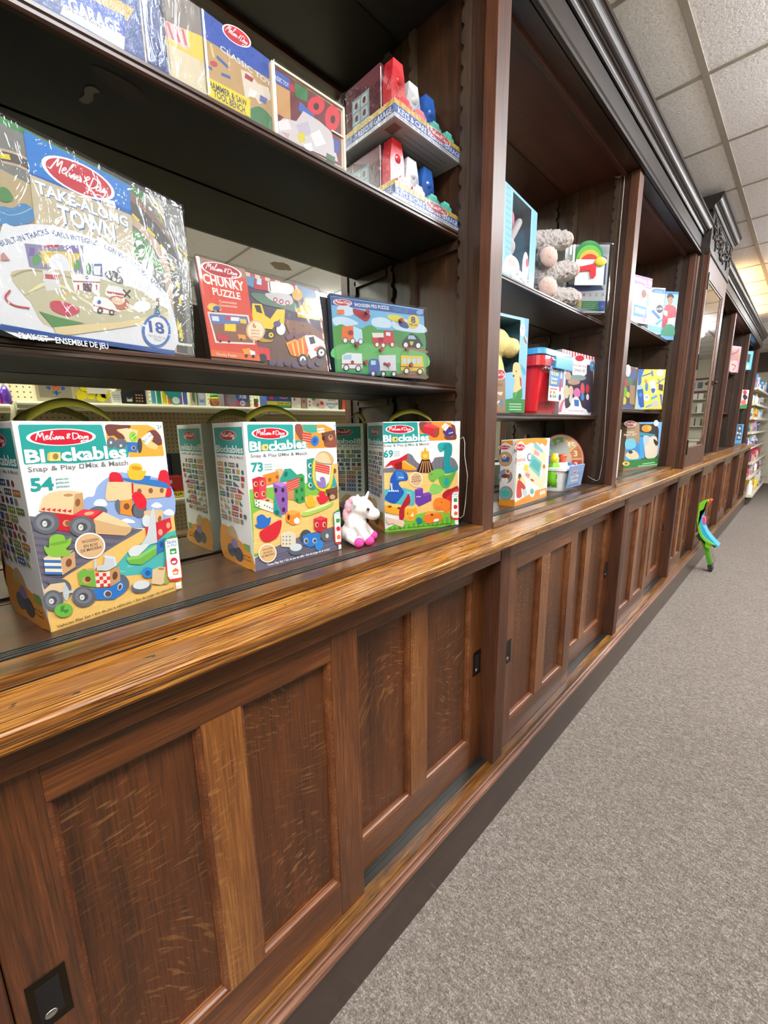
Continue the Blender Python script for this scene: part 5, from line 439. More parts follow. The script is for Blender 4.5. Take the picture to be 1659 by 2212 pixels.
'fpeg': [('p','#6fb0d8',[8,1699,2680,1760,2680,0,2,36]),('p','#3f9a54',[0,1046,2680,1180,2680,0,2,36]),('p','#2f4f94',[16,1689,2680,1728,2680,1586,14,1503]),('s','#c8dcec',[12,1197,239,1282,508,1258,687,1163,133,1061]),('s','#c8dcec',[1080,1327,1382,1404,1632,1333,1572,1183,1119,1173]),('s','#c8dcec',[1686,1360,2061,1446,2666,1348,2680,1177,1778,1165]),('s','#c8dcec',[165,1479,393,1548,615,1463,514,1335,198,1333]),('s','#4f9a44',[720,971,973,1176,1213,1103,1348,875,896,751]),('s','#3f8a4a',[1456,967,1672,1133,1987,1104,2187,786,1653,821]),('s','#4f9a44',[39,975,226,1110,399,1014,330,699,37,672]),('s','#3f8a4a',[2368,1059,2680,1159,2680,744,2355,800]),('s','#5ab060',[31,595,656,729,1648,738,2680,656,2680,304,1368,385,33,327]),('s','#8a6a4a',[1865,841,2680,744,2680,678,1860,748]),('s','#7a5a44',[1713,72,2322,193,2680,126,2680,15,1763,11]),('logo',1,[306,1593,244,13,15,77],'#ffffff','#b84040'),('t','#f0f2f6','WOODEN PEG PUZZLE',612,1555,977,77,3.3,2,0,None),('t','#4a86c0','VEHICLES',1699,1585,467,90,2.4,2,0,None),('p','#e8742a',[152,1421,331,1441,332,1335,153,1320]),('s','#a82a3c',[571,1496,710,1495,945,1468,1035,1381,906,1247,744,1306,586,1383]),('s','#d8c83a',[1565,1487,1957,1495,2133,1287,1841,1337,1584,1388]),('s','#2a4a90',[1873,1423,2163,1333,2129,1224,1890,1260]),('e','#e8c82a',[2321,1410,191,23,-9,-170]),('t','#2a3a6a','8',2247,1384,149,152,1.8,3,0,None),('t','#2a3a6a','PIECES',2193,1302,272,55,2.9,2,0,None),('e','#7aa0d0',[2540,1666,114,15,-3,-60]),('p','#e2702e',[244,1055,543,1107,541,757,222,758]),('p','#b8dce8',[543,1100,773,1055,792,781,541,750]),('e','#a02838',[467,944,74,8,-4,-59]),('e','#2a3a5a',[312,759,69,7,-5,-66]),('e','#e8e8ec',[312,759,50,5,-4,-51]),('e','#2a3a5a',[509,762,70,7,-5,-67]),('e','#e8e8ec',[509,762,51,5,-4,-51]),('e','#2a3a5a',[725,775,72,7,-5,-68]),('e','#e8e8ec',[725,775,53,5,-4,-52]),('p','#e4dcd4',[1049,1005,1384,1041,1392,919,1075,880]),('p','#c8303c',[1051,894,1393,940,1414,1105,1671,1112,1695,825,1091,749]),('p','#cfe4ec',[1462,1069,1591,1071,1591,988,1457,987]),('e','#8a1a2a',[1298,870,81,8,-4,-57]),('e','#a02838',[1180,745,75,7,-5,-69]),('e','#f0e8e8',[1180,745,45,4,-3,-45]),('e','#a02838',[1360,745,77,7,-4,-70]),('e','#f0e8e8',[1360,745,46,4,-3,-45]),('e','#a02838',[1630,786,79,7,-4,-71]),('e','#f0e8e8',[1630,786,47,4,-3,-46]),('s','#22262e',[1965,892,2062,986,2205,1106,2398,1083,2559,927,2553,818,1979,767]),('p','#a8c4d8',[2147,1058,2314,1074,2392,984,2115,966]),('p','#d8b83a',[2167,911,2305,924,2256,826,2200,821]),('e','#22262e',[2047,816,93,8,-5,-81]),('e','#e4e4e8',[2047,816,66,6,-3,-60]),('e','#22262e',[2446,834,97,9,-4,-82]),('e','#e4e4e8',[2446,834,68,6,-3,-61]),('p','#dfe4ea',[196,417,337,486,735,498,730,158,174,124]),('p','#a8c4dc',[228,419,450,456,441,338,220,321]),('k','#c03a4a',27,[181,222,717,250]),('e','#2a2a3a',[289,143,83,5,-6,-79]),('e','#e4e4e8',[289,143,55,3,-4,-55]),('e','#2a2a3a',[615,147,86,5,-6,-80]),('e','#e4e4e8',[615,147,57,4,-4,-56]),('p','#cfd4da',[1213,496,1715,544,1708,156,1200,134]),('s','#2a52a8',[901,108,942,354,1043,402,1205,373,1197,85,906,36]),('p','#b0d0e8',[976,356,1115,366,1108,264,969,255]),('e','#2a2a3a',[1020,50,80,4,-5,-74]),('e','#e4e4e8',[1020,50,45,3,-3,-45]),('e','#2a2a3a',[1317,58,82,5,-5,-75]),('e','#e4e4e8',[1317,58,46,3,-3,-46]),('e','#2a2a3a',[1634,76,85,5,-5,-76]),('e','#e4e4e8',[1634,76,48,3,-3,-47]),('p','#e8b820',[1875,548,2570,580,2608,201,1853,173]),('p','#a8d4e0',[1924,475,2039,480,2032,355,1918,356]),('p','#a8d4e0',[2077,487,2193,491,2186,366,2070,367]),('p','#a8d4e0',[2232,498,2350,503,2343,377,2226,377]),('p','#a8d4e0',[2390,510,2509,515,2503,387,2383,388]),('k','#2a2a2a',20,[1859,271,2601,297]),('e','#2a2a2a',[2032,175,99,6,-5,-86]),('e','#e8e0c8',[2032,175,61,4,-3,-56]),('e','#2a2a2a',[2469,184,104,6,-5,-88]),('e','#e8e0c8',[2469,184,63,4,-3,-57]),('e','#8a2030',[460,280,47,3,-3,-40]),('e','#8a2030',[1373,302,51,3,-3,-42]),('e','#8a2030',[2186,357,56,4,-2,-43]),('e','#8a2030',[880,1361,48,6,-3,-39]),('e','#8a2030',[1923,1380,54,6,-2,-42])],
'fhammer': [('p','#c09a68',[0,863,1284,1036,1275,0,0,0]),('p','#2450b0',[0,1220,1284,1220,1284,913,0,833]),('logo',1,[632,1210,257,5,94,139],'#ffffff','#c8102e'),('t','#dce6f4','CLASSIC TOY',295,825,985,81,-1.2,1,0,None),('k','#e0c878',41,[127,814,165,645]),('k','#3a64a8',51,[218,693,410,648]),('e','#c04a4a',[156,557,63,5,-29,-49]),('k','#3a64a8',41,[0,459,115,458]),('k','#3a64a8',43,[278,480,448,516]),('p','#e0d2c0',[659,747,842,789,983,710,1217,759,1264,602,994,398,889,487,710,329]),('p','#f4ece4',[822,558,970,563,904,446,773,423]),('p','#a83a44',[747,739,911,743,868,665,722,658]),('p','#5a64a0',[1027,556,1182,569,1134,458,999,450]),('s','#3a7a4a',[691,111,991,361,1278,278,1275,0,770,0]),('p','#f2d42a',[0,305,806,376,790,94,0,43]),('t','#2a3a5a','HAMMER & SAW',30,176,709,95,4.4,2,0,None),('t','#2a3a5a','TOOL BENCH',108,79,582,103,2.4,2,0,None)],
'fclassic': [('p','#e2cdb0',[0,1156,1682,1156,1682,0,0,0]),('p','#6c2530',[14,1100,1606,1081,1585,67,0,21]),('p','#2f54a8',[2,1058,396,1070,383,873,0,860]),('t','#e8e8f0','CLASSIC TOY',0,909,365,73,-0.1,1,0,None),('p','#c9975e',[0,850,382,865,368,373,0,376]),('p','#2f7a44',[496,1058,797,1072,773,855,501,838]),('p','#b82a34',[371,1000,492,1005,484,890,383,873]),('e','#d8283a',[983,902,192,36,-86,-185]),('e','#2a0a10',[982,886,68,30,-4,-64]),('e','#d8283a',[1380,861,195,84,-11,-225]),('e','#2a0a10',[1391,841,61,26,-4,-75]),('p','#3a64b0',[601,793,938,710,821,566,550,649]),('p','#cfc9c8',[0,149,208,357,494,427,667,670,1047,662,1343,601,1488,116,0,0]),('p','#e4e0de',[83,252,308,378,380,242,112,116]),('p','#bdb6c4',[490,364,765,542,829,350,561,178]),('p','#d8c83a',[479,191,645,321,689,182,555,82]),('p','#e8e4e2',[807,340,1039,515,1189,334,929,166]),('p','#c8a0a4',[151,117,333,146,286,51]),('p','#f0eeec',[630,96,821,203,857,74,698,0]),('p','#3f6a4c',[1192,171,1418,174,1386,11,1171,0]),('p','#2f52a0',[1385,495,1543,517,1533,303,1397,250])],
'fwood': [('p','#d6c6a4',[0,431,782,482,867,0,0,8]),('p','#e0c238',[0,670,878,843,857,488,0,438]),('p','#857a70',[0,1218,880,1223,880,851,0,670]),('p','#e8b8b4',[210,731,598,782,628,525,218,516]),('k','#c8646a',36,[227,712,298,530]),('k','#c8646a',36,[334,731,394,546]),('k','#c8646a',37,[443,750,491,562]),('k','#c8646a',37,[555,770,591,579])],
'fgarleft': [('p','#2a4a8a',[1213,1020,2655,1244,2748,0,1061,0]),('p','#c89a3a',[1574,589,2339,619,2227,419,1546,372]),('p','#2f54b0',[1499,395,2202,460,2169,184,1470,178]),('p','#e8e8ec',[1470,178,2170,195,2138,23,1402,40]),('t','#e8ecf6','GARAGE',1515,143,608,154,3.5,3,0,None),('t','#5a5a5e','Doors and Keys',1365,128,514,59,1.0,1,0,None)],
'fbunny': [('p','#5fb0dc',[0,2701,482,2765,644,280,0,173]),('p','#8accec',[0,2701,85,2761,167,188,0,173]),('p','#5fb0dc',[2378,2765,2747,2765,2747,431,2327,1674]),('k','#3f94c8',43,[98,2629,463,2664]),('k','#3f94c8',43,[116,2448,483,2479]),('k','#3f94c8',43,[134,2265,502,2293]),('k','#3f94c8',43,[152,2081,522,2106]),('k','#3f94c8',43,[170,1896,542,1917]),('k','#3f94c8',44,[188,1709,562,1726]),('k','#3f94c8',44,[207,1521,583,1535]),('k','#3f94c8',44,[225,1332,603,1341]),('k','#3f94c8',44,[244,1141,624,1146]),('k','#3f94c8',44,[263,948,644,950]),('k','#3f94c8',44,[282,755,665,752]),('k','#3f94c8',44,[301,559,687,553]),('p','#d8ecf6',[84,355,1379,320,2747,411,35,156]),('s','#f4ecea',[164,215,145,424,390,704,800,830,1250,771,1359,487,789,261]),('s','#e0a8a0',[479,512,534,662,813,710,1117,623,1054,523,694,486])],
'fblister': [('p','#c8ccd0',[0,2271,1789,2339,1789,0,0,508]),('p','#2a5a9a',[1395,2339,1700,2200,1718,1144,1579,1145]),('p','#23508c',[0,1398,62,1433,103,1150,1543,1109,1724,859,464,792,0,1044]),('p','#eceef0',[63,2219,1425,2218,1517,1181,99,1203]),('p','#d8d8da',[586,1748,1506,1746,1522,1340,619,1332]),('e','#e8cc2a',[1297,2033,293,0,16,-182]),('p','#dce0e0',[616,863,1757,930,1789,463,605,504]),('t','#c87a8a','1',748,683,118,122,-0.2,1,0,None),('t','#c87a8a','2',1026,682,118,122,-0.2,1,0,None),('t','#c87a8a','2',1303,681,118,122,-0.2,1,0,None),('t','#c87a8a','3',1581,680,119,122,-0.2,1,0,None),('p','#e8d42a',[548,468,727,468,744,251,539,324]),('p','#2f8a4a',[725,486,1479,482,1496,65,750,178]),('p','#1f52b0',[1479,482,1789,481,1776,64,1496,65]),('k','#a8d0b0',19,[790,413,1407,400]),('k','#a8d0b0',19,[796,341,1374,327]),('k','#a8d0b0',19,[802,269,1340,255]),('k','#a8d0b0',19,[808,196,1306,183]),('t','#8ab0f0','8',1622,210,79,109,-0.3,1,0,None)],
'fdog': [('p','#8ec8ea',[1303,3215,1756,3215,1756,0,1303,0]),('p','#6aa8dc',[1506,3215,1756,3215,1756,2569,1584,2647]),('e','#f0f2f4',[1426,2811,148,17,17,-210]),('t','#3a3a44','3+',1357,2819,148,97,6.7,1,0,None),('s','#b82a34',[1498,2637,1624,2517,1741,2378,1634,2401,1540,2475]),('p','#8ec8ea',[589,1330,970,1388,1093,473,646,460]),('s','#5aa8d8',[1285,1713,1709,1505,1668,1295,1353,1583]),('p','#a87e5a',[0,1129,220,1242,572,1163,675,15,27,8]),('p','#2f8a3f',[636,443,1091,507,1756,475,1756,0,664,22]),('s','#e4cf8e',[966,1455,1007,1659,1171,1721,1376,1652,1458,1351,1440,1212,1509,1078,1499,834,1368,655,1140,613,1055,850,1131,1127,991,1255]),('e','#2a2420',[1036,1257,45,3,3,-40]),('e','#2a2420',[1171,1418,34,2,2,-27]),('p','#c83a3a',[1365,1277,1489,1181,1526,870,1430,970]),('p','#3aa04a',[1033,678,1218,719,1237,477,1050,437]),('p','#3a8a3f',[1247,720,1555,872,1584,522,1214,389]),('k','#a8d8b0',43,[852,294,1542,302]),('k','#a8d8b0',43,[858,201,1550,206]),('k','#a8d8b0',43,[865,108,1557,111]),('logo',1,[298,1263,294,18,-10,170],'#ffffff','#c8102e'),('t','#5a4030','explore',32,854,397,117,5.0,0,0,None),('t','#f6f2ea','ranger',-107,553,598,157,3.5,3,0,None),('t','#f6f2ea','dog',13,258,318,179,4.3,3,0,None),('s','#4a8ac0',[376,418,427,470,510,439,497,218,400,199])],
'fchalk': [('p','#f0e4e8',[0,2793,3526,2793,3526,56,0,35]),('p','#c8384a',[67,2792,203,2790,242,2535,106,2534]),('p','#c8384a',[339,2792,477,2791,520,2521,377,2544]),('p','#c8384a',[615,2793,756,2791,795,2556,654,2555]),('p','#c8384a',[898,2793,1042,2791,1084,2541,936,2566]),('p','#c8384a',[1186,2793,1333,2792,1370,2578,1223,2577]),('p','#c8384a',[1480,2793,1630,2792,1671,2563,1516,2588]),('p','#c8384a',[1780,2793,1933,2793,1968,2601,1816,2599]),('p','#c8384a',[2087,2793,2243,2793,2282,2586,2121,2611]),('p','#c8384a',[2400,2793,2559,2793,2592,2624,2433,2623]),('p','#c8384a',[2720,2793,2883,2793,2919,2609,2751,2635]),('p','#c8384a',[3046,2793,3213,2793,3243,2649,3076,2647]),('p','#c8384a',[3380,2793,3526,2793,3526,2634,3409,2660]),('s','#403848',[524,2053,982,2350,2608,2361,3348,2190,3526,375,2912,168,2423,303,1660,839,1093,412,575,443]),('e','#ffffff',[1765,2577,542,52,28,-157]),('e','#c8203a',[1765,2577,487,47,24,-135]),('p','#f2eef0',[951,2412,2591,2451,2630,1949,2264,1776,1126,1795]),('t','#a04a5a','Ice Cream Shop',1130,2198,1389,95,1.1,1,0,None),('t','#7a8088','CHALK SET',1230,1978,1287,122,0.8,2,0,None),('e','#5a94cc',[3221,2344,285,24,49,-240]),('t','#e8f0f8','20',3103,2334,237,111,1.4,1,0,None),('e','#d8ceaa',[637,1019,283,13,45,-289]),('e','#e0c0a0',[1087,1085,250,12,36,-222]),('e','#d8d4cc',[1146,729,189,7,34,-206]),('e','#d878b0',[1736,1024,372,17,40,-227]),('e','#d85a6a',[2308,1235,226,11,51,-277]),('e','#4a8ad0',[2376,866,204,8,31,-168]),('e','#c83a44',[2878,1264,210,11,40,-206]),('e','#e0e0e4',[2951,888,165,6,27,-142]),('e','#88a0a0',[1619,1696,989,66,23,-133]),('e','#c8a898',[677,1720,302,21,27,-172]),('e','#b89888',[1333,1499,641,39,22,-133]),('s','#f2eef4',[837,68,1093,412,1303,734,1710,863,2130,671,2405,397,3012,266,3526,178,3526,70]),('p','#3a7ac0',[1465,717,1989,712,2042,412,1569,423]),('t','#b83a5a','Create Cool Scenes with Chalk!',973,183,1585,59,-0.1,1,0,None),('e','#3a3a5a',[3264,320,315,6,38,-194]),('l','#d87a94',57,[0,123,173,476,392,658]),('l','#d87a94',57,[58,124,231,478,431,660]),('l','#d87a94',57,[136,125,290,480,471,661]),('l','#d87a94',57,[215,126,349,481,511,662])],
'fdesk': [('p','#f4f2f0',[0,2465,2675,2465,3218,0,1,0]),('s','#f0a030',[0,2465,2675,2465,2775,2137,2316,2276,1912,2172,1287,2331,727,2256,344,2417,0,2323,0,2263]),('p','#f09a28',[0,181,1964,391,3157,369,3218,0,18,0]),('logo',1,[246,2194,473,-20,-16,139],'#ffffff','#c8102e'),('t','#8a8a8a','Work & Play',56,1863,426,48,0.2,0,0,None),('t','#d8703a','Desktop',-112,1666,875,162,0.3,1,0,None),('t','#b87a5a','Activity Center',2,1562,664,40,-0.9,0,0,None),('p','#f0e4bc',[1111,1474,1152,1896,1438,2306,1888,2330,2777,1849,3011,696,2615,355,589,1132]),('p','#7ac8c8',[1116,1434,1448,1880,2437,1499,2260,896]),('p','#4ab0b0',[1258,1463,1570,1716,2341,1424,2153,1111]),('p','#8ac4dc',[1438,2306,1686,2317,2491,1986,2488,1864,1616,2105]),('p','#e0a0b8',[1621,2066,2164,1881,2076,1765,1548,1874]),('p','#e8d84a',[724,1540,1063,1477,1045,1246,612,1321]),('p','#e088b8',[905,1219,1306,1106,1179,960,825,1110]),('e','#5a8ac0',[1148,1780,236,-14,21,-156]),('e','#f4f4f4',[1166,1787,157,-9,15,-109]),('e','#d87a44',[2709,1306,159,-12,15,-93]),('e','#e4e4e0',[2515,996,223,-35,-64,-199]),('e','#c83a44',[1540,853,184,-59,-46,-30]),('s','#f8e0a0',[3,776,58,1069,497,1141,917,751,594,322,126,459]),('s','#c8303c',[139,343,110,764,200,980,478,914,932,632,851,524,510,642,594,322]),('e','#5a3426',[319,1112,146,-14,14,-122]),('e','#d8a888',[382,1038,73,-7,5,-46]),('e','#f2e8d8',[1572,397,292,-35,33,-240]),('e','#4ab0c4',[1572,397,187,-23,16,-116]),('p','#bcd4dc',[623,474,932,632,1109,374,886,244]),('e','#fbf4e8',[2506,207,90,-11,15,-95]),('e','#fbf4e8',[2705,208,91,-11,15,-96]),('e','#fbf4e8',[2908,209,93,-11,16,-97])],
'ldesk': [('p','#e6e2de',[0,2422,447,2463,636,2,0,0]),('p','#e8952a',[0,2422,447,2463,465,2245,170,2388,14,2313,0,2198]),('p','#e8952a',[0,271,631,266,636,2,0,0]),('logo',1,[147,2196,251,4,-4,81],'#ffffff','#c8102e'),('e','#b87a44',[182,1767,275,9,12,-269]),('e','#c8a078',[182,1767,248,9,11,-242]),('p','#4a6aa0',[35,1818,193,1879,372,1829,341,1661,63,1651]),('e','#b87a44',[224,1124,276,17,12,-272]),('e','#7a98b8',[210,1123,249,15,11,-246]),('p','#a85a3a',[63,1171,221,1237,402,1191,370,1020,91,1001]),('e','#b87a44',[266,487,277,25,12,-276]),('e','#7aa8b0',[239,485,250,22,11,-249]),('p','#4ab0a0',[91,530,250,601,431,559,400,385,119,358]),('e','#f0e8e0',[201,971,143,10,6,-129]),('e','#7a4028',[194,1122,127,8,3,-68]),('e','#f0f0e8',[146,1852,79,2,4,-82]),('e','#c87a3a',[147,1833,48,2,2,-45]),('e','#e8dccc',[305,1317,102,6,5,-105]),('e','#c07030',[305,1317,67,4,3,-67])],
'fmakeup': [('p','#eeeaf2',[0,2411,1621,2411,1621,0,10,197]),('p','#b07ab8',[0,2411,1621,2411,1621,1869,1155,1857,663,1998,31,1964]),('t','#f4eef6','makeup kit',1,2136,1638,218,-2.4,3,0,None),('t','#f4e4f6','PLAY SET',996,1950,523,81,-2.1,1,0,None),('e','#8a5a44',[948,1547,221,27,38,-213]),('e','#f0e8ea',[1007,1112,222,26,40,-225]),('e','#c89878',[1298,1486,130,16,34,-184]),('e','#88b8c8',[1378,1155,169,20,38,-206]),('p','#c8ccd8',[136,1877,662,1742,705,1233,202,1224]),('p','#6a9ad0',[159,937,1332,887,1436,315,168,343]),('p','#a8c8e8',[270,820,1262,748,1267,457,277,510]),('e','#c89ac8',[1164,234,131,13,37,-209])],
'fmedkit': [('p','#dfeaf6',[0,2722,1021,2722,1021,0,0,273]),('p','#7aa8e0',[15,2608,1021,2654,1021,2366,22,2437]),('p','#e8ecee',[48,2351,1021,2250,1021,662,27,807]),('l','#5a7aa8',65,[181,2443,231,2618,819,2586,875,2444]),('l','#3a78c8',173,[208,1400,820,951]),('e','#2a2a40',[745,1508,250,9,33,-245]),('t','#e8e8ee','NO MESS',547,1441,394,105,6.3,2,0,None),('l','#5ab0c8',147,[572,588,1012,898]),('s','#d8e4c0',[31,1918,291,2160,744,2062,629,1825,206,1692]),('p','#8ac4e8',[0,570,1021,423,1021,0,22,275]),('t','#c83a4a','melissa',203,2271,513,92,-1.5,0,0,None)],
'fnurse': [('p','#a8d0f0',[0,3022,1028,3022,999,258,19,298]),('p','#4a94dc',[0,3022,1028,3022,1028,2856,7,2857]),('s','#c83444',[37,1902,119,2153,344,2223,664,2173,941,1996,997,1496,709,1298,352,1035,90,649,0,1526]),('e','#b8886a',[414,2504,202,8,43,-308]),('s','#3a2a26',[169,2587,181,2834,404,2904,639,2791,665,2607,432,2709]),('p','#f0f0f0',[2,1869,326,1787,330,1475,25,1590]),('p','#e8e4e4',[402,1351,927,1431,936,925,423,974]),('s','#3f9a78',[43,299,81,712,360,972,753,984,1026,737,999,258]),('s','#c83444',[0,1023,83,1279,256,1158,291,907,73,775])],
'fbag': [('p','#8a3a44',[0,2323,2072,2323,1987,2175,5,2189]),('p','#4a4a5a',[33,2192,2072,2182,2072,0,160,0]),('e','#e4e4e6',[569,2070,407,30,83,-324]),('e','#3a5a9a',[1451,1855,520,35,74,-277]),('e','#3a8a5a',[941,1487,447,26,57,-220]),('e','#c83444',[374,1399,347,20,55,-218]),('e','#7ac43a',[425,904,320,14,69,-276]),('e','#e0d03a',[905,756,268,11,43,-168]),('e','#e8d83a',[448,403,292,9,55,-223]),('e','#4a5a9a',[855,75,912,20,34,-136]),('p','#b89070',[1058,1326,1831,1310,2048,218,1261,256])],
'fbarber': [('p','#f0dc5a',[0,2450,1980,2450,1980,0,122,0]),('p','#2f6cc0',[0,2450,417,2448,270,2001,299,1637,76,1210]),('p','#a8ccf0',[4,1514,408,1455,591,0,122,0]),('k','#4a6ab0',80,[302,2031,1035,2248]),('k','#6a7ab8',134,[961,2368,1062,2036]),('e','#4a8ac0',[706,1394,116,0,34,-270]),('e','#c8a070',[606,1729,116,1,15,-122]),('p','#dfe4f0',[850,1700,1235,1824,1471,1026,1126,964]),('s','#4a5ab0',[1050,1272,1343,1273,1301,1026,1154,1026]),('k','#5a7ab8',61,[1413,1580,1980,1919]),('l','#5a7ab8',61,[1446,1886,1621,1673,1409,1611]),('e','#f0f0f4',[1581,2252,249,2,27,-207]),('p','#4a3a54',[1560,1580,1907,1520,1916,1119,1594,1211]),('k','#4aa8d0',150,[1128,655,1546,840]),('p','#5a6ab0',[1700,964,1908,902,1980,214,1926,215]),('p','#c8c8c0',[1189,468,1653,591,1748,153,1266,156]),('k','#5ab0d8',110,[790,128,1213,281]),('p','#1f5cb0',[40,1210,467,1271,676,159,426,111,251,348]),('e','#3a90d8',[330,903,116,0,16,-135]),('e','#f6f6f2',[774,730,205,0,28,-223]),('t','#3a5a9a','16',677,686,204,174,-0.1,2,0,None),('t','#8a8040','Barber Play Set',1059,32,853,56,-0.4,0,0,None)],
'fvet': [('p','#a08264',[0,3120,1442,3120,1677,2156,1861,614,0,655]),('p','#7ab4ec',[1442,3120,4550,3120,4550,116,4550,472,4175,2582,3796,2995,1502,3009]),('p','#2a2a30',[1502,3009,3655,2996,4159,2651,4550,472,1981,676]),('e','#d8902a',[2487,2705,653,-8,52,-240]),('e','#e0a84a',[2886,2734,274,-3,38,-175]),('p','#2f8aa0',[1609,2486,3749,2281,3709,2145,1664,2222]),('p','#3a9ad8',[1670,2189,2273,2143,2644,710,1974,710]),('p','#2a86c8',[0,2135,1773,1690,2006,877,173,767]),('s','#d8ccb8',[2450,1938,3701,2179,4225,1752,4309,769,2919,697,2527,1261]),('s','#2a2420',[3607,1976,4225,1752,4146,1477,3740,1697]),('s','#b8c0c8',[2192,2211,3019,2126,2726,1593,2401,1536]),('s','#e4c8a0',[124,1030,816,1328,1633,1096,1847,682,817,668]),('s','#6ab8d0',[0,2005,993,2041,1291,1508,113,1420]),('e','#3a3a40',[715,1201,281,-12,23,-119]),('s','#3fa0d8',[137,965,677,742,1708,723,1925,948,2009,539,323,629]),('p','#237a38',[0,655,4550,648,4550,101,0,156]),('logo',1,[337,3035,751,-4,-37,190],'#ffffff','#a83040'),('t','#5a4030','explore',-114,2640,1043,167,2.8,0,0,None),('t','#e8e0d0','VETERINARY',-39,2436,1016,103,0.4,1,0,None),('t','#e8e0d0','PLAY SET',-286,2263,1550,116,0.7,1,0,None),('e','#f4f4f6',[3713,3050,339,-2,47,-204]),('k','#9ad0a0',66,[2390,313,4120,341]),('k','#9ad0a0',67,[1881,193,4550,183]),('e','#e0c850',[291,466,456,-26,27,-146]),('e','#8a6a3a',[291,466,202,-11,15,-80])],
'fpink': [('p','#e89aa8',[0,3046,1978,3046,1978,0,0,0]),('p','#d07a84',[0,2538,1582,2771,1602,1384,0,1427]),('l','#b89a3a',181,[354,2572,1667,2020,417,1450]),('l','#8a4a34',215,[29,2055,1105,2366,1466,2764]),('s','#f0c0c0',[58,1056,1370,1372,1672,239,317,57]),('l','#c84a5a',145,[318,942,1305,734,744,201])],
'fbluefar': [('p','#5ab0e0',[0,2547,1366,2547,1366,0,237,0]),('p','#2a2a30',[71,2180,960,2124,901,933,161,1218]),('e','#c8b0a0',[710,407,274,4,58,-299])],
'fgreenfar': [('p','#e4d8d4',[0,2722,2023,2722,2023,0,178,0]),('p','#3a8a4c',[185,457,2002,712,2023,0,178,0]),('e','#c83a4a',[963,2354,519,11,86,-312]),('s','#3a3034',[518,1875,1193,2045,1904,1584,1121,1256]),('s','#c86a6a',[301,1088,1410,1260,1586,628,594,539])],
'fbluelow': [('p','#4aa4dc',[0,2850,2735,2850,2800,131,0,240]),('p','#3a4a60',[174,2733,1950,2721,2434,508,378,563]),('e','#e0e4e8',[1141,2251,409,-5,92,-205]),('e','#e0e4e8',[582,1580,405,-7,75,-171]),('e','#e0e4e8',[1743,1474,362,-7,78,-173]),('e','#b8c8d8',[1483,912,725,-17,93,-209])],
}
TOY = {'green_back': [(0.5966,-0.6781),(0.5823,-0.6614),(0.5573,-0.6469),(0.537,-0.6407),(0.5306,-0.6506),(0.5369,-0.6646),(0.5518,-0.673),(0.5541,-0.7001),(0.5594,-0.7243),(0.5814,-0.744),(0.5817,-0.7781),(0.5793,-0.8255),(0.5715,-0.8723),(0.5597,-0.9186),(0.5421,-0.957),(0.5177,-0.9837),(0.4831,-1.0084),(0.4449,-1.0218),(0.4595,-1.0314),(0.4976,-1.0214),(0.5263,-1.0025),(0.5512,-0.9724),(0.5702,-0.9341),(0.583,-0.8913),(0.5903,-0.8408),(0.5996,-0.825),(0.5974,-0.8075),(0.6004,-0.7806),(0.5994,-0.7395),(0.5937,-0.7049)],'blue_shell': [(0.5817,-0.7407),(0.5687,-0.7323),(0.5658,-0.7759),(0.562,-0.823),(0.5543,-0.8697),(0.5389,-0.8878),(0.5184,-0.929),(0.4872,-0.9715),(0.4515,-1.0094),(0.4236,-1.0382),(0.4293,-1.0454),(0.4595,-1.0314),(0.4983,-1.0146),(0.5222,-0.9914),(0.5473,-0.9579),(0.5644,-0.9125),(0.5749,-0.866),(0.5813,-0.819),(0.583,-0.7782)],'dark_leaf': [(0.5928,-0.9779),(0.5777,-0.9527),(0.5715,-0.9343),(0.5485,-0.9719),(0.5207,-1.005),(0.465,-1.029),(0.4321,-1.0433),(0.4512,-1.0589),(0.4687,-1.0434),(0.4979,-1.0663),(0.5148,-1.0592),(0.5226,-1.0364),(0.5411,-1.0156),(0.5657,-1.0131),(0.5756,-0.9975)],'green_flap': [(0.517,-1.0146),(0.4985,-1.013),(0.4706,-1.0266),(0.4704,-1.0403),(0.484,-1.0722),(0.4981,-1.0646),(0.5148,-1.0592)],'orange_tip': [(0.5358,-0.6395),(0.5241,-0.6383),(0.5152,-0.6489),(0.5223,-0.6663),(0.5359,-0.6979),(0.5388,-0.6949),(0.5292,-0.6638),(0.5291,-0.6521)],'pink_piece': [(0.5629,-0.8027),(0.5484,-0.8007),(0.5423,-0.8202),(0.5383,-0.8638),(0.5435,-0.8698),(0.5557,-0.8562),(0.5634,-0.8232)],'leg_a': [(0.5501,-1.0068),(0.5252,-1.0127),(0.5084,-1.0684),(0.4782,-1.149),(0.4488,-1.2226),(0.4458,-1.2498),(0.4557,-1.2557),(0.4811,-1.2195),(0.5017,-1.154),(0.5295,-1.0725)],'leg_b': [(0.5226,-1.0364),(0.5054,-1.047),(0.4749,-1.1309),(0.4544,-1.196),(0.4599,-1.2182),(0.4841,-1.1677),(0.5088,-1.0892)],'foot': [(0.4833,-1.2235),(0.4529,-1.2096),(0.4395,-1.2588),(0.4453,-1.2777),(0.4573,-1.2771),(0.4717,-1.2559)],'clear_vane': [(0.4834,-1.0773),(0.4631,-1.0939),(0.4365,-1.1436),(0.428,-1.1728),(0.4367,-1.2129),(0.4499,-1.2124),(0.4756,-1.1484)]}
FL = -H; CZ = 1.46
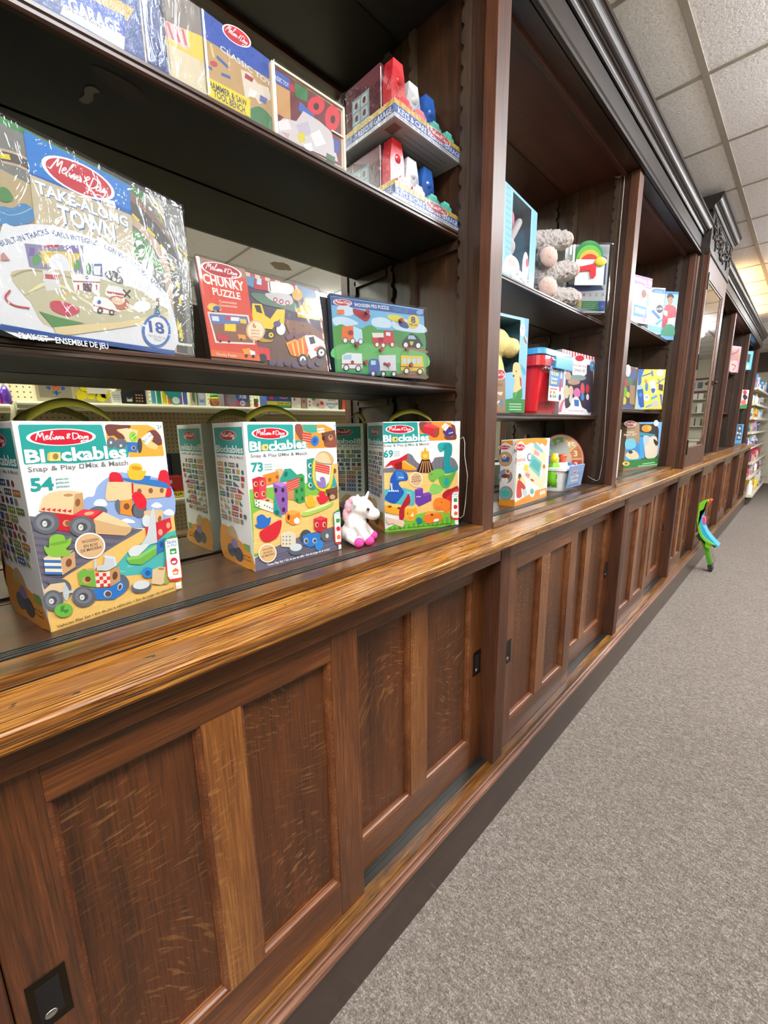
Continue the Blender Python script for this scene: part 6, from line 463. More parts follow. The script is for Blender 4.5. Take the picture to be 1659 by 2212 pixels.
# ============================================================ the setting
struct('floor', B((-3.2, 12.4, -4.2, 1.2, FL-.05, FL)), M['carpet'])
LIGHTS = [(-3.03, -.716), (-.59, -.716), (1.85, -.716), (4.29, -.716), (7.34, -.716), (-2.42, -2.546), (3.07, -2.546), (7.34, -2.546)]
bm = bmesh.new()
ys = [.504-.61*i for i in range(-1, 9)]; xs = [2.46+.61*i for i in range(-9, 17)]
def lit(xa, ya): return any(lx-.01 < xa < lx+1.21 and ly-.01 < ya < ly+.6 for lx, ly in LIGHTS)
for xa in xs[:-1]:
    for yb in ys[:-1]:
        ya = yb-.61
        if lit(xa, ya): continue
        box(bm, xa, xa+.61, ya, yb, CZ, CZ+.02)
struct('ceiling', bm, M['tile'])
bm = bmesh.new()
for y in ys: box(bm, xs[0], xs[-1], y-.012, y+.012, CZ-.0035, CZ+.001)
for x in xs:
    for ya in ys[1:]: box(bm, x-.0115, x+.0115, ya+.012, ya+.598, CZ-.003, CZ+.001)
struct('trim_ceiling_grid', bm, M['grid'])
struct('wall_back', B((-3.2, 12.4, 1.12, 1.2, FL, CZ+.02)), M['wall'])
struct('wall_right', B((-3.2, 12.4, -4.2, -4.1, FL, CZ+.02)), M['wall'])
struct('wall_left', B((-3.2, -3.05, -4.1, 1.12, FL, CZ+.02)), M['wall'])
struct('wall_end', B((12.22, 12.4, -4.1, 1.12, FL, CZ+.02)), M['wall'])
struct('trim_soffit', B((12.12, 12.219, -.45, 1.119, 1.07, CZ-.001)), M['soffit'])
LWHERE = ['over the aisle behind the camera', 'over the aisle beside the nearest bay', 'over the aisle beside the second bay', 'over the aisle beside the mirrored cupboard', 'over the far end of the aisle, reflected in the mirrored door', 'beyond the opposite shelves behind the camera', 'beyond the opposite shelves, level with the third bay', 'beyond the opposite shelves at the far end']
for (x, y), wh in zip(LIGHTS, LWHERE):
    t = thing('ceiling_light', 'white rectangular ceiling light ' + wh, 'ceiling light', (x+.61, y+.305, CZ), group='ceiling lights')
    obj('housing', B((x+.001, x+1.219, y+.001, y+.609, CZ+.002, CZ+.03)), M['grid'], t)
    bm = bmesh.new(); prof(bm, [(y+.03, CZ), (y+.035, CZ-.09), (y+.08, CZ-.105), (y+.53, CZ-.105), (y+.575, CZ-.09), (y+.58, CZ)], x+.02, x+1.20); obj('diffuser', bm, M['diffuser'], t)

# ============================================================ lower cabinets
PX = [-1.313, -.123, 1.067, 2.257, 3.447, 4.38, 5.70, 7.02, 8.40]
ORD = ['', 'nearest the camera', 'second', 'third', 'fourth, behind green toy', 'fifth', 'sixth', 'last before the store shelving']
YP = .591
def door(parent, x0, x1, y, side):
    zt, zb = -.383, -1.0835; pt, pb = -.446, -.992; st, ms, th = .068, .066, .024
    pw = (x1-x0-2*st-ms)/2; a0, a1 = x0+st, x0+st+pw; b0, b1 = a1+ms, a1+ms+pw
    t = bpy.data.objects.new('sliding_door', None); C.objects.link(t); t.parent = parent
    t.location = Vector(((x0+x1)/2, y, zb+H)) - wloc(parent)
    bm = bmesh.new()
    bm.free()
    for q0, q1 in ((x0, a0), (b1, x1)): obj('stile', B((q0, q1, y, y+th, zb, zt), bev=.0015), M['oak_v'], t)
    obj('mid_stile', B((a1, b0, y+.0004, y+th, pb, pt)), M['oak_stile'], t)
    for q0, q1 in ((pt, zt), (zb, pb)): obj('rail', B((a0, b1, y+.0002, y+th, q0, q1), bev=.0008), M['oak_h'], t)
    for p0, p1 in ((a0, a1), (b0, b1)):
        p = obj('panel', B((p0, p1, y+.0165, y+.0225, pb, pt)), M['oak_panel'], t)
        bm = bmesh.new(); d, w_ = .0165, .0095       # quarter-round bead round the panel
        for pts, ax, r0, r1 in ((((y+d, pb), (y+.003, pb), (y+.0045, pb+.0045), (y+.008, pb+.0065), (y+.0125, pb+.0075), (y+.0125, pb+w_), (y+d, pb+w_)), 'x', p0, p1),
                                (((y+d, pt), (y+.003, pt), (y+.0045, pt-.0045), (y+.008, pt-.0065), (y+.0125, pt-.0075), (y+.0125, pt-w_), (y+d, pt-w_)), 'x', p0, p1),
                                (((p0, y+d), (p0, y+.003), (p0+.0045, y+.0045), (p0+.0065, y+.008), (p0+.0075, y+.0125), (p0+w_, y+.0125), (p0+w_, y+d)), 'z', pb, pt),
                                (((p1, y+d), (p1, y+.003), (p1-.0045, y+.0045), (p1-.0065, y+.008), (p1-.0075, y+.0125), (p1-w_, y+.0125), (p1-w_, y+d)), 'z', pb, pt)): prof(bm, pts, r0, r1, ax)
        obj('panel_moulding', bm, M['bead_oak'], t)
    hx = x0+.034 if side < 0 else x1-.034
    bm = bmesh.new(); box(bm, hx-.0205, hx+.0205, y-.0012, y+.0005, -.765, -.683, .0005)
    pl = obj('recessed_pull', bm, M['brass'], t)
    bm = bmesh.new(); box(bm, hx-.0125, hx+.0125, y-.0016, y-.0011, -.753, -.695, .0002); obj('pull_cup', bm, M['cavity'], t)
    bm = bmesh.new(); ball(bm, (hx-.002, y-.001, -.747), .0075, (1, .35, .8)); obj('pull_lip', bm, M['steel'], t, smooth=True)
    return t
for i in range(len(PX)-1):
    x0, x1 = PX[i], PX[i+1]; w_ = .056
    if i == 0: lab = 'dark oak sliding-door base cabinet left of the picture edge'
    else: lab = 'oak cabinet with two panelled sliding doors, %s in the row' % ORD[i]
    t = thing('base_cabinet', lab, 'cabinet', ((x0+x1)/2, YP, FL), group='sliding-door base cabinets')
    for q in ([x0, x1] if i == 0 else [x1]): obj('pilaster', B((q, q+w_, YP, .668, -1.0848, -.339), bev=.0012), M['stile_v'], t)
    obj('apron', B((x0+w_, x1, YP+.002, .604, -.386, -.339), (x0+w_, x1, .6685, .684, -.40, -.339), bev=.001), M['oak_h'], t)
    obj('carcass', B((x0+w_-.01, x1+.01, .6685, .684, -1.10, -.345), (x0+w_, x1, .604, .68, -.36, -.345)), M['cavity'], t)
    obj('sill', B((x0+w_, x1, .6365, .66, -1.0862, -1.0852)), M['track'], t) if False else None
    obj('bottom_track', B((x0+w_, x1, .6135, .668, -1.0850, -1.0840), (x0+w_, x1, .6165, .6185, -1.0840, -1.0835), (x0+w_, x1, .6300, .6318, -1.0840, -1.0816), (x0+w_, x1, .6370, .6388, -1.0840, -1.0816)), M['track'], t)
    xl, xr = x0+w_, x1; mid = (xl+xr)/2
    door(t, xl+.001, mid+.012, .605, -1); door(t, mid-.055, xr-.001, .642, 1)
# continuous plinth with its worn bead
t = thing('cabinet_plinth', 'long dark wooden baseboard with rounded bead running along the carpet', 'baseboard', (3.6, .575, FL))
XE = 8.62
bm = bmesh.new(); prof(bm, [(.575, FL), (.575, -1.128), (.577, -1.1255), (.60, -1.1255), (.60, FL)], -1.4, XE); obj('base_board', bm, M['base'], t)
bm = bmesh.new(); pts = [(.60, -1.1255)]+[(.5755-.0095*math.sin(a)-.0, -1.1165-.0088*math.cos(a)) for a in [math.pi*k/8 for k in range(9)]]+[(.578, -1.1075), (.5785, -1.104), (.5765, -1.1015), (.5765, -1.0985), (.580, -1.096), (.581, -1.0925), (.584, -1.0925), (.60, -1.0925)]
prof(bm, pts, -1.4, XE+.006); obj('bead', bm, M['bead'], t)
bm = bmesh.new(); prof(bm, [(.5845, -1.0935), (.5825, -1.0895), (.585, -1.0850), (.6645, -1.0850), (.6645, -1.12), (.5845, -1.12)], -1.4, XE); obj('bottom_sill', bm, M['sill'], t)
# ============================================================ counter
bm = bmesh.new()
prof(bm, [(.99, -.3102), (.566, -.310), (.5622, -.3108), (.5596, -.3128), (.5584, -.317), (.5588, -.3225), (.5606, -.3275), (.5606, -.3335), (.5645, -.3385), (.574, -.3388), (.99, -.3388)], -1.4, XE)
tag(obj('countertop', bm, M['counter']), 'long worn golden oak counter ledge over the sliding doors', 'countertop')

# ============================================================ upper cabinets
ZT = 1.096; YM = .975; YS = .755
def scallop(bm, x0, x1, ya, yb, z0, z1, step=.0455, flip=1):
    """shelf standard with half-round notches cut into its back edge"""
    pts = [(ya, z1), (ya, z0)]; z = z0
    while z+step < z1:
        pts += [(yb, z)] + [(yb-flip*.0085*math.sin(math.pi*k/6), z+.006+.021*(k/6)) for k in range(7)] + [(yb, z+.028)]; z += step
    pts += [(yb, z1)]; prof(bm, pts, x0, x1)
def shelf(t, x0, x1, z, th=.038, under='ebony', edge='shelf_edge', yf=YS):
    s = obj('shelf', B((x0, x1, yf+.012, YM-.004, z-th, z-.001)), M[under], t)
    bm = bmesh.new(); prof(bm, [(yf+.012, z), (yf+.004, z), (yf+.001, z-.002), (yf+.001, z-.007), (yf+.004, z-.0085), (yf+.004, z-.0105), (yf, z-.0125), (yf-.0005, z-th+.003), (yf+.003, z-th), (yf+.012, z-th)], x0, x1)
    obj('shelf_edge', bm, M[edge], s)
def bay(x0, x1, label, shelves, colR=True, mirror_left=None, under='ebony', wallm='inner', floor_m='floorboard', loc_group='open display bays', width=.062):
    """x0: right side of the left column, x1: left side of the right column"""
    t = thing('display_bay', label, 'display cabinet', ((x0+x1)/2, .66, -.31), group=loc_group)
    cw = width
    obj('column', B((x1, x1+cw, .66, .696, -.3098, ZT), bev=.0018), M['stile_v'], t)
    bm = bmesh.new()                                    # quirked side moulding and partition behind the column
    prof(bm, [(x1+.006, .696), (x1+.006, .727), (x1+cw-.006, .727), (x1+cw-.006, .696)], -.29, ZT, 'z')
    prof(bm, [(x1-.004, .727), (x1-.004, 1.0), (x1+cw+.004, 1.0), (x1+cw+.004, .727)], -.295, ZT, 'z'); obj('partition', bm, M['side_v'], t)
    xa = x1-.004; xb = x0+.004
    for ya_, yb_ in ((.733, .757), (.915, .938)):
        for a, b_ in ((xa-.010, xa), (xb, xb+.010)):
            bm = bmesh.new(); scallop(bm, a, b_, ya_, yb_, -.285, ZT-.002); obj('shelf_standard', bm, M['standard'], t)
    for z in shelves:
        for a, b_ in ((xa-.012, xa-.001), (xb+.001, xb+.012)): obj('shelf_cleat', B((a, b_, .76, .912, z-.045, z-.0215)), M['side_v'], t)
    obj('back_mirror', B((xb, xa, YM, YM+.005, -.285, ZT-.002)), M['mirror'] if mirror_left else M[wallm], t)
    obj('bay_floor', B((xb, xa, .738, .952, -.31, -.2915), (xb, xa, .954, .9745, -.31, -.2905)), M[floor_m], t)
    obj('sill', B((x0, x1, .6572, .7045, -.3078, -.290), bev=.0022), M['sill'], t); obj('sill_joint', B((x0, x1, .6585, .70, -.3098, -.3076)), M['cavity'], t)
    bm = bmesh.new(); box(bm, x0, x1, .7045, .738, -.3098, -.2935)
    tr_ = obj('sliding_track', bm, M['track'], t)
    for y in (.7085, .7165, .7235, .732): obj('track_rail', B((x0, x1, y, y+.0026, -.2936, -.2882), bev=.0008), M['rail'], tr_)
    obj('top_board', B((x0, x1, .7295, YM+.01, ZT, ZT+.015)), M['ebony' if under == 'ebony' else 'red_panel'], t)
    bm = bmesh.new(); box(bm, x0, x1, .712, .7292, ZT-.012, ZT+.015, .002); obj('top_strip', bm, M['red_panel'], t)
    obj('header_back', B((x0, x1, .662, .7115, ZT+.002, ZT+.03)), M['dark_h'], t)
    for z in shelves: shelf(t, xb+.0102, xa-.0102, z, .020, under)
    return t
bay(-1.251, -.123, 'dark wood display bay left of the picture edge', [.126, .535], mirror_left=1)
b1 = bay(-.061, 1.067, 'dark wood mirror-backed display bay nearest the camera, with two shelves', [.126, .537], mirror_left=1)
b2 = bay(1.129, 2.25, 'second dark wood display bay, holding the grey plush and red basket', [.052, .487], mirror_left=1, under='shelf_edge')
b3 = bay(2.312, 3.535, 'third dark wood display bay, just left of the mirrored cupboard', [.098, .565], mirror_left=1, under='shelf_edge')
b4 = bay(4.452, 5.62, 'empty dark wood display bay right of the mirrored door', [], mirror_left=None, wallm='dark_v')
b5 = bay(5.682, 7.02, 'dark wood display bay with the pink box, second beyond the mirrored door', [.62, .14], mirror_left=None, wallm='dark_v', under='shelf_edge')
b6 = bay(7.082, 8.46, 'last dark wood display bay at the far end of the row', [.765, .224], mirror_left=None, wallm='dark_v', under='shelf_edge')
for pts, c in (([(.206, .842), (.214, .832), (.224, .836), (.218, .846), (.220, .862), (.214, .878), (.204, .876), (.208, .860)], '#6e6450'), ([(.205, .790), (.225, .784), (.262, .787), (.276, .802), (.268, .818), (.240, .818), (.222, .806)], '#2a1a0e')):
    bm = bmesh.new(); prof(bm, [(a, b) for a, b in catmull(pts)], .5158, .5166, 'z'); bmesh.ops.triangulate(bm, faces=[f for f in bm.faces if len(f.verts) > 4]); obj('worn_patch', bm, pc(c, .6), b1)
# ---------------------------------------------------------- breakfront cupboard with the mirrored door
X0, X1, YB = 3.602, 4.448, .606
t = thing('mirrored_cupboard', 'projecting cupboard with a tall narrow mirrored door and carved frieze', 'cabinet', ((X0+X1)/2, YB, -.31))
obj('side_panel', B((X0-.0, X0+.022, YB+.0225, 1.0, -.3098, 1.30), bev=.002), M['side_v'], t); obj('side_panel', B((X1-.03, X1-.002, YB+.0225, .659, -.3098, 1.30)), M['side_v'], t)
bm = bmesh.new(); box(bm, X0, X0+.02, YB+.001, YB+.0, -.3098, -.29) if False else None
prof(bm, [(X0-.008, .652), (X0-.012, .658), (X0-.012, .668), (X0-.006, .672), (X0, .672), (X0, .652)], -.3098, 1.10, 'z'); prof(bm, [(X0-.004, .60), (X0, .596), (X0, .612), (X0-.004, .608)], -.3098, 1.10, 'z')
obj('side_moulding', bm, M['stile_v'], t)
obj('end_stile', B((X0-.0005, X0+.030, YB, YB+.022, -.3098, 1.09), (X1-.045, X1, YB, YB+.022, -.3098, 1.09), (X0+.03, X1-.045, YB, YB+.022, 1.055, 1.09), (X0+.03, X1-.045, YB, YB+.022, -.3098, -.296), bev=.0012), M['stile_v'], t)
obj('carcass', B((X0+.022, X1-.03, .64, .66, -.30, 1.30)), M['cavity'], t)
d = bpy.data.objects.new('door', None); C.objects.link(d); d.parent = t; d.location = Vector((3.9, YB, H-.29))-wloc(t)
dx0, dx1, gz0, gz1 = X0+.032, X1-.048, -.165, .955; gx0, gx1 = dx0+.028, dx1-.085
bm = bmesh.new()
for q in ((dx0, gx0, -.294, 1.053), (gx1, dx1, -.294, 1.053), (gx0, gx1, -.294, gz0), (gx0, gx1, gz1, 1.053)): box(bm, q[0], q[1], YB-.004, YB+.018, q[2], q[3], .0015)
obj('door_frame', bm, M['stile_v'], d)
bm = bmesh.new()
for q in ((gx0, gx0+.008, gz0, gz1), (gx1-.008, gx1, gz0, gz1), (gx0, gx1, gz0, gz0+.008), (gx0, gx1, gz1-.008, gz1)): box(bm, q[0], q[1], YB+.001, YB+.008, q[2], q[3], .002)
obj('glazing_bead', bm, M['bead'], d)
obj('mirror_glass', B((gx0+.003, gx1-.003, YB+.006, YB+.010, gz0+.003, gz1-.003)), M['mirror'], d)
for z in (.93, .42, -.16): 
    bm = bmesh.new(); box(bm, dx0-.006, dx0+.022, YB-.009, YB-.004, z-.045, z+.045, .001); cyl(bm, (dx0, YB-.010, z-.052), (dx0, YB-.010, z+.052), .0045); obj('hinge', bm, M['black'], d)
bm = bmesh.new(); box(bm, dx1-.06, dx1+.012, YB-.016, YB-.004, .315, .345, .002); ball(bm, (dx1-.035, YB-.022, .33), .013); obj('latch', bm, M['brass'], d)
CR = lambda y, z, s=1.0: [(y+.10, z-.004), (y, z-.004), (y, z+.003*s), (y-.006*s, z+.004*s), (y-.007*s, z+.009*s)] + [(y-.007*s-.011*s*(1-math.cos(k*math.pi/10)), z+.009*s+.014*s*math.sin(k*math.pi/10)) for k in range(1, 6)] + [(y-.0195*s, z+.024*s), (y-.0195*s, z+.028*s)] + [(y-.0195*s-.021*s*math.sin(k*math.pi/12), z+.028*s+.028*s*(1-math.cos(k*math.pi/12))) for k in range(1, 7)] + [(y-.0425*s, z+.057*s), (y-.0425*s, z+.061*s), (y-.048*s, z+.0625*s), (y-.048*s, z+.076*s), (y+.10, z+.076*s)]
LB = lambda y, z: [(y+.02, z), (y-.002, z), (y-.007, z+.004), (y-.007, z+.012), (y-.004, z+.015), (y-.006, z+.018), (y-.006, z+.024), (y-.003, z+.027), (y-.004, z+.031), (y, z+.035), (y+.02, z+.035)]
bm = bmesh.new(); prof(bm, LB(YB, 1.092), X0-.006, X1+.006); obj('lower_moulding', bm, M['crown'], t)
bm = bmesh.new(); prof(bm, [(YB-.001, 1.127), (YB-.001, 1.336), (YB+.09, 1.336), (YB+.09, 1.127)], X0-.002, X1+.002); obj('frieze', bm, M['carved'], t)
bm = bmesh.new(); random.seed(4)                          # carved scrolls and leaves
for sgn in (-1, 1):
    cx = (X0+X1)/2+sgn*.02
    for k in range(4):
        c0 = cx+sgn*(.05+.09*k); zc_ = 1.23+(.02 if k % 2 else -.02)
        tube(bm, [(c0+.038*(1-j/16)*math.cos(j*.75*(1 if k % 2 else -1)), YB-.006, zc_+.046*(1-j/16)*math.sin(j*.75*(1 if k % 2 else -1))) for j in range(14)], [.0085-.0003*j for j in range(14)], 8)
        for j in range(5):
            a = j*1.25+k; p = Vector((c0+.045*math.cos(a), YB-.004, zc_+.055*math.sin(a))); ball(bm, p, .017, (1, .45, .5), __import__('mathutils').Euler((0, -a, 0)), 10)
ball(bm, ((X0+X1)/2, YB-.004, 1.235), .03, (1, .5, 1.5)); ball(bm, ((X0+X1)/2, YB-.004, 1.16), .03, (1.4, .5, .6))
for k in range(22): box(bm, X0+.004+k*.04, X0+.030+k*.04, YB-.004, YB, 1.322, 1.332, .001)
obj('carving', bm, M['carved'], t, smooth=True)
bm = bmesh.new(); prof(bm, CR(YB, 1.340, 1.02), X0-.045, X1+.045); obj('crown', bm, M['crown'], t)
# ---------------------------------------------------------- cornice runs
for xa, xb, lab in ((-1.4, X0-.001, 'dark moulded cornice over the near display bays'), (X1+.001, 8.52, 'dark moulded cornice over the far display bays')):
    t = thing('cornice', lab, 'cornice', ((xa+xb)/2, .65, ZT+.0))
    bm = bmesh.new(); prof(bm, [(.646, 1.115), (.646, 1.20), (.66, 1.20), (.66, 1.115)], xa, xb); obj('frieze', bm, M['crown'], t)
    bm = bmesh.new(); prof(bm, [(.658, 1.0975), (.651, 1.0985), (.6475, 1.093), (.6445, 1.090), (.6405, 1.0905), (.6405, 1.103), (.6425, 1.105), (.6405, 1.107), (.6425, 1.109), (.6405, 1.111), (.6425, 1.113), (.6405, 1.115), (.6445, 1.119), (.660, 1.119)], xa, xb); obj('lower_moulding', bm, M['crown'], t)
    bm = bmesh.new(); prof(bm, CR(.646, 1.194), xa, xb+(.035 if xa > 0 else 0)); obj('crown', bm, M['crown'], t)
    obj('top_cover', B((xa, xb, .64, 1.10, 1.262, 1.27)), M['dark_h'], t)
# warm lamp lying on top of the far cabinets
t = thing('strip_lamp', 'small warm strip lamp lying on top of the far cabinet, hidden by the cornice', 'lamp', (6.6, .74, 1.28))
obj('lamp_body', B((5.4, 7.9, .72, .76, 1.271, 1.285)), M['cream'], t)
m, nt, b = newmat('warm_tube'); b.inputs['Emission Color'].default_value = (1, .62, .26, 1); b.inputs['Emission Strength'].default_value = WARM
bm = bmesh.new(); cyl(bm, (5.45, .74, 1.297), (7.85, .74, 1.297), .012); obj('tube', bm, m, t)
# white cords
for x, zt_, lab, g in ((1.0525, -.03, 'thin white cord hanging down the right side of the nearest bay', 0), (2.2365, 1.088, 'thin white cord hanging down the right side of the second bay', 1)):
    bm = bmesh.new(); tube(bm, catmull3([(x-.004, .755, zt_+.006), (x-.004, .74, zt_), (x-.003, .722, zt_+.004), (x-.003, .716, zt_-.03), (x-.003, .721, zt_-.1), (x-.003, .717, zt_*.5), (x-.003, .70, -.02), (x-.003, .706, -.2), (x-.004, .714, -.262), (x-.008, .74, -.268), (x-.014, .765, -.25), (x-.02, .772, -.238)]) if False else [(x-.004, .757, zt_+.006), (x-.004, .74, zt_-.004), (x-.003, .722, zt_+.004), (x-.003, .717, zt_-.012), (x-.003, .7165, .3 if g else -.08), (x-.003, .705, -.14), (x-.003, .709, -.22), (x-.004, .714, -.262), (x-.006, .724, -.272), (x-.010, .745, -.264), (x-.016, .765, -.25)], .0013, 6)
    tag(obj('cord', bm, pc('#b4b0aa', .4), smooth=True), lab, 'cord')
# ============================================================ boxes of wooden blocks with ribbon handles
def ribbon_handle(t, w_, d_, h_, col, x0=.25, x1=.72, rise=.038, y=None):
    bm = bmesh.new(); y = d_*.5 if y is None else y; hw = .008; n = 16
    P_ = [(w_*(x0+(x1-x0)*k/n), y, h_+rise*math.sin(math.pi*k/n)**.8) for k in range(n+1)]
    a = [[bm.verts.new((p[0]+dx, p[1]+s*hw*.55, p[2]+dz+s*hw*.8+.004)) for s, dz, dx in ((-1, 0, 0), (1, 0, 0), (1, .0016, 0), (-1, .0016, 0))] for p in P_ for dx in (0,)]
    for q, r in zip(a, a[1:]):
        for k in range(4): bm.faces.new((q[k], q[(k+1) % 4], r[(k+1) % 4], r[k]))
    return obj('ribbon_handle', bm, pc(col, .5), t, local=True, smooth=True)
for key, lab in (('54', 'white toy box of wooden vehicle blocks marked 54 pieces, largest in front'), ('73', 'white toy box of wooden town blocks marked 73 pieces, beside the plush unicorn'), ('69', 'white toy box of wooden dinosaur blocks marked 69 pieces, turned by the column')):
    t, w_, h_, d_, o = carton('b'+key, lab, 'f'+key, 'l'+key, group='boxes of wooden building blocks', name='toy_box')
    ribbon_handle(t, w_, d_, h_, '#9a9430', .20, .78, .028, d_*.55)
# ============================================================ middle shelf
t, w_, h_, d_, o = carton('town', mat='print_dim', label='large shrink-wrapped wooden town play set with grey road board, 18 pieces', front='ftown', col='#2f2c2a', name='play_set', cat='play set', body='board_box')
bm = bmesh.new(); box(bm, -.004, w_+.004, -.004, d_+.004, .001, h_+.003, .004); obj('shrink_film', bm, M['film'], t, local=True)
t, w_, h_, d_, o = carton('chunky', mat='print_dim', label='red and brown wooden chunky puzzle with construction trucks, leaning back', front='fchunky', col='#6a4a38', name='puzzle', cat='puzzle', side='#3c2118', body='puzzle_board')
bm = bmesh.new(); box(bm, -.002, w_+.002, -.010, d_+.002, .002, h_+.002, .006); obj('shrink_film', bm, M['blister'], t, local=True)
t, w_, h_, d_, o = carton('peg', mat='print_dim', label='blue and green wooden peg puzzle of eight vehicles, in front of others', front='fpeg', col='#23355f', name='puzzle', cat='puzzle', body='puzzle_board')
bm = bmesh.new()
for x, z in ((.126, .062), (.058, .068), (.205, .070), (.08, .030), (.145, .028), (.215, .032), (.092, .145), (.19, .138)): cyl(bm, (x, -.001, z), (x, -.009, z), .004, .005, 10)
obj('peg', bm, pc('#8a2a34', .35), t, local=True)
bm = bmesh.new(); box(bm, -.001, w_+.001, -.0125, d_+.001, .002, h_+.001, .005); obj('shrink_film', bm, M['blister'], t, local=True)
for k, (dx, dy, r) in enumerate(((-.012, .024, -10), (-.020, .046, -8))):
    x, y, z, yaw, lean, w_, h_, d_ = BOX['peg']
    t = thing('puzzle', 'black-edged wrapped puzzle board standing %s the peg puzzle' % ('directly behind' if k == 0 else 'second behind'), 'puzzle', (x+dx, y+dy, z), r, 4, group='puzzles behind the peg puzzle')
    bm = bmesh.new(); box(bm, 0, w_-.01, 0, .014, 0, h_-.004, .001); obj('puzzle_board', bm, pc('#1c1a1c', .35), t, local=True)
# ============================================================ top shelf
t, w_, h_, d_, o = carton('garleft', mat='print_dim', label='shrink-wrapped blue and gold garage toy at the left end of the top shelf', front='fgarleft', col='#23395e', group='wrapped toy garages', name='toy_garage', cat='toy garage')
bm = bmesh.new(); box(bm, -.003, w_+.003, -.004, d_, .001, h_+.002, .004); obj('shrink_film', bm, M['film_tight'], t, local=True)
t, w_, h_, d_, o = carton('wood', mat='print_dim', label='pale wooden toy in shrink film beside the tool bench box on top shelf', front='fwood', col='#cdbb96', name='wooden_toy', cat='wooden toy', side='#b9a98c')
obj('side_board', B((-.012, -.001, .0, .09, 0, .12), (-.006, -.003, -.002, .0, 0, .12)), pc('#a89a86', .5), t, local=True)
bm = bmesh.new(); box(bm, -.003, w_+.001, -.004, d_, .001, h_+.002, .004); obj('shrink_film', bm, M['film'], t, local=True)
t, w_, h_, d_, o = carton('hammer', mat='print_dim', label='blue and yellow tool bench toy box in shrink film on the top shelf', front='fhammer', col='#2450b0', group=None, name='toy_box')
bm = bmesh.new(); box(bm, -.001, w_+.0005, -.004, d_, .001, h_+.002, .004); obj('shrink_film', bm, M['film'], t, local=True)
t, w_, h_, d_, o = carton('classic', mat='print_dim', label='pale wooden tray with red rings and blocks under film on the top shelf', front='fclassic', col='#d9c3a4', name='block_set', cat='block set', body='wooden_tray')
bm = bmesh.new()
for q in ((0, .004, -.004, 0, 0, h_), (w_-.004, w_, -.004, 0, 0, h_), (0, w_, -.004, 0, h_-.004, h_), (w_-.035, w_-.004, -.003, 0, .060, .063)): box(bm, *q, bev=.001)
obj('tray_rim', bm, pc('#dfc9ac', .5), t, local=True)
bm = bmesh.new(); box(bm, .001, w_-.001, -.0085, -.0005, .001, h_+.001, .002); obj('shrink_film', bm, M['clear'], t, local=True)
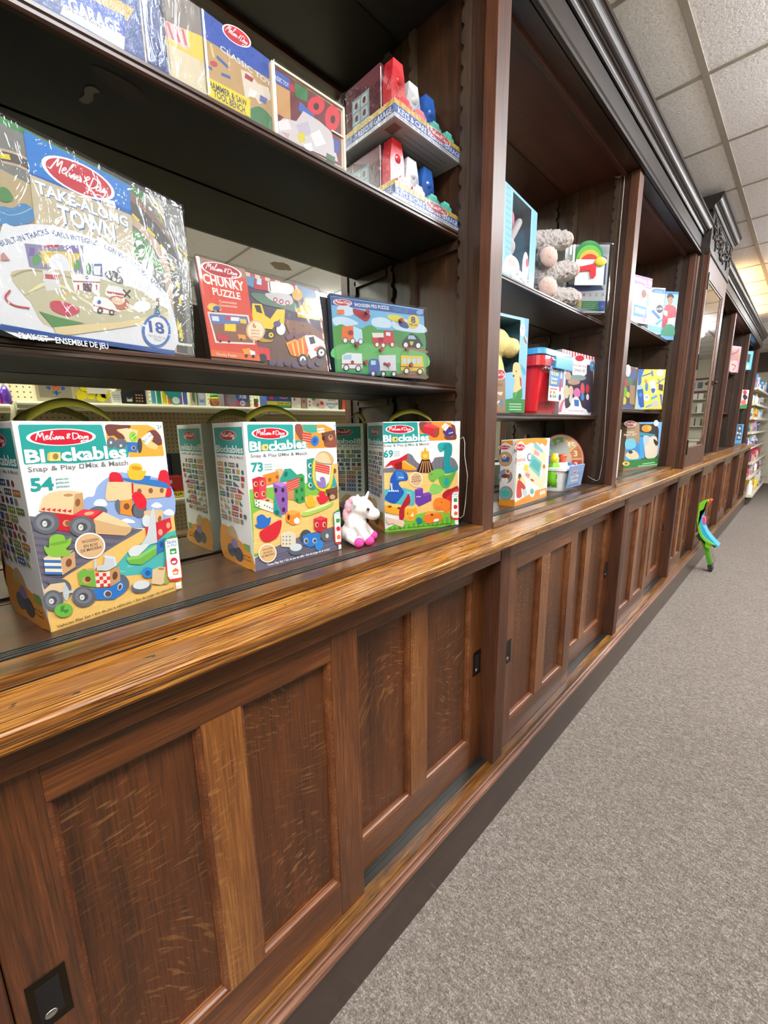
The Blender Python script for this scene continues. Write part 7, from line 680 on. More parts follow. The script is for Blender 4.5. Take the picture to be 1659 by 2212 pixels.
# the two wrapped rescue garages
def garage(key, lab, top):
    x, y, z, yaw, lean, w_, h_, d_ = BOX[key]
    t = thing('toy_garage', lab, 'toy garage', (x, y, z), 0, 0, 'wrapped toy garages')
    th = .036; bm = bmesh.new(); box(bm, 0, w_, 0, d_, 0, th, .001); shaded(bm, bm.faces, '#d6d6da')
    g = [('p', '#dcb23c', [0, 200, 2620, 200, 2620, 360, 0, 360]), ('p', '#2a55b4', [0, 80, 2620, 80, 2620, 255, 0, 255]), ('t', '#eef0f6', 'KEYS & CARS RESCUE GARAGE', 120, 110, 2440, 115, 0, 2, 0, None), ('t', '#4c4c52', '5 Painted Wooden Vehicles, Garage with Locking Doors and Keys', 150, 28, 2350, 38, 0, 1, 0, None),
         ('logo', 1, [1650, 260, 480, 0, 0, 110], '#f4ecec', '#c8283a')]
    art(bm, g, Vector((0, 0, 0)), X_, Z_, -Y_)
    art(bm, [('p', '#dcb23c', [0, 200, 2150, 200, 2150, 360, 0, 360]), ('p', '#2a4a94', [0, 80, 2150, 80, 2150, 255, 0, 255]), ('t', '#d8dce8', 'RESCUE GARAGE', 900, 110, 1150, 115, 0, 2, 0, None)], Vector((0, d_, 0)), -Y_, Z_, -X_)
    art(bm, [('p', '#bab8bc', [60, 60, 2560, 60, 2560, 2000, 60, 2000]), ('p', '#8a6a60', [150, 150, 420, 150, 420, 500, 150, 500])]+[('p', '#9a98a0', [600, 250+i*150, 2300, 250+i*150, 2300, 290+i*150, 600, 290+i*150]) for i in range(10)], Vector((0, 0, 0)), X_, Y_, -Z_)
    obj('printed_tray', bm, M['print_dim'], t, local=True)
    # painted wooden garage set back on the tray
    gh = .158 if top else .150
    bm = bmesh.new(); box(bm, .030, .245, .075, .205, th, gh, .002); shaded(bm, bm.faces, '#5c1f2c')
    art(bm, [('p', '#8ea0a6', [250, 380, 900, 380, 900, 1250, 250, 1250])]+[('p', '#b8c4c6', [290+i*300, 430+j*270, 540+i*300, 430+j*270, 540+i*300, 660+j*270, 290+i*300, 660+j*270]) for i in range(2) for j in range(3)]+[('e', '#7a3440', [415+i*300, 545+j*270, 60, 0, 0, 70]) for i in range(2) for j in range(3)], Vector((.03, .205, 0)), -Y_, Z_, -X_)
    art(bm, [('p', '#d8d4d4', [0, 360, 40, 360, 40, 1500, 0, 1500])], Vector((.03, .075, 0)), X_, Z_, -Y_)
    obj('wooden_garage', bm, M['print'], t, local=True)
    for k, (cx, cc, hh) in enumerate(((.062, '#d01f2c', .158), (.118, '#c8c8cc', .138), (.182, '#2458a8', .140))):
        bm = bmesh.new(); prof(bm, [(cx-.026, th), (cx-.026, hh*.7), (cx-.018, hh), (cx+.014, hh), (cx+.024, hh*.72), (cx+.026, th)], .044, .073, 'y'); ball(bm, (cx, .05, hh*.75), .012); obj('door_key', bm, pc(cc, .3, .4), t, local=True)
    for cx, cc in ((.05, '#d42434'), (.105, '#e0606a'), (.165, '#4cae9c'), (.220, '#58b8a6')):
        bm = bmesh.new(); prof(bm, [(cx-.022, th+.004), (cx-.022, th+.018), (cx-.014, th+.020), (cx-.008, th+.027), (cx+.012, th+.027), (cx+.017, th+.020), (cx+.024, th+.018), (cx+.024, th+.004)], .012, .040, 'y')
        for s in (-.013, .013): cyl(bm, (cx+s, .009, th+.006), (cx+s, .043, th+.006), .006)
        obj('toy_car', bm, pc(cc, .3, .4), t, local=True)
    bm = bmesh.new()                                      # film drawn from the tray rim up over the garage
    lo = [(-.001, -.002, .0), (w_+.001, -.002, .0), (w_+.001, d_+.002, .0), (-.001, d_+.002, .0)]; md = [(p[0], p[1], th+.001) for p in lo]
    hi = [(.046, .052, gh+.012), (.205, .066, gh-.012), (.247, .208, gh+.004), (.028, .208, gh+.004)]
    L = [[bm.verts.new(p) for p in q] for q in (lo, md, hi)]
    for a, b_ in zip(L, L[1:]):
        for k in range(4): bm.faces.new((a[k], a[(k+1) % 4], b_[(k+1) % 4], b_[k]))
    bm.faces.new(L[2]); obj('shrink_film', bm, M['film_tight'], t, local=True)
    return t
garage('garlow', 'wrapped red and blue rescue garage, lower of the two stacked by the column', 0)
garage('garup', 'wrapped red and blue rescue garage, upper of the two stacked by the column', 1)
# ============================================================ plush unicorn
def unicorn():
    t = thing('plush_unicorn', 'small white plush unicorn with pink hooves and mane beside the town box', 'plush toy', (.690, .806, -.2915), -52)
    t.scale = (.9, .9, .88)
    s = 1.0
    bm = blob([('e', (0, 0, .050), (.034, .030, .046)), ('e', (-.012, 0, .030), (.036, .034, .030)), ('e', (.010, 0, .085), (.025, .023, .026)), ('e', (.020, 0, .106), (.033, .029, .029)), ('e', (.050, 0, .088), (.022, .021, .019)), ('c', (.036, 0, .098), (.054, 0, .086), .022, .017),
               ('c', (.012, .024, .055), (.040, .031, .016), .0135, .0135), ('c', (.012, -.024, .055), (.040, -.031, .016), .0135, .0135), ('c', (-.01, .03, .022), (.012, .048, .014), .015, .013), ('c', (-.01, -.03, .022), (.012, -.048, .014), .015, .013)], .0026, .0007)
    obj('body', bm, pc('#e2dcd8', .95, 0, .5, 300, .001), t, local=True, smooth=True)
    for sgn in (-1, 1):
        for (x, y, z, r) in ((.044, .032*sgn, .0145, .0152), (.018, .052*sgn, .0135, .0145)):
            bm = blob([('e', (x, y, z), (r, r, .0145))], .0022, .0005); obj('hoof', bm, pc('#f0449a', .9, 0, .5, 300, .001), t, local=True, smooth=True)
        bm = bmesh.new(); ball(bm, (.042, .0245*sgn, .106), .0046); obj('eye', bm, pc('#0c0a0a', .1, .8), t, local=True, smooth=True)
        bm = blob([('e', (.004, .028*sgn, .128), (.006, .009, .015), (20*sgn, -10, 0))], .0018, .0004); obj('ear', bm, pc('#e2dcd8', .95), t, local=True, smooth=True)
    bm = blob([('e', (.002, 0, .128), (.022, .014, .013)), ('e', (-.018, 0, .108), (.014, .013, .022)), ('e', (-.028, 0, .082), (.010, .012, .022)), ('e', (.026, .004, .132), (.012, .012, .008))], .0022, .0018); obj('mane', bm, pc('#f0b8c4', .95, 0, .6, 260, .001), t, local=True, smooth=True)
    bm = bmesh.new(); cyl(bm, (.030, 0, .128), (.040, 0, .155), .0068, .0022, 12); obj('horn', bm, pc('#f4f0ee', .6), t, local=True, smooth=True)
unicorn()
# ============================================================ second bay
def tilted(name, lab, cat, mesh_bm, mat): return tag(obj(name, mesh_bm, mat), lab, cat)
# window box with a plush rabbit
def open_box(key, front, label, cat, col, wall, group=None, win=None, top=None, film=True, inner='#3a2a26'):
    """carton whose front has a window: frame pieces carry the artwork"""
    x, y, z, yaw, lean, w_, h_, d_ = BOX[key]; t = thing('toy_box', label, cat, (x, y, z), yaw, 0, group)
    wx0, wx1, wz0, wz1 = [a*b_ for a, b_ in zip(win, (w_, w_, h_, h_))]
    bm = bmesh.new()
    for q in ((0, .002, 0, d_, 0, h_), (w_-.002, w_, 0, d_, 0, h_), (0, w_, d_-.002, d_, 0, h_), (0, w_, 0, d_, 0, .002), (0, w_, 0, d_, h_-.002, h_)): box(bm, *q)
    for q in ((0, wx0, 0, .001, 0, h_), (wx1, w_, 0, .001, 0, h_), (wx0, wx1, 0, .001, 0, wz0), (wx0, wx1, 0, .001, wz1, h_)):
        if q[1]-q[0] > .001 and q[5]-q[4] > .001: box(bm, *q)
    shaded(bm, bm.faces, col)
    # keep only artwork that lies on the frame
    keep = []
    for s in ART[front]:
        p = s[2] if s[0] in 'pse' or s[0] == 'logo' else (s[3] if s[0] in 'lk' else [s[3], s[4]])
        keep.append(s)
    art(bm, keep, Vector((0, 0, 0)), X_, Z_, -Y_)
    obj('carton', bm, M['print_dim'], t, local=True)
    bm = bmesh.new(); box(bm, .003, w_-.003, d_-.004, d_-.0025, .003, h_-.003); obj('liner', bm, pc(inner, .6), t, local=True)
    if film: bm = bmesh.new(); box(bm, wx0-.002, wx1+.002, .0012, .0018, wz0-.002, wz1+.002); obj('window', bm, M['blister'], t, local=True)
    return t, w_, h_, d_
t, w_, h_, d_ = open_box('bunny', 'fbunny', 'blue checked window box holding a white plush rabbit, second bay top shelf', 'toy box', '#6ab8e0', 0, win=(.235, .80, .10, .97), inner='#57484a')
bm = blob([('e', (.12, .055, .075), (.045, .035, .06)), ('e', (.13, .048, .135), (.034, .03, .032)), ('c', (.112, .05, .155), (.088, .03, .245), .013, .014), ('c', (.15, .05, .155), (.185, .03, .225), .013, .013), ('c', (.14, .03, .06), (.175, .012, .035), .018, .019), ('c', (.10, .03, .06), (.075, .012, .03), .018, .02)], .004, .001)
obj('plush_rabbit', bm, pc('#efe6e4', .9, 0, .4, 200), t, local=True, smooth=True)
bm = blob([('e', (.188, .0, .070), (.026, .006, .055))], .003); obj('heart_card', bm, pc('#e9d2da', .6), t, local=True, smooth=True)
bm = blob([('e', (.190, -.006, .088), (.011, .002, .016))], .0018); obj('red_heart', bm, pc('#d02a4a', .6), t, local=True, smooth=True)
bm = blob([('e', (.075, .008, .19), (.012, .010, .03))], .003); obj('pink_bow', bm, pc('#a85a78', .6), t, local=True, smooth=True)
# grey plush lying with its feet to the aisle
t = thing('plush_animal', 'fluffy grey plush animal lying down, pale pink foot pads towards the aisle', 'plush toy', (1.79, .83, .4872))
def gb(parts, name, col, fz, vx=.0035, seed=0): return obj(name, blob([tuple([q[0]]+[tuple(v) if isinstance(v, (list, tuple)) else v for v in q[1:]]) for q in parts], vx, fz, seed), pc(col, .98, 0, .35, 160, .002), t, smooth=True)
limbs = [((1.66, .87, .705), (1.815, .80, .735), .038, .036, (1.832, .79, .737)), ((1.775, .865, .672), (1.715, .812, .650), .040, .040, 0), ((1.74, .86, .600), (1.89, .80, .640), .040, .038, (1.912, .79, .645)), ((1.785, .865, .560), (1.722, .812, .542), .042, .042, 0), ((1.80, .86, .535), (1.93, .80, .543), .040, .038, (1.955, .79, .548))]
gb([('e', (1.70, .90, .62), (.075, .045, .11))]+[('c', a, b_, r0, r1) for a, b_, r0, r1, _ in limbs], 'body', '#a39b98', .007)
for (a, b_, r0, r1, c) in limbs:
    d_ = (Vector(b_)-Vector(a)).normalized(); e_ = Vector((0, 0, 1)).rotation_difference(d_).to_euler()
    gb([('e', tuple(Vector(b_)+d_*(r1*.80)), (r1*.80, r1*.95, r1*.34), tuple(math.degrees(v) for v in e_))], 'foot_pad', '#d8b8ae', .0012, .0028)
# blister pack
t, w_, h_, d_, o = carton('blister', mat='print_dim', label='clear blister pack with coloured rings and red plastic key, second bay top shelf', front='fblister', col='#b8bcc0', name='blister_pack', cat='toy pack', body='backing_card')
for q_, (r, cc, y) in enumerate(((.062, '#2f8a4a', -.006), (.055, '#6ac04a', -.010), (.048, '#d8b84a', -.014), (.042, '#d8402e', -.018))):
    bm = bmesh.new(); cyl(bm, (.085, y, .185+.012*(3-q_)), (.085, y-.004, .185+.012*(3-q_)), r, n=32); obj('disc', bm, pc(cc, .25, .5), t, local=True)
bm = bmesh.new(); box(bm, .025, .150, -.0235, -.0225, .105, .205, .0003); obj('white_card', bm, pc('#eceef0', .5), t, local=True)
bm = bmesh.new(); prof(bm, [(.030, .168), (.040, .175), (.086, .184), (.110, .190), (.112, .140), (.104, .130), (.092, .132), (.084, .160), (.045, .158), (.034, .158)], -.030, -.0245, 'y'); cyl(bm, (.036, -.0245, .166), (.036, -.032, .166), .011, n=18); obj('red_key', bm, pc('#e02434', .3, .4), t, local=True)
bm = bmesh.new(); ball(bm, (.128, -.030, .195), .02, (1.3, .25, .9)); obj('yellow_tab', bm, pc('#ecd23a', .3, .3), t, local=True, smooth=True)
bm = bmesh.new(); box(bm, .002, w_-.002, -.038, -.001, .004, h_-.004, .01); obj('blister_shell', bm, M['blister'], t, local=True)
# box with the plush dog
t, w_, h_, d_ = open_box('dogbox', 'fdog', 'tall blue window box holding a yellow plush dog, second bay middle shelf', 'toy box', '#8ec8ea', 0, win=(.0, .735, .38, .97), film=False, inner='#4e5a60')
bm = blob([('e', (.075, .06, .240), (.058, .042, .052)), ('e', (.122, .032, .225), (.038, .034, .034)), ('e', (.06, .065, .13), (.055, .042, .09)), ('e', (.035, .05, .275), (.02, .03, .03))], .004, .001); obj('plush_dog', bm, pc('#dcc684', .9, 0, .4, 200), t, local=True, smooth=True)
bm = blob([('e', (.150, .014, .243), (.011, .010, .009))], .002); obj('dog_nose', bm, pc('#4a3a30', .7), t, local=True, smooth=True)
# red grocery basket with blue lid
BX, BY, BZ = 1.555, .735, .0525
t = thing('grocery_basket', 'red plastic toy grocery basket with a blue rim and hanging label', 'toy basket', (BX, BY, BZ))
def rect_ring(w_, d_, r, z, inset, n=5):
    out = []
    for cx, cy, a0 in ((w_-inset-r, inset+r, -90), (w_-inset-r, d_-inset-r, 0), (inset+r, d_-inset-r, 90), (inset+r, inset+r, 180)):
        for k in range(n): a = R(a0+90*k/(n-1)); out.append((cx+r*math.cos(a), cy+r*math.sin(a), z))
    return out
def loft(rings, caps=(1, 1)):
    bm = bmesh.new(); L = [[bm.verts.new(p) for p in r] for r in rings]; n = len(L[0])
    for a, b_ in zip(L, L[1:]):
        for k in range(n): bm.faces.new((a[k], a[(k+1) % n], b_[(k+1) % n], b_[k]))
    if caps[0]: bm.faces.new(L[0][::-1])
    if caps[1]: bm.faces.new(L[-1])
    return bm
W_, D_ = .275, .19
obj('basket_body', loft([rect_ring(W_, D_, .03, z, i) for z, i in ((0, .040), (.010, .034), (.180, .010), (.182, .006))]), pc('#d3202e', .3, .4), t, local=True, smooth=False)
obj('basket_rim', loft([rect_ring(W_, D_, .034, z, i) for z, i in ((.172, .002), (.176, -.004), (.212, -.004), (.214, .002))]), pc('#c81c2a', .3, .4), t, local=True)
obj('blue_lid', loft([rect_ring(W_, D_, .034, z, i) for z, i in ((.214, -.006), (.216, -.009), (.234, -.009), (.238, -.004))]), pc('#3f9ad0', .3, .4), t, local=True)
bm = bmesh.new(); box(bm, .098, .262, -.016, .0, .170, .216, .003); obj('handle_clip', bm, pc('#3f9ad0', .25, .5), t, local=True)
bm = bmesh.new()
for k in range(7): box(bm, .07+k*.022, .078+k*.022, .0255, .0265, .022, .048)
for k in range(5): box(bm, .0355, .0367, .05+k*.022, .058+k*.022, .03, .09)
obj('slot', bm, pc('#7a0e16', .5), t, local=True)
bm = bmesh.new(); box(bm, .075, .205, -.004, -.002, .048, .186, .001); shaded(bm, bm.faces, '#e8e8e8')
art(bm, [('p', '#3a7ec0', [0, 560, 1300, 560, 1300, 1380, 0, 1380]), ('logo', 1, [420, 1250, 330, 0, 0, 105], '#ffffff', '#c8202e'), ('t', '#f0e04a', 'Fill & Roll', 100, 970, 680, 150, 0, 2, 0, None), ('t', '#e4e8ee', 'Grocery', 120, 800, 620, 120, 0, 2, 0, None), ('t', '#f0e04a', 'Basket', 150, 650, 560, 120, 0, 2, 0, None), ('t', '#2a4a8a', 'PLAY SET', 160, 540, 540, 70, 0, 2, 0, None), ('e', '#c82a34', [1020, 620, 110, 0, 0, 260]), ('p', '#b8bcc8', [960, 900, 1180, 900, 1140, 1260, 1000, 1260]), ('p', '#c83a3a', [80, 440, 760, 440, 760, 480, 80, 480])] + [('p', c, [120+i*150, 120+j*150, 230+i*150, 120+j*150, 230+i*150, 230+j*150, 120+i*150, 230+j*150]) for (i, j, c) in ((0, 0, '#3a3a3a'), (1, 0, '#c8a04a'), (2, 0, '#8a8a8a'), (3, 0, '#5a8a4a'), (0, 1, '#c84a3a'), (1, 1, '#e0d8c8'), (2, 1, '#6a8a5a'), (3, 1, '#d8c8a0'))]+[('e', '#2a3a6a', [1050, 160, 130, 0, 0, 130])], Vector((.075, -.004, .048)), X_, Z_, -Y_)
obj('label_card', bm, M['print'], t, local=True)
bm = bmesh.new(); ball(bm, (.035, -.004, .160), .026, (1.2, .5, .5)); ball(bm, (.06, -.008, .195), .045, (1.1, .3, .45)); obj('blister_shell', bm, M['blister'], t, local=True, smooth=True)
carton('chalk', mat='print_dim', label='striped pink and white chalk set box at the right of the red basket', front='fchalk', col='#e9dfe2', side='#cfc8cc')
t, w_, h_, d_, o = carton('desk', 'orange and white desktop activity toy box standing on the second bay sill', 'fdesk', 'ldesk', col='#f2f0ee')
# white basket
t = thing('toy_basket', 'small white plastic basket of toy bottles beside the desktop box', 'toy basket', (1.845, .735, -.2915))
W_, D_ = .19, .15
obj('basket_body', loft([rect_ring(W_, D_, .02, z, i) for z, i in ((0, .022), (.006, .018), (.098, .006))]), pc('#e9e9e8', .35, .3), t, local=True)
obj('basket_rim', loft([rect_ring(W_, D_, .024, z, i) for z, i in ((.096, .002), (.098, -.003), (.110, -.003), (.112, .002))]), pc('#eeeeec', .35, .3), t, local=True)
bm = bmesh.new()
for j, z in enumerate((.022, .062)):
    for k in range(3):
        y = .035+k*.034; o_ = .0175-.012*(z+.01)/.098; box(bm, o_-.0006, o_+.0022, y, y+.02, z, z+.025)
obj('slot', bm, pc('#5fae2a', .5), t, local=True)
bm = bmesh.new(); lathe(bm, (.028, .06, .03), [(.026, 0), (.028, .03), (.027, .085), (.018, .10), (.018, .105)]); obj('green_bottle', bm, pc('#7fd02e', .3, .3), t, local=True, smooth=True)
bm = bmesh.new(); lathe(bm, (.028, .06, .135), [(.019, 0), (.019, .022), (.015, .024), (.014, .038), (.010, .039)]); obj('yellow_cap', bm, pc('#ecd224', .3, .3), t, local=True, smooth=True)
bm = bmesh.new(); lathe(bm, (.095, .05, .03), [(.022, 0), (.022, .09), (.02, .1)], sx=1.4); obj('white_bottle', bm, pc('#e8e6e6', .3, .3), t, local=True, smooth=True)
bm = bmesh.new(); lathe(bm, (.095, .05, .13), [(.014, 0), (.014, .02), (.018, .022), (.016, .036)]); obj('orange_cap', bm, pc('#e8502a', .3, .3), t, local=True, smooth=True)
bm = bmesh.new(); box(bm, .13, .165, .03, .07, .03, .125, .004); obj('blue_packet', bm, pc('#3a6ab0', .4), t, local=True)
bm = bmesh.new(); prof(bm, [(-.006, .020), (-.018, .118), (-.014, .121), (-.002, .022)], .02, W_-.004); shaded(bm, bm.faces, '#7fa2cf')
art(bm, [('p', '#6d94c8', [0, 0, 1600, 0, 1600, 960, 0, 960]), ('logo', 1, [620, 740, 330, 0, 0, 120], '#f4f4f4', '#c8283a'), ('t', '#e6d878', "Let's Play", 150, 440, 1000, 130, 0, 2, 0, None), ('t', '#e6d878', 'House', 300, 250, 800, 130, 0, 2, 0, None), ('p', '#2a5aa8', [100, 60, 1300, 60, 1300, 130, 100, 130])], Vector((.022, -.0065, .021)), X_, Vector((0, -.115, .99)).normalized(), Vector((0, -.99, -.115)).normalized())
obj('label_card', bm, M['print'], t, local=True)
# round number tray leaning in the corner
t = thing('number_tray', 'round wooden number tray with a red rim leaning behind the white basket', 'wooden toy', (2.108, .845, -.2905), -34, 10)
def disc_xz(bm, r, y0, y1, cz, n=40): cyl(bm, (0, y0, cz), (0, y1, cz), r, n=n)
bm = bmesh.new(); disc_xz(bm, .128, 0, .012, .129); obj('rim', bm, pc('#b03a34', .35, .3), t, local=True)
bm = bmesh.new(); disc_xz(bm, .121, -.002, .0, .129); shaded(bm, bm.faces, '#e8d2b6')
sh = [('e', '#d8bc9c', [0, 0, 1180, 0, 0, 1180])]
for k in range(9):
    a0, a1 = R(k*40+3), R(k*40+37); cc = ('#e2803a', '#e8b04a', '#6ab04a', '#8fcad8', '#3f6ab4', '#7a4a9a', '#d86aa0', '#c83040', '#d84a3a')[k]
    sh.append(('p', cc, [int(v) for a, r in ((a0, 560), (a0, 1130), ((a0+a1)/2, 1160), (a1, 1130), (a1, 560), ((a0+a1)/2, 580)) for v in (r*math.cos(a), r*math.sin(a))]))
    m_ = (a0+a1)/2; sh.append(('t', '#f6efe4', str((k+2) % 9+1), int(850*math.cos(m_))-110, int(850*math.sin(m_))-140, 200, 280, 0, 2, 0, None))
sh += [('e', '#b8bcb8', [0, 500, 420, 0, 0, 380]), ('e', '#8a9aa0', [-200, -100, 300, 0, 0, 260])]
art(bm, sh, Vector((0, -.002, .129)), X_, Z_, -Y_); obj('number_face', bm, M['print'], t, local=True)
bm = bmesh.new(); ball(bm, (0, -.004, .129), .118, (1, .14, 1), seg=24); obj('blister_shell', bm, M['film'], t, local=True, smooth=True)
# ============================================================ third bay
for key, f, lab, col in (('makeup', 'fmakeup', 'tall white and purple makeup kit box on the third bay top shelf', '#e8e2ee'), ('medkit', 'fmedkit', 'pale blue box with a blue case, between makeup kit and boy box', '#cfe0f2'), ('nurse', 'fnurse', 'blue box picturing a boy in a red uniform by the pilaster', '#6aa8e0'),
                         ('barber', 'fbarber', 'yellow barber play set box on the third bay middle shelf', '#ecd858')):
    carton(key, lab, f, col=col, side='#b8c8dc' if key == 'medkit' else None, mat='print_dim')
t, w_, h_, d_, o = carton('toybag', 'clear bag of coloured wooden toys left of the yellow barber box', 'fbag', col='#4a4450', name='toy_bag', cat='toy bag')
bm = bmesh.new(); box(bm, -.002, w_+.002, -.006, d_, .001, h_+.002, .008); obj('shrink_film', bm, M['film'], t, local=True)
carton('vet', 'blue and brown pet care play set box in the third bay bottom', 'fvet', col='#8a7058')
t = thing('puzzle', 'thin pale wooden toy standing edge-on in front of the pet care box', 'puzzle', (2.62, .742, -.2915), 70)
bm = bmesh.new(); box(bm, 0, .012, 0, .16, 0, .27, .003); shaded(bm, bm.faces, '#e6dcd2')
art(bm, [('p', '#c8402e', [0, 700, 1500, 700, 1500, 1200, 0, 1200]), ('p', '#e89a4a', [0, 1300, 1500, 1300, 1500, 1700, 0, 1700]), ('e', '#4a7ab0', [500, 300, 200, 0, 0, 160]), ('e', '#d8a04a', [1000, 350, 220, 0, 0, 180])], Vector((0, .16, 0)), -Y_, Z_, -X_)
obj('board', bm, M['print'], t, local=True)
# ============================================================ far bays
for key, f, lab, col in (('pink', 'fpink', 'pink toy box alone on the shelf beyond the mirrored door', '#e08a9c'), ('bluefar', 'fbluefar', 'small blue window box high in the last display bay', '#5ab0e0'), ('greenfar', 'fgreenfar', 'white and green toy box on the middle shelf of the last bay', '#ddd2ce'), ('bluelow', 'fbluelow', 'blue toy box at the bottom of the last display bay', '#4aa4dc')):
    carton(key, lab, f, col=col)
# ============================================================ green and blue toy on the carpet
t = thing('ride_toy', 'curved blue and green plastic children\'s toy standing upright on the carpet', 'toy', (4.50, .455, FL))
def R2(pts, y0, y1): 
    bm = bmesh.new(); prof(bm, pts, y0, y1, 'y'); return bm
def tp(name, key, x0, x1, mat, bev=.004):
    bm = bmesh.new(); prof(bm, TOY[key], x0, x1)
    bmesh.ops.triangulate(bm, faces=[f for f in bm.faces if len(f.verts) > 4])
    return obj(name, bm, mat, t)
tp('green_frame', 'green_back', 4.46, 4.53, pc('#86d230', .35, .3)); tp('blue_shell', 'blue_shell', 4.475, 4.60, pc('#3cb4e4', .3, .4)); tp('dark_leaf', 'dark_leaf', 4.49, 4.60, pc('#1e5a2c', .5))
tp('green_flap', 'green_flap', 4.47, 4.50, pc('#7ed321', .35, .3)); tp('orange_tip', 'orange_tip', 4.50, 4.58, pc('#e8512c', .35, .3)); tp('pink_piece', 'pink_piece', 4.50, 4.56, pc('#e05a90', .35, .3))
tp('leg', 'leg_a', 4.49, 4.515, pc('#4f9a24', .35, .3)); tp('leg', 'leg_b', 4.53, 4.55, pc('#8ad22e', .35, .3)); tp('foot', 'foot', 4.48, 4.56, pc('#25302a', .4)); tp('clear_vane', 'clear_vane', 4.50, 4.506, filmmat('tinted_clear_plastic', 8, .2, .15, .22))

# ============================================================ store shelving across the aisle (seen in the mirrors)
def gondola(x0, x1, label, lips, ybk=-.90, yf=-.50, up=.75, base=-1.13):
    t = thing('store_shelving', label, 'shelving', ((x0+x1)/2, ybk, FL), group='cream steel shelving across the aisle')
    obj('pegboard', B((x0+.012, x1-.012, ybk-.01, ybk, FL+.1, up)), M['peg'], t)
    obj('upright', B((x0, x0+.012, ybk-.02, ybk+.006, FL, up), (x1-.012, x1, ybk-.02, ybk+.006, FL, up)), M['cream'], t)
    obj('base', B((x0, x1, ybk, yf, FL, FL+.12)), M['cream'], t)
    for z in lips:
        s = obj('shelf', B((x0+.004, x1-.004, ybk+.001, yf-.004, z-.012, z-.002)), M['cream'], t)
        bm = bmesh.new(); prof(bm, [(yf-.004, z), (yf, z+.001), (yf+.004, z-.008), (yf+.004, z-.016), (yf-.004, z-.018), (yf-.006, z-.030), (yf-.001, z-.036), (yf-.012, z-.038), (yf-.012, z-.002)], x0+.004, x1-.004); obj('price_rail', bm, M['cream'], s)
        bm = bmesh.new(); [prof(bm, [(ybk, z-.004), (yf-.01, z-.004), (yf-.01, z-.03), (ybk, z-.11)], a, a+.003) for a in (x0+.003, x1-.006)]; obj('bracket', bm, M['cream'], s)
    return t
gondola(-2.30, -1.07, 'cream pegboard shelving across the aisle, behind the camera', [.13, -.36])
gondola(-1.06, .160, 'cream pegboard shelving across the aisle carrying pink bottles', [.135, -.05, -.40], yf=-.56)
gondola(.172, 1.395, 'cream pegboard shelving across the aisle seen behind the white boxes in the mirror', [.147, -.36])
gondola(1.399, 2.62, 'cream pegboard shelving across the aisle with the maze toy, right part of mirror', [.147, -.36])
G = 'products on the opposite shelving'
def prod(name, label, cat, x0, x1, z, h_, col, yf=-.525, d_=.09, shapes=None, grp=None, side=None):
    """box on the opposite shelf, its front facing the cabinets (+y)"""
    bm = bmesh.new(); box(bm, x0, x1, yf-d_, yf, z, z+h_, .001); shaded(bm, bm.faces, col)
    if shapes: art(bm, shapes, Vector((x1, yf, z)), -X_, Z_, Y_)
    return tag(obj(name, bm, M['print']), label, cat, grp)
def rc(c, x0, z0, x1, z1): return ('p', c, [x0, z0, x1, z0, x1, z1, x0, z1])
z = .1365; random.seed(7)
for k in range(6):
    x = .115-k*.038
    bm = bmesh.new(); lathe(bm, (x, -.60, z), [(.017, 0), (.020, .006), (.020, .045), (.016, .058), (.008, .062)], 16)
    t = thing('bottle', 'small bright pink round bottle on the opposite shelf, seen in the mirror', 'bottle', (x, -.60, z), group='pink bottles'); obj('body', bm, pc('#ee2f9e', .25, .3), t, smooth=True)
    bm = bmesh.new(); lathe(bm, (x, -.60, z+.062), [(.008, 0), (.009, .003), (.009, .014), (.005, .018)], 12); obj('cap', bm, pc('#9aa0b0', .3), t, smooth=True)
bm = bmesh.new(); lathe(bm, (.150, -.60, z), [(.017, 0), (.020, .006), (.020, .045), (.016, .058), (.008, .08)], 16); tag(obj('bottle', bm, pc('#5a2aa0', .25, .3), smooth=True), 'purple bottle at the end of the pink bottles, in the mirror', 'bottle')
z = .1485
prod('pattern_blocks', 'wooden pattern block box with a blue and orange star, in the mirror', 'toy box', .25, .395, z, .13, '#cfc2a0', shapes=[rc('#a89c84', 120, 180, 1330, 1200), ('p', '#e8c82a', [620, 760, 700, 560, 780, 760, 740, 900, 660, 900]), ('p', '#e8642a', [500, 640, 620, 520, 700, 560, 620, 700]), ('p', '#e8642a', [780, 700, 700, 560, 800, 520, 900, 640]), ('p', '#2a5ac0', [620, 420, 700, 260, 790, 420, 700, 540]), ('p', '#2a5ac0', [320, 620, 480, 520, 520, 660, 420, 700]), ('p', '#2a5ac0', [920, 520, 1080, 620, 980, 700, 880, 660]), ('p', '#3a9a4a', [520, 440, 600, 340, 620, 500]), ('p', '#3a9a4a', [880, 440, 800, 340, 780, 500]), ('p', '#c83a2a', [620, 700, 700, 620, 780, 700, 700, 800])])
bm = bmesh.new()
for cx, cz in ((.42, .035), (.46, .040), (.50, .03), (.44, .075), (.485, .08), (.52, .045)): cyl(bm, (cx, -.535, z+cz), (cx, -.550, z+cz), .024, n=6)
t = thing('toy_pack', 'pack of yellow hexagon toy tiles on the opposite shelf, in the mirror', 'toy pack', (.47, -.54, z)); obj('tiles', bm, pc('#f0de1e', .3, .3), t)
obj('card', B((.40, .54, -.56, -.551, z, z+.15)), pc('#d8cfb8', .5), t); obj('sticker', B((.445, .53, -.534, -.532, z+.045, z+.10)), pc('#eee6d6', .5), t)
prod('toy_box', 'white box between yellow tiles and the food box, in the mirror', 'toy box', .543, .585, z, .06, '#eae6da', shapes=[rc('#8a8a90', 60, i*100+80, 360, i*100+110) for i in range(4)])
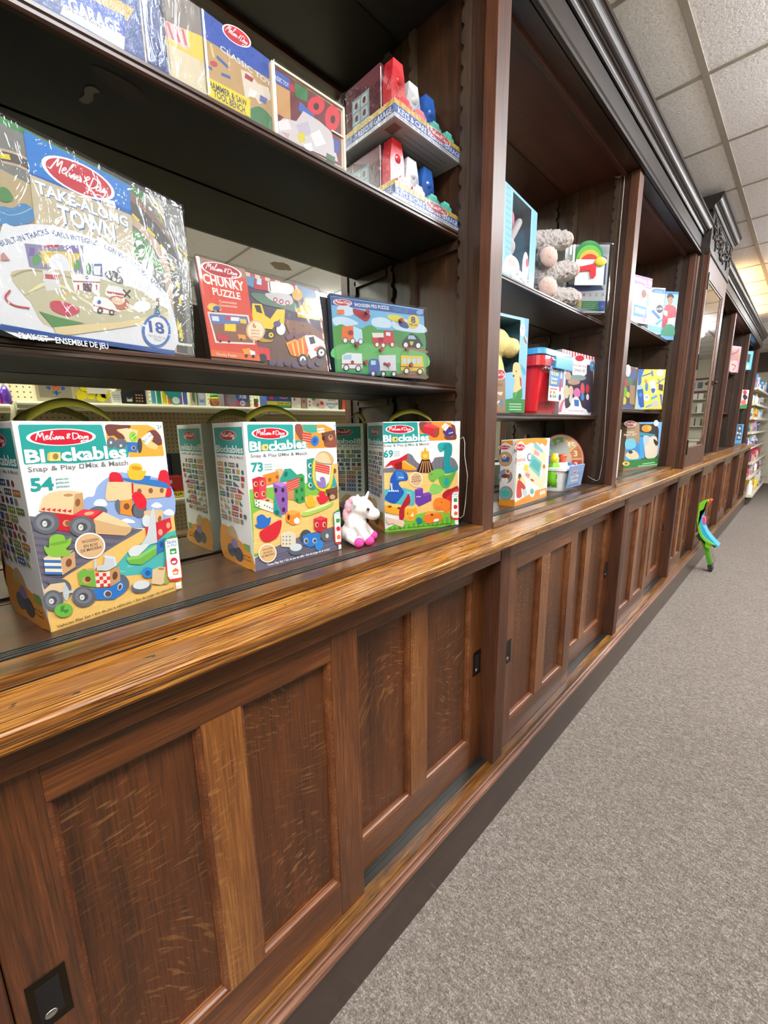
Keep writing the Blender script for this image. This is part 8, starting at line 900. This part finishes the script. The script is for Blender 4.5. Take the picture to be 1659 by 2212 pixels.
prod('toy_box', 'navy box with pretend food pictures on the opposite shelf, in the mirror', 'toy box', .588, .695, z, .11, '#16161e', shapes=[rc('#e8dcc8', 620, 120, 860, 330), rc('#2a3a6a', 640, 240, 840, 330)]+[('e', '#c89058', [150+i*130, 160+j*150, 48, 0, 0, 42]) for i in range(3) for j in range(3)])
obj_ = prod('toy_box', 'tall cream divider box beside the food box, in the mirror', 'toy box', .700, .712, z, .10, '#e6dfc8')
xc = ['#5aaed0', '#2f9a7a', '#e8d02a', '#e8862a', '#d83a8a', '#9a5ac0', '#4a6ac8']
t = thing('xylophone', 'rainbow toy xylophone in its pack on the opposite shelf, in the mirror', 'toy instrument', (.82, -.53, z))
for k, c in enumerate(xc):
    x = .725+k*.027; bm = bmesh.new(); box(bm, x, x+.023, -.535, -.527, z+.004, z+.115-k*.004, .004)
    for zz in (.012, .09): cyl(bm, (x+.0115, -.527, z+zz), (x+.0115, -.5245, z+zz), .003, n=10)
    obj('bar', bm, pc(c, .3, .3), t)
bm = bmesh.new(); cyl(bm, (.835, -.524, z+.085), (.835, -.522, z+.085), .048, n=28); cyl(bm, (.845, -.523, z+.025), (.845, -.521, z+.025), .026, n=24); obj('sticker', bm, pc('#1f9a9a', .4), t)
bm = bmesh.new(); cyl(bm, (.845, -.5215, z+.025), (.845, -.519, z+.025), .019, n=24); obj('globe_sticker', bm, pc('#e4eee8', .4), t)
prod('toy_box', 'narrow wooden toy beside the xylophone, in the mirror', 'wooden toy', .925, .962, z, .12, '#c9bf9c', shapes=[('p', '#5a7a5a', [120, 100, 260, 300, 260, 900, 120, 900])])
prod('toy_pack', 'clear pack with pale blue toy on the opposite shelf, in the mirror', 'toy pack', .967, 1.012, z, .11, '#b8c8dc', shapes=[rc('#7a94c0', 100, 200, 350, 320), rc('#e0e6ee', 80, 400, 380, 700)])
bm = bmesh.new(); lathe(bm, (1.07, -.55, z), [(.012, 0), (.024, .008), (.028, .035), (.024, .040)], 20)
t = thing('stacking_toy', 'stacking toy with brown base, yellow ring and green dome, in the mirror', 'wooden toy', (1.07, -.55, z)); obj('base', bm, pc('#a8603a', .4), t, smooth=True)
bm = bmesh.new(); lathe(bm, (1.07, -.55, z+.040), [(.026, 0), (.028, .006), (.026, .012)], 20); obj('yellow_ring', bm, pc('#ecd22a', .35), t, smooth=True)
bm = bmesh.new(); lathe(bm, (1.07, -.55, z+.052), [(.024, 0), (.022, .012), (.012, .028), (.002, .032)], 20); obj('green_dome', bm, pc('#3f9a3a', .35), t, smooth=True)
prod('toy_box', 'grey and red toy box marked BEX across the aisle, in the mirror', 'toy box', 1.118, 1.285, z, .12, '#6a6470', shapes=[('e', '#c85a78', [1120, 420, 420, 0, 0, 420]), ('e', '#8a8a92', [1150, 450, 300, 0, 0, 320]), ('e', '#c04a70', [520, 240, 280, 0, 0, 230]), ('e', '#3a5aa8', [480, 620, 440, 0, 0, 330]), ('t', '#e8e8f0', 'BEX', 240, 520, 480, 220, 0, 3, 0, None), ('e', '#e8e0e8', [500, 230, 170, 0, 0, 160]), ('t', '#2a4a8a', '18', 400, 160, 200, 140, 0, 2, 0, None)])
bm = bmesh.new(); box(bm, 1.322, 1.348, -.55, -.535, z+.032, z+.055, .003); tag(obj('toy_pack', bm, pc('#2a8a4a', .4)), 'small green and red hanging toy on the opposite shelf, in the mirror', 'toy pack')
bm = bmesh.new(); ball(bm, (1.335, -.545, z+.018), .016, (1, .6, 1.1)); tag(obj('toy_strawberry', bm, pc('#c8303a', .4), smooth=True), 'red strawberry shape below the green toy, in the mirror', 'toy')
prod('toy_box', 'blue and yellow bead maze box on the opposite shelf, in the mirror', 'toy box', 1.40, 1.575, z, .11, '#2450a8', shapes=[rc('#e8d83a', 0, 200, 1750, 430), ('t', '#3a3a2a', 'BEAD MAZE', 90, 250, 900, 130, 0, 2, 0, None), rc('#4a9a3a', 0, 60, 1750, 190), ('e', '#d8404a', [1400, 620, 160, 0, 0, 120]), ('e', '#e4e0e8', [500, 720, 320, 0, 0, 110]), ('e', '#c83040', [500, 720, 280, 0, 0, 85])])
prod('toy_box', 'white toy box with small pictures right of the bead maze, in the mirror', 'toy box', 1.585, 1.66, z, .10, '#e4ddd0', shapes=[rc('#f4f0ea', 100, 100, 360, 300), ('e', '#c04a4a', [520, 600, 90, 0, 0, 90])])
prod('toy_box', 'tan toy box with red dots beside the cooking cards, in the mirror', 'toy box', 1.665, 1.705, z, .12, '#b89a80', shapes=[('e', '#c04050', [220, 500, 100, 0, 0, 120])])
prod('card_game', 'white box with fruit pictures and blue lettering, in the mirror', 'game', 1.71, 1.985, z, .105, '#ece8e2', shapes=[('t', '#4a8ab8', 'Blooming', 80, 330, 1050, 190, 0, 2, 0, None), ('t', '#4a8ab8', 'Fogel', 330, 110, 620, 180, 0, 2, 0, None), ('t', '#c84a4a', 'Flourish', 250, 600, 700, 140, 0, 2, 0, None), ('s', '#e8b8a8', [1300, 60, 1900, 80, 2300, 300, 2200, 620, 1700, 700, 1300, 400]), ('e', '#4a9a4a', [2200, 700, 180, 0, 0, 130]), ('e', '#c83a44', [1500, 420, 160, 0, 0, 130]), ('e', '#3a9ac0', [1850, 300, 120, 0, 0, 110]), ('e', '#c84a54', [2550, 500, 70, 0, 0, 70]), ('e', '#c84a54', [2550, 250, 70, 0, 0, 70])])
prod('book', 'orange-red book at the end of the opposite shelf, in the mirror', 'book', 2.02, 2.05, z, .11, '#d8562a')
prod('book', 'dark book beside the orange-red one across the aisle, in the mirror', 'book', 1.992, 2.012, z, .11, '#3a3a3a')
z = -.3585
prod('toy_box', 'yellow alphabet train toy box with red truck, seen low in the mirror', 'toy box', .60, .835, z, .118, '#c83a36', shapes=[rc('#ecd83a', 0, 0, 2350, 330), ('t', '#2a2a2a', 'ALPHABET TRAIN', 60, 90, 2200, 160, 0, 2, 0, None), rc('#e8e4e4', 560, 800, 820, 1000), rc('#3a6ab8', 900, 420, 1500, 760), ('e', '#2a2a2e', [600, 420, 120, 0, 0, 120]), ('e', '#2a2a2e', [1300, 420, 120, 0, 0, 120])])
prod('toy_box', 'dark blue toy box standing behind the alphabet train box, in the mirror', 'toy box', .57, .812, z, .235, '#22386e', yf=-.63, shapes=[('t', '#cfd8ec', 'GEAR', 120, 1600, 900, 260, 0, 2, 0, None), ('t', '#cfd8ec', 'RUN', 200, 1300, 600, 200, 0, 2, 0, None), ('e', '#c8384a', [500, 2120, 420, 0, 0, 110]), rc('#8a9ac0', 150, 1080, 1000, 1110), rc('#8a9ac0', 150, 980, 900, 1010)])
prod('toy_box', 'grey toy box beside the blue box in the lower mirror strip', 'toy box', .822, .90, z, .24, '#3f4a50', yf=-.64)
# far side of the shop, seen only in the mirrored door
t = thing('service_counter', 'pale pharmacy counter reflected in the mirrored door', 'counter', (11.9, -1.3, FL))
obj('counter_body', B((11.5, 12.2, -3.6, -.5, FL, -.36)), M['cream'], t); obj('counter_top', B((11.45, 12.2, -3.65, -.45, -.36, -.32)), M['steel'], t)
bm = bmesh.new(); box(bm, 12.17, 12.215, -3.6, -.46, .72, 1.04); t = thing('sign_board', 'long sign board with maroon stripes on the end wall, seen in the mirrored door', 'sign', (12.19, -2, .72)); obj('board', bm, pc('#cfcab8', .5), t)
obj('stripe', B((12.16, 12.169, -3.6, -.46, .72, .76), (12.16, 12.169, -3.6, -.46, 1.0, 1.04)), pc('#6a1624', .5), t)
bm = bmesh.new(); [box(bm, 12.155, 12.168, a, a+.09, .82, .95, .01) for a in (-.72, -.86, -1.1)]; obj('lettering', bm, pc('#5a6278', .5), t)
t = thing('wall_shelves', 'cream shelves of boxes behind the pharmacy counter', 'shelving', (12.1, -1.5, -.2))
obj('shelf', B(*[(11.95, 12.2, -3.6, -.5, a, a+.02) for a in (-.05, .25, .55)]), M['cream'], t)
random.seed(11)
for k in range(24):
    zz = (-.03, .27, .57)[k % 3]; y = -.56-.11*(k//3); hh = random.uniform(.12, .22) if zz < .5 else .12; c = random.choice(['#e8e4d8', '#d8c890', '#c8d4dc', '#f0ece4', '#b8b0a0'])
    tag(obj('carton', B((11.98, 12.15, y-.09, y, zz+.001, zz+hh)), pc(c, .6)), 'pale carton on the shelves behind the pharmacy counter', 'carton', 'cartons behind the pharmacy counter')

# ============================================================ store shelving beyond the cabinets
gx0, gx1, gy = 8.66, 12.05, .62
t = thing('wall_shelving', 'white store shelving full of small packages beyond the dark cabinets', 'shelving', (10.3, .9, FL))
obj('back_panel', B((gx0, gx1, 1.05, 1.10, FL, .86)), M['cream'], t)
obj('base', B((gx0, gx1, .56, 1.05, FL+.02, FL+.10)), pc('#3a3832', .6), t)
SH = [-1.115, -.84, -.60, -.37, -.13, .095, .31, .545]
for z in SH:
    yf = .50 if z < -1 else (.56 if z < -.5 else gy)
    s = obj('shelf', B((gx0, gx1, yf+.004, 1.05, z-.014, z)), M['cream'], t)
    obj('price_rail', B((gx0-.001, gx1, yf, yf+.004, z-.034, z+.002)), pc('#f0ecdc', .4), s)
bm = bmesh.new()
for z in SH:
    yf = .50 if z < -1 else (.56 if z < -.5 else gy)
    prof(bm, [(yf+.005, z-.014), (1.05, z-.014), (1.05, z-.09), (yf+.01, z-.03)], gx0, gx0+.003)
obj('bracket', bm, M['cream'], t)
random.seed(23)
PALS = [['#f2efe8', '#e8c830', '#e8e4dc', '#f0d8d8', '#d84a4a', '#e89ab0'], ['#e8e0e4', '#c83040', '#f0f0ee', '#d8d0d4', '#b83a4a'], ['#c8303a', '#e0d8dc', '#a02a3a', '#e8a8b8'], ['#e8e8f0', '#3a4a9a', '#b8b0c8', '#5a8a5a', '#f0f0f0'], ['#d89ab0', '#e8b0c0', '#3a5aa8', '#c8b8d0', '#8a9a6a'], ['#f0f0ec', '#e8e8e0', '#f0c82a', '#e88a2a', '#d8dce0', '#c8e0e8'], ['#e8e4d0', '#e0dcc8', '#f0e8e8', '#a8c8e8', '#d8d4cc'], ['#f2f0ec', '#e8e8ec', '#3a9ad8', '#e0e4e8', '#f4f2ee']]
CN = {'f': 'white', 'e': 'pale', 'c': 'coloured', 'd': 'pink', '3': 'blue', 'b': 'muted', 'a': 'light', '5': 'green', '8': 'olive'}
RANK = ['bottom', 'second lowest', 'third lowest', 'fourth lowest', 'fourth highest', 'third highest', 'second highest', 'top']
for k, z in enumerate(SH):
    yf = .50 if z < -1 else (.56 if z < -.5 else gy); x = gx0+.02; n = 0
    top = (SH[k+1]-z-.05) if k+1 < len(SH) else .26
    while n < 14:
        w_ = random.uniform(.07, .17)*(1.35 if k in (0, 1, 7) else 1); h_ = min(top, random.uniform(.08, .19)*(1.2 if k in (0, 1, 7) else 1)); c = random.choice(PALS[k]); y0 = yf+random.uniform(.015, .05)
        lab = 'small package in the row on the %s white shelf beyond the cabinets' % RANK[k]
        if random.random() < .4:
            bm = bmesh.new(); r = min(w_*.42, .04); lathe(bm, (x+w_/2, y0+r, z+.001), [(r*.95, 0), (r, .01), (r, h_*.62), (r*.5, h_*.76), (r*.45, h_*.78), (r*.45, h_)], 14)
            tag(obj('bottle', bm, pc(c, .35), smooth=True), lab.replace('package', 'bottle'), 'bottle', 'bottles on the %s far shelf' % RANK[k])
        else:
            bm = bmesh.new(); box(bm, x, x+w_*.92, y0, y0+.14, z+.001, z+h_, .002); shaded(bm, bm.faces, c)
            c2 = random.choice(['#3a5aa8', '#c83a4a', '#e8b82a', '#5a9a6a', '#6a6a78', '#d88aa0']); W2, H2 = int(w_*9200), int(h_*1e4)
            art(bm, [rc(c2, 0, int(H2*.62), W2, int(H2*.85)), rc('#f4f2ee', int(W2*.15), int(H2*.68), int(W2*.8), int(H2*.76)), rc(c2, int(W2*.2), int(H2*.2), int(W2*.75), int(H2*.4))], Vector((x, y0, z+.001)), X_, Z_, -Y_)
            art(bm, [rc(c2, 0, int(H2*.1), 1400, int(H2*.45))], Vector((x, y0+.14, z+.001)), -Y_, Z_, -X_)
            tag(obj('package', bm, M['print_matt']), lab, 'package', 'packages on the %s far shelf' % RANK[k])
        x += w_+random.uniform(.004, .03); n += 1
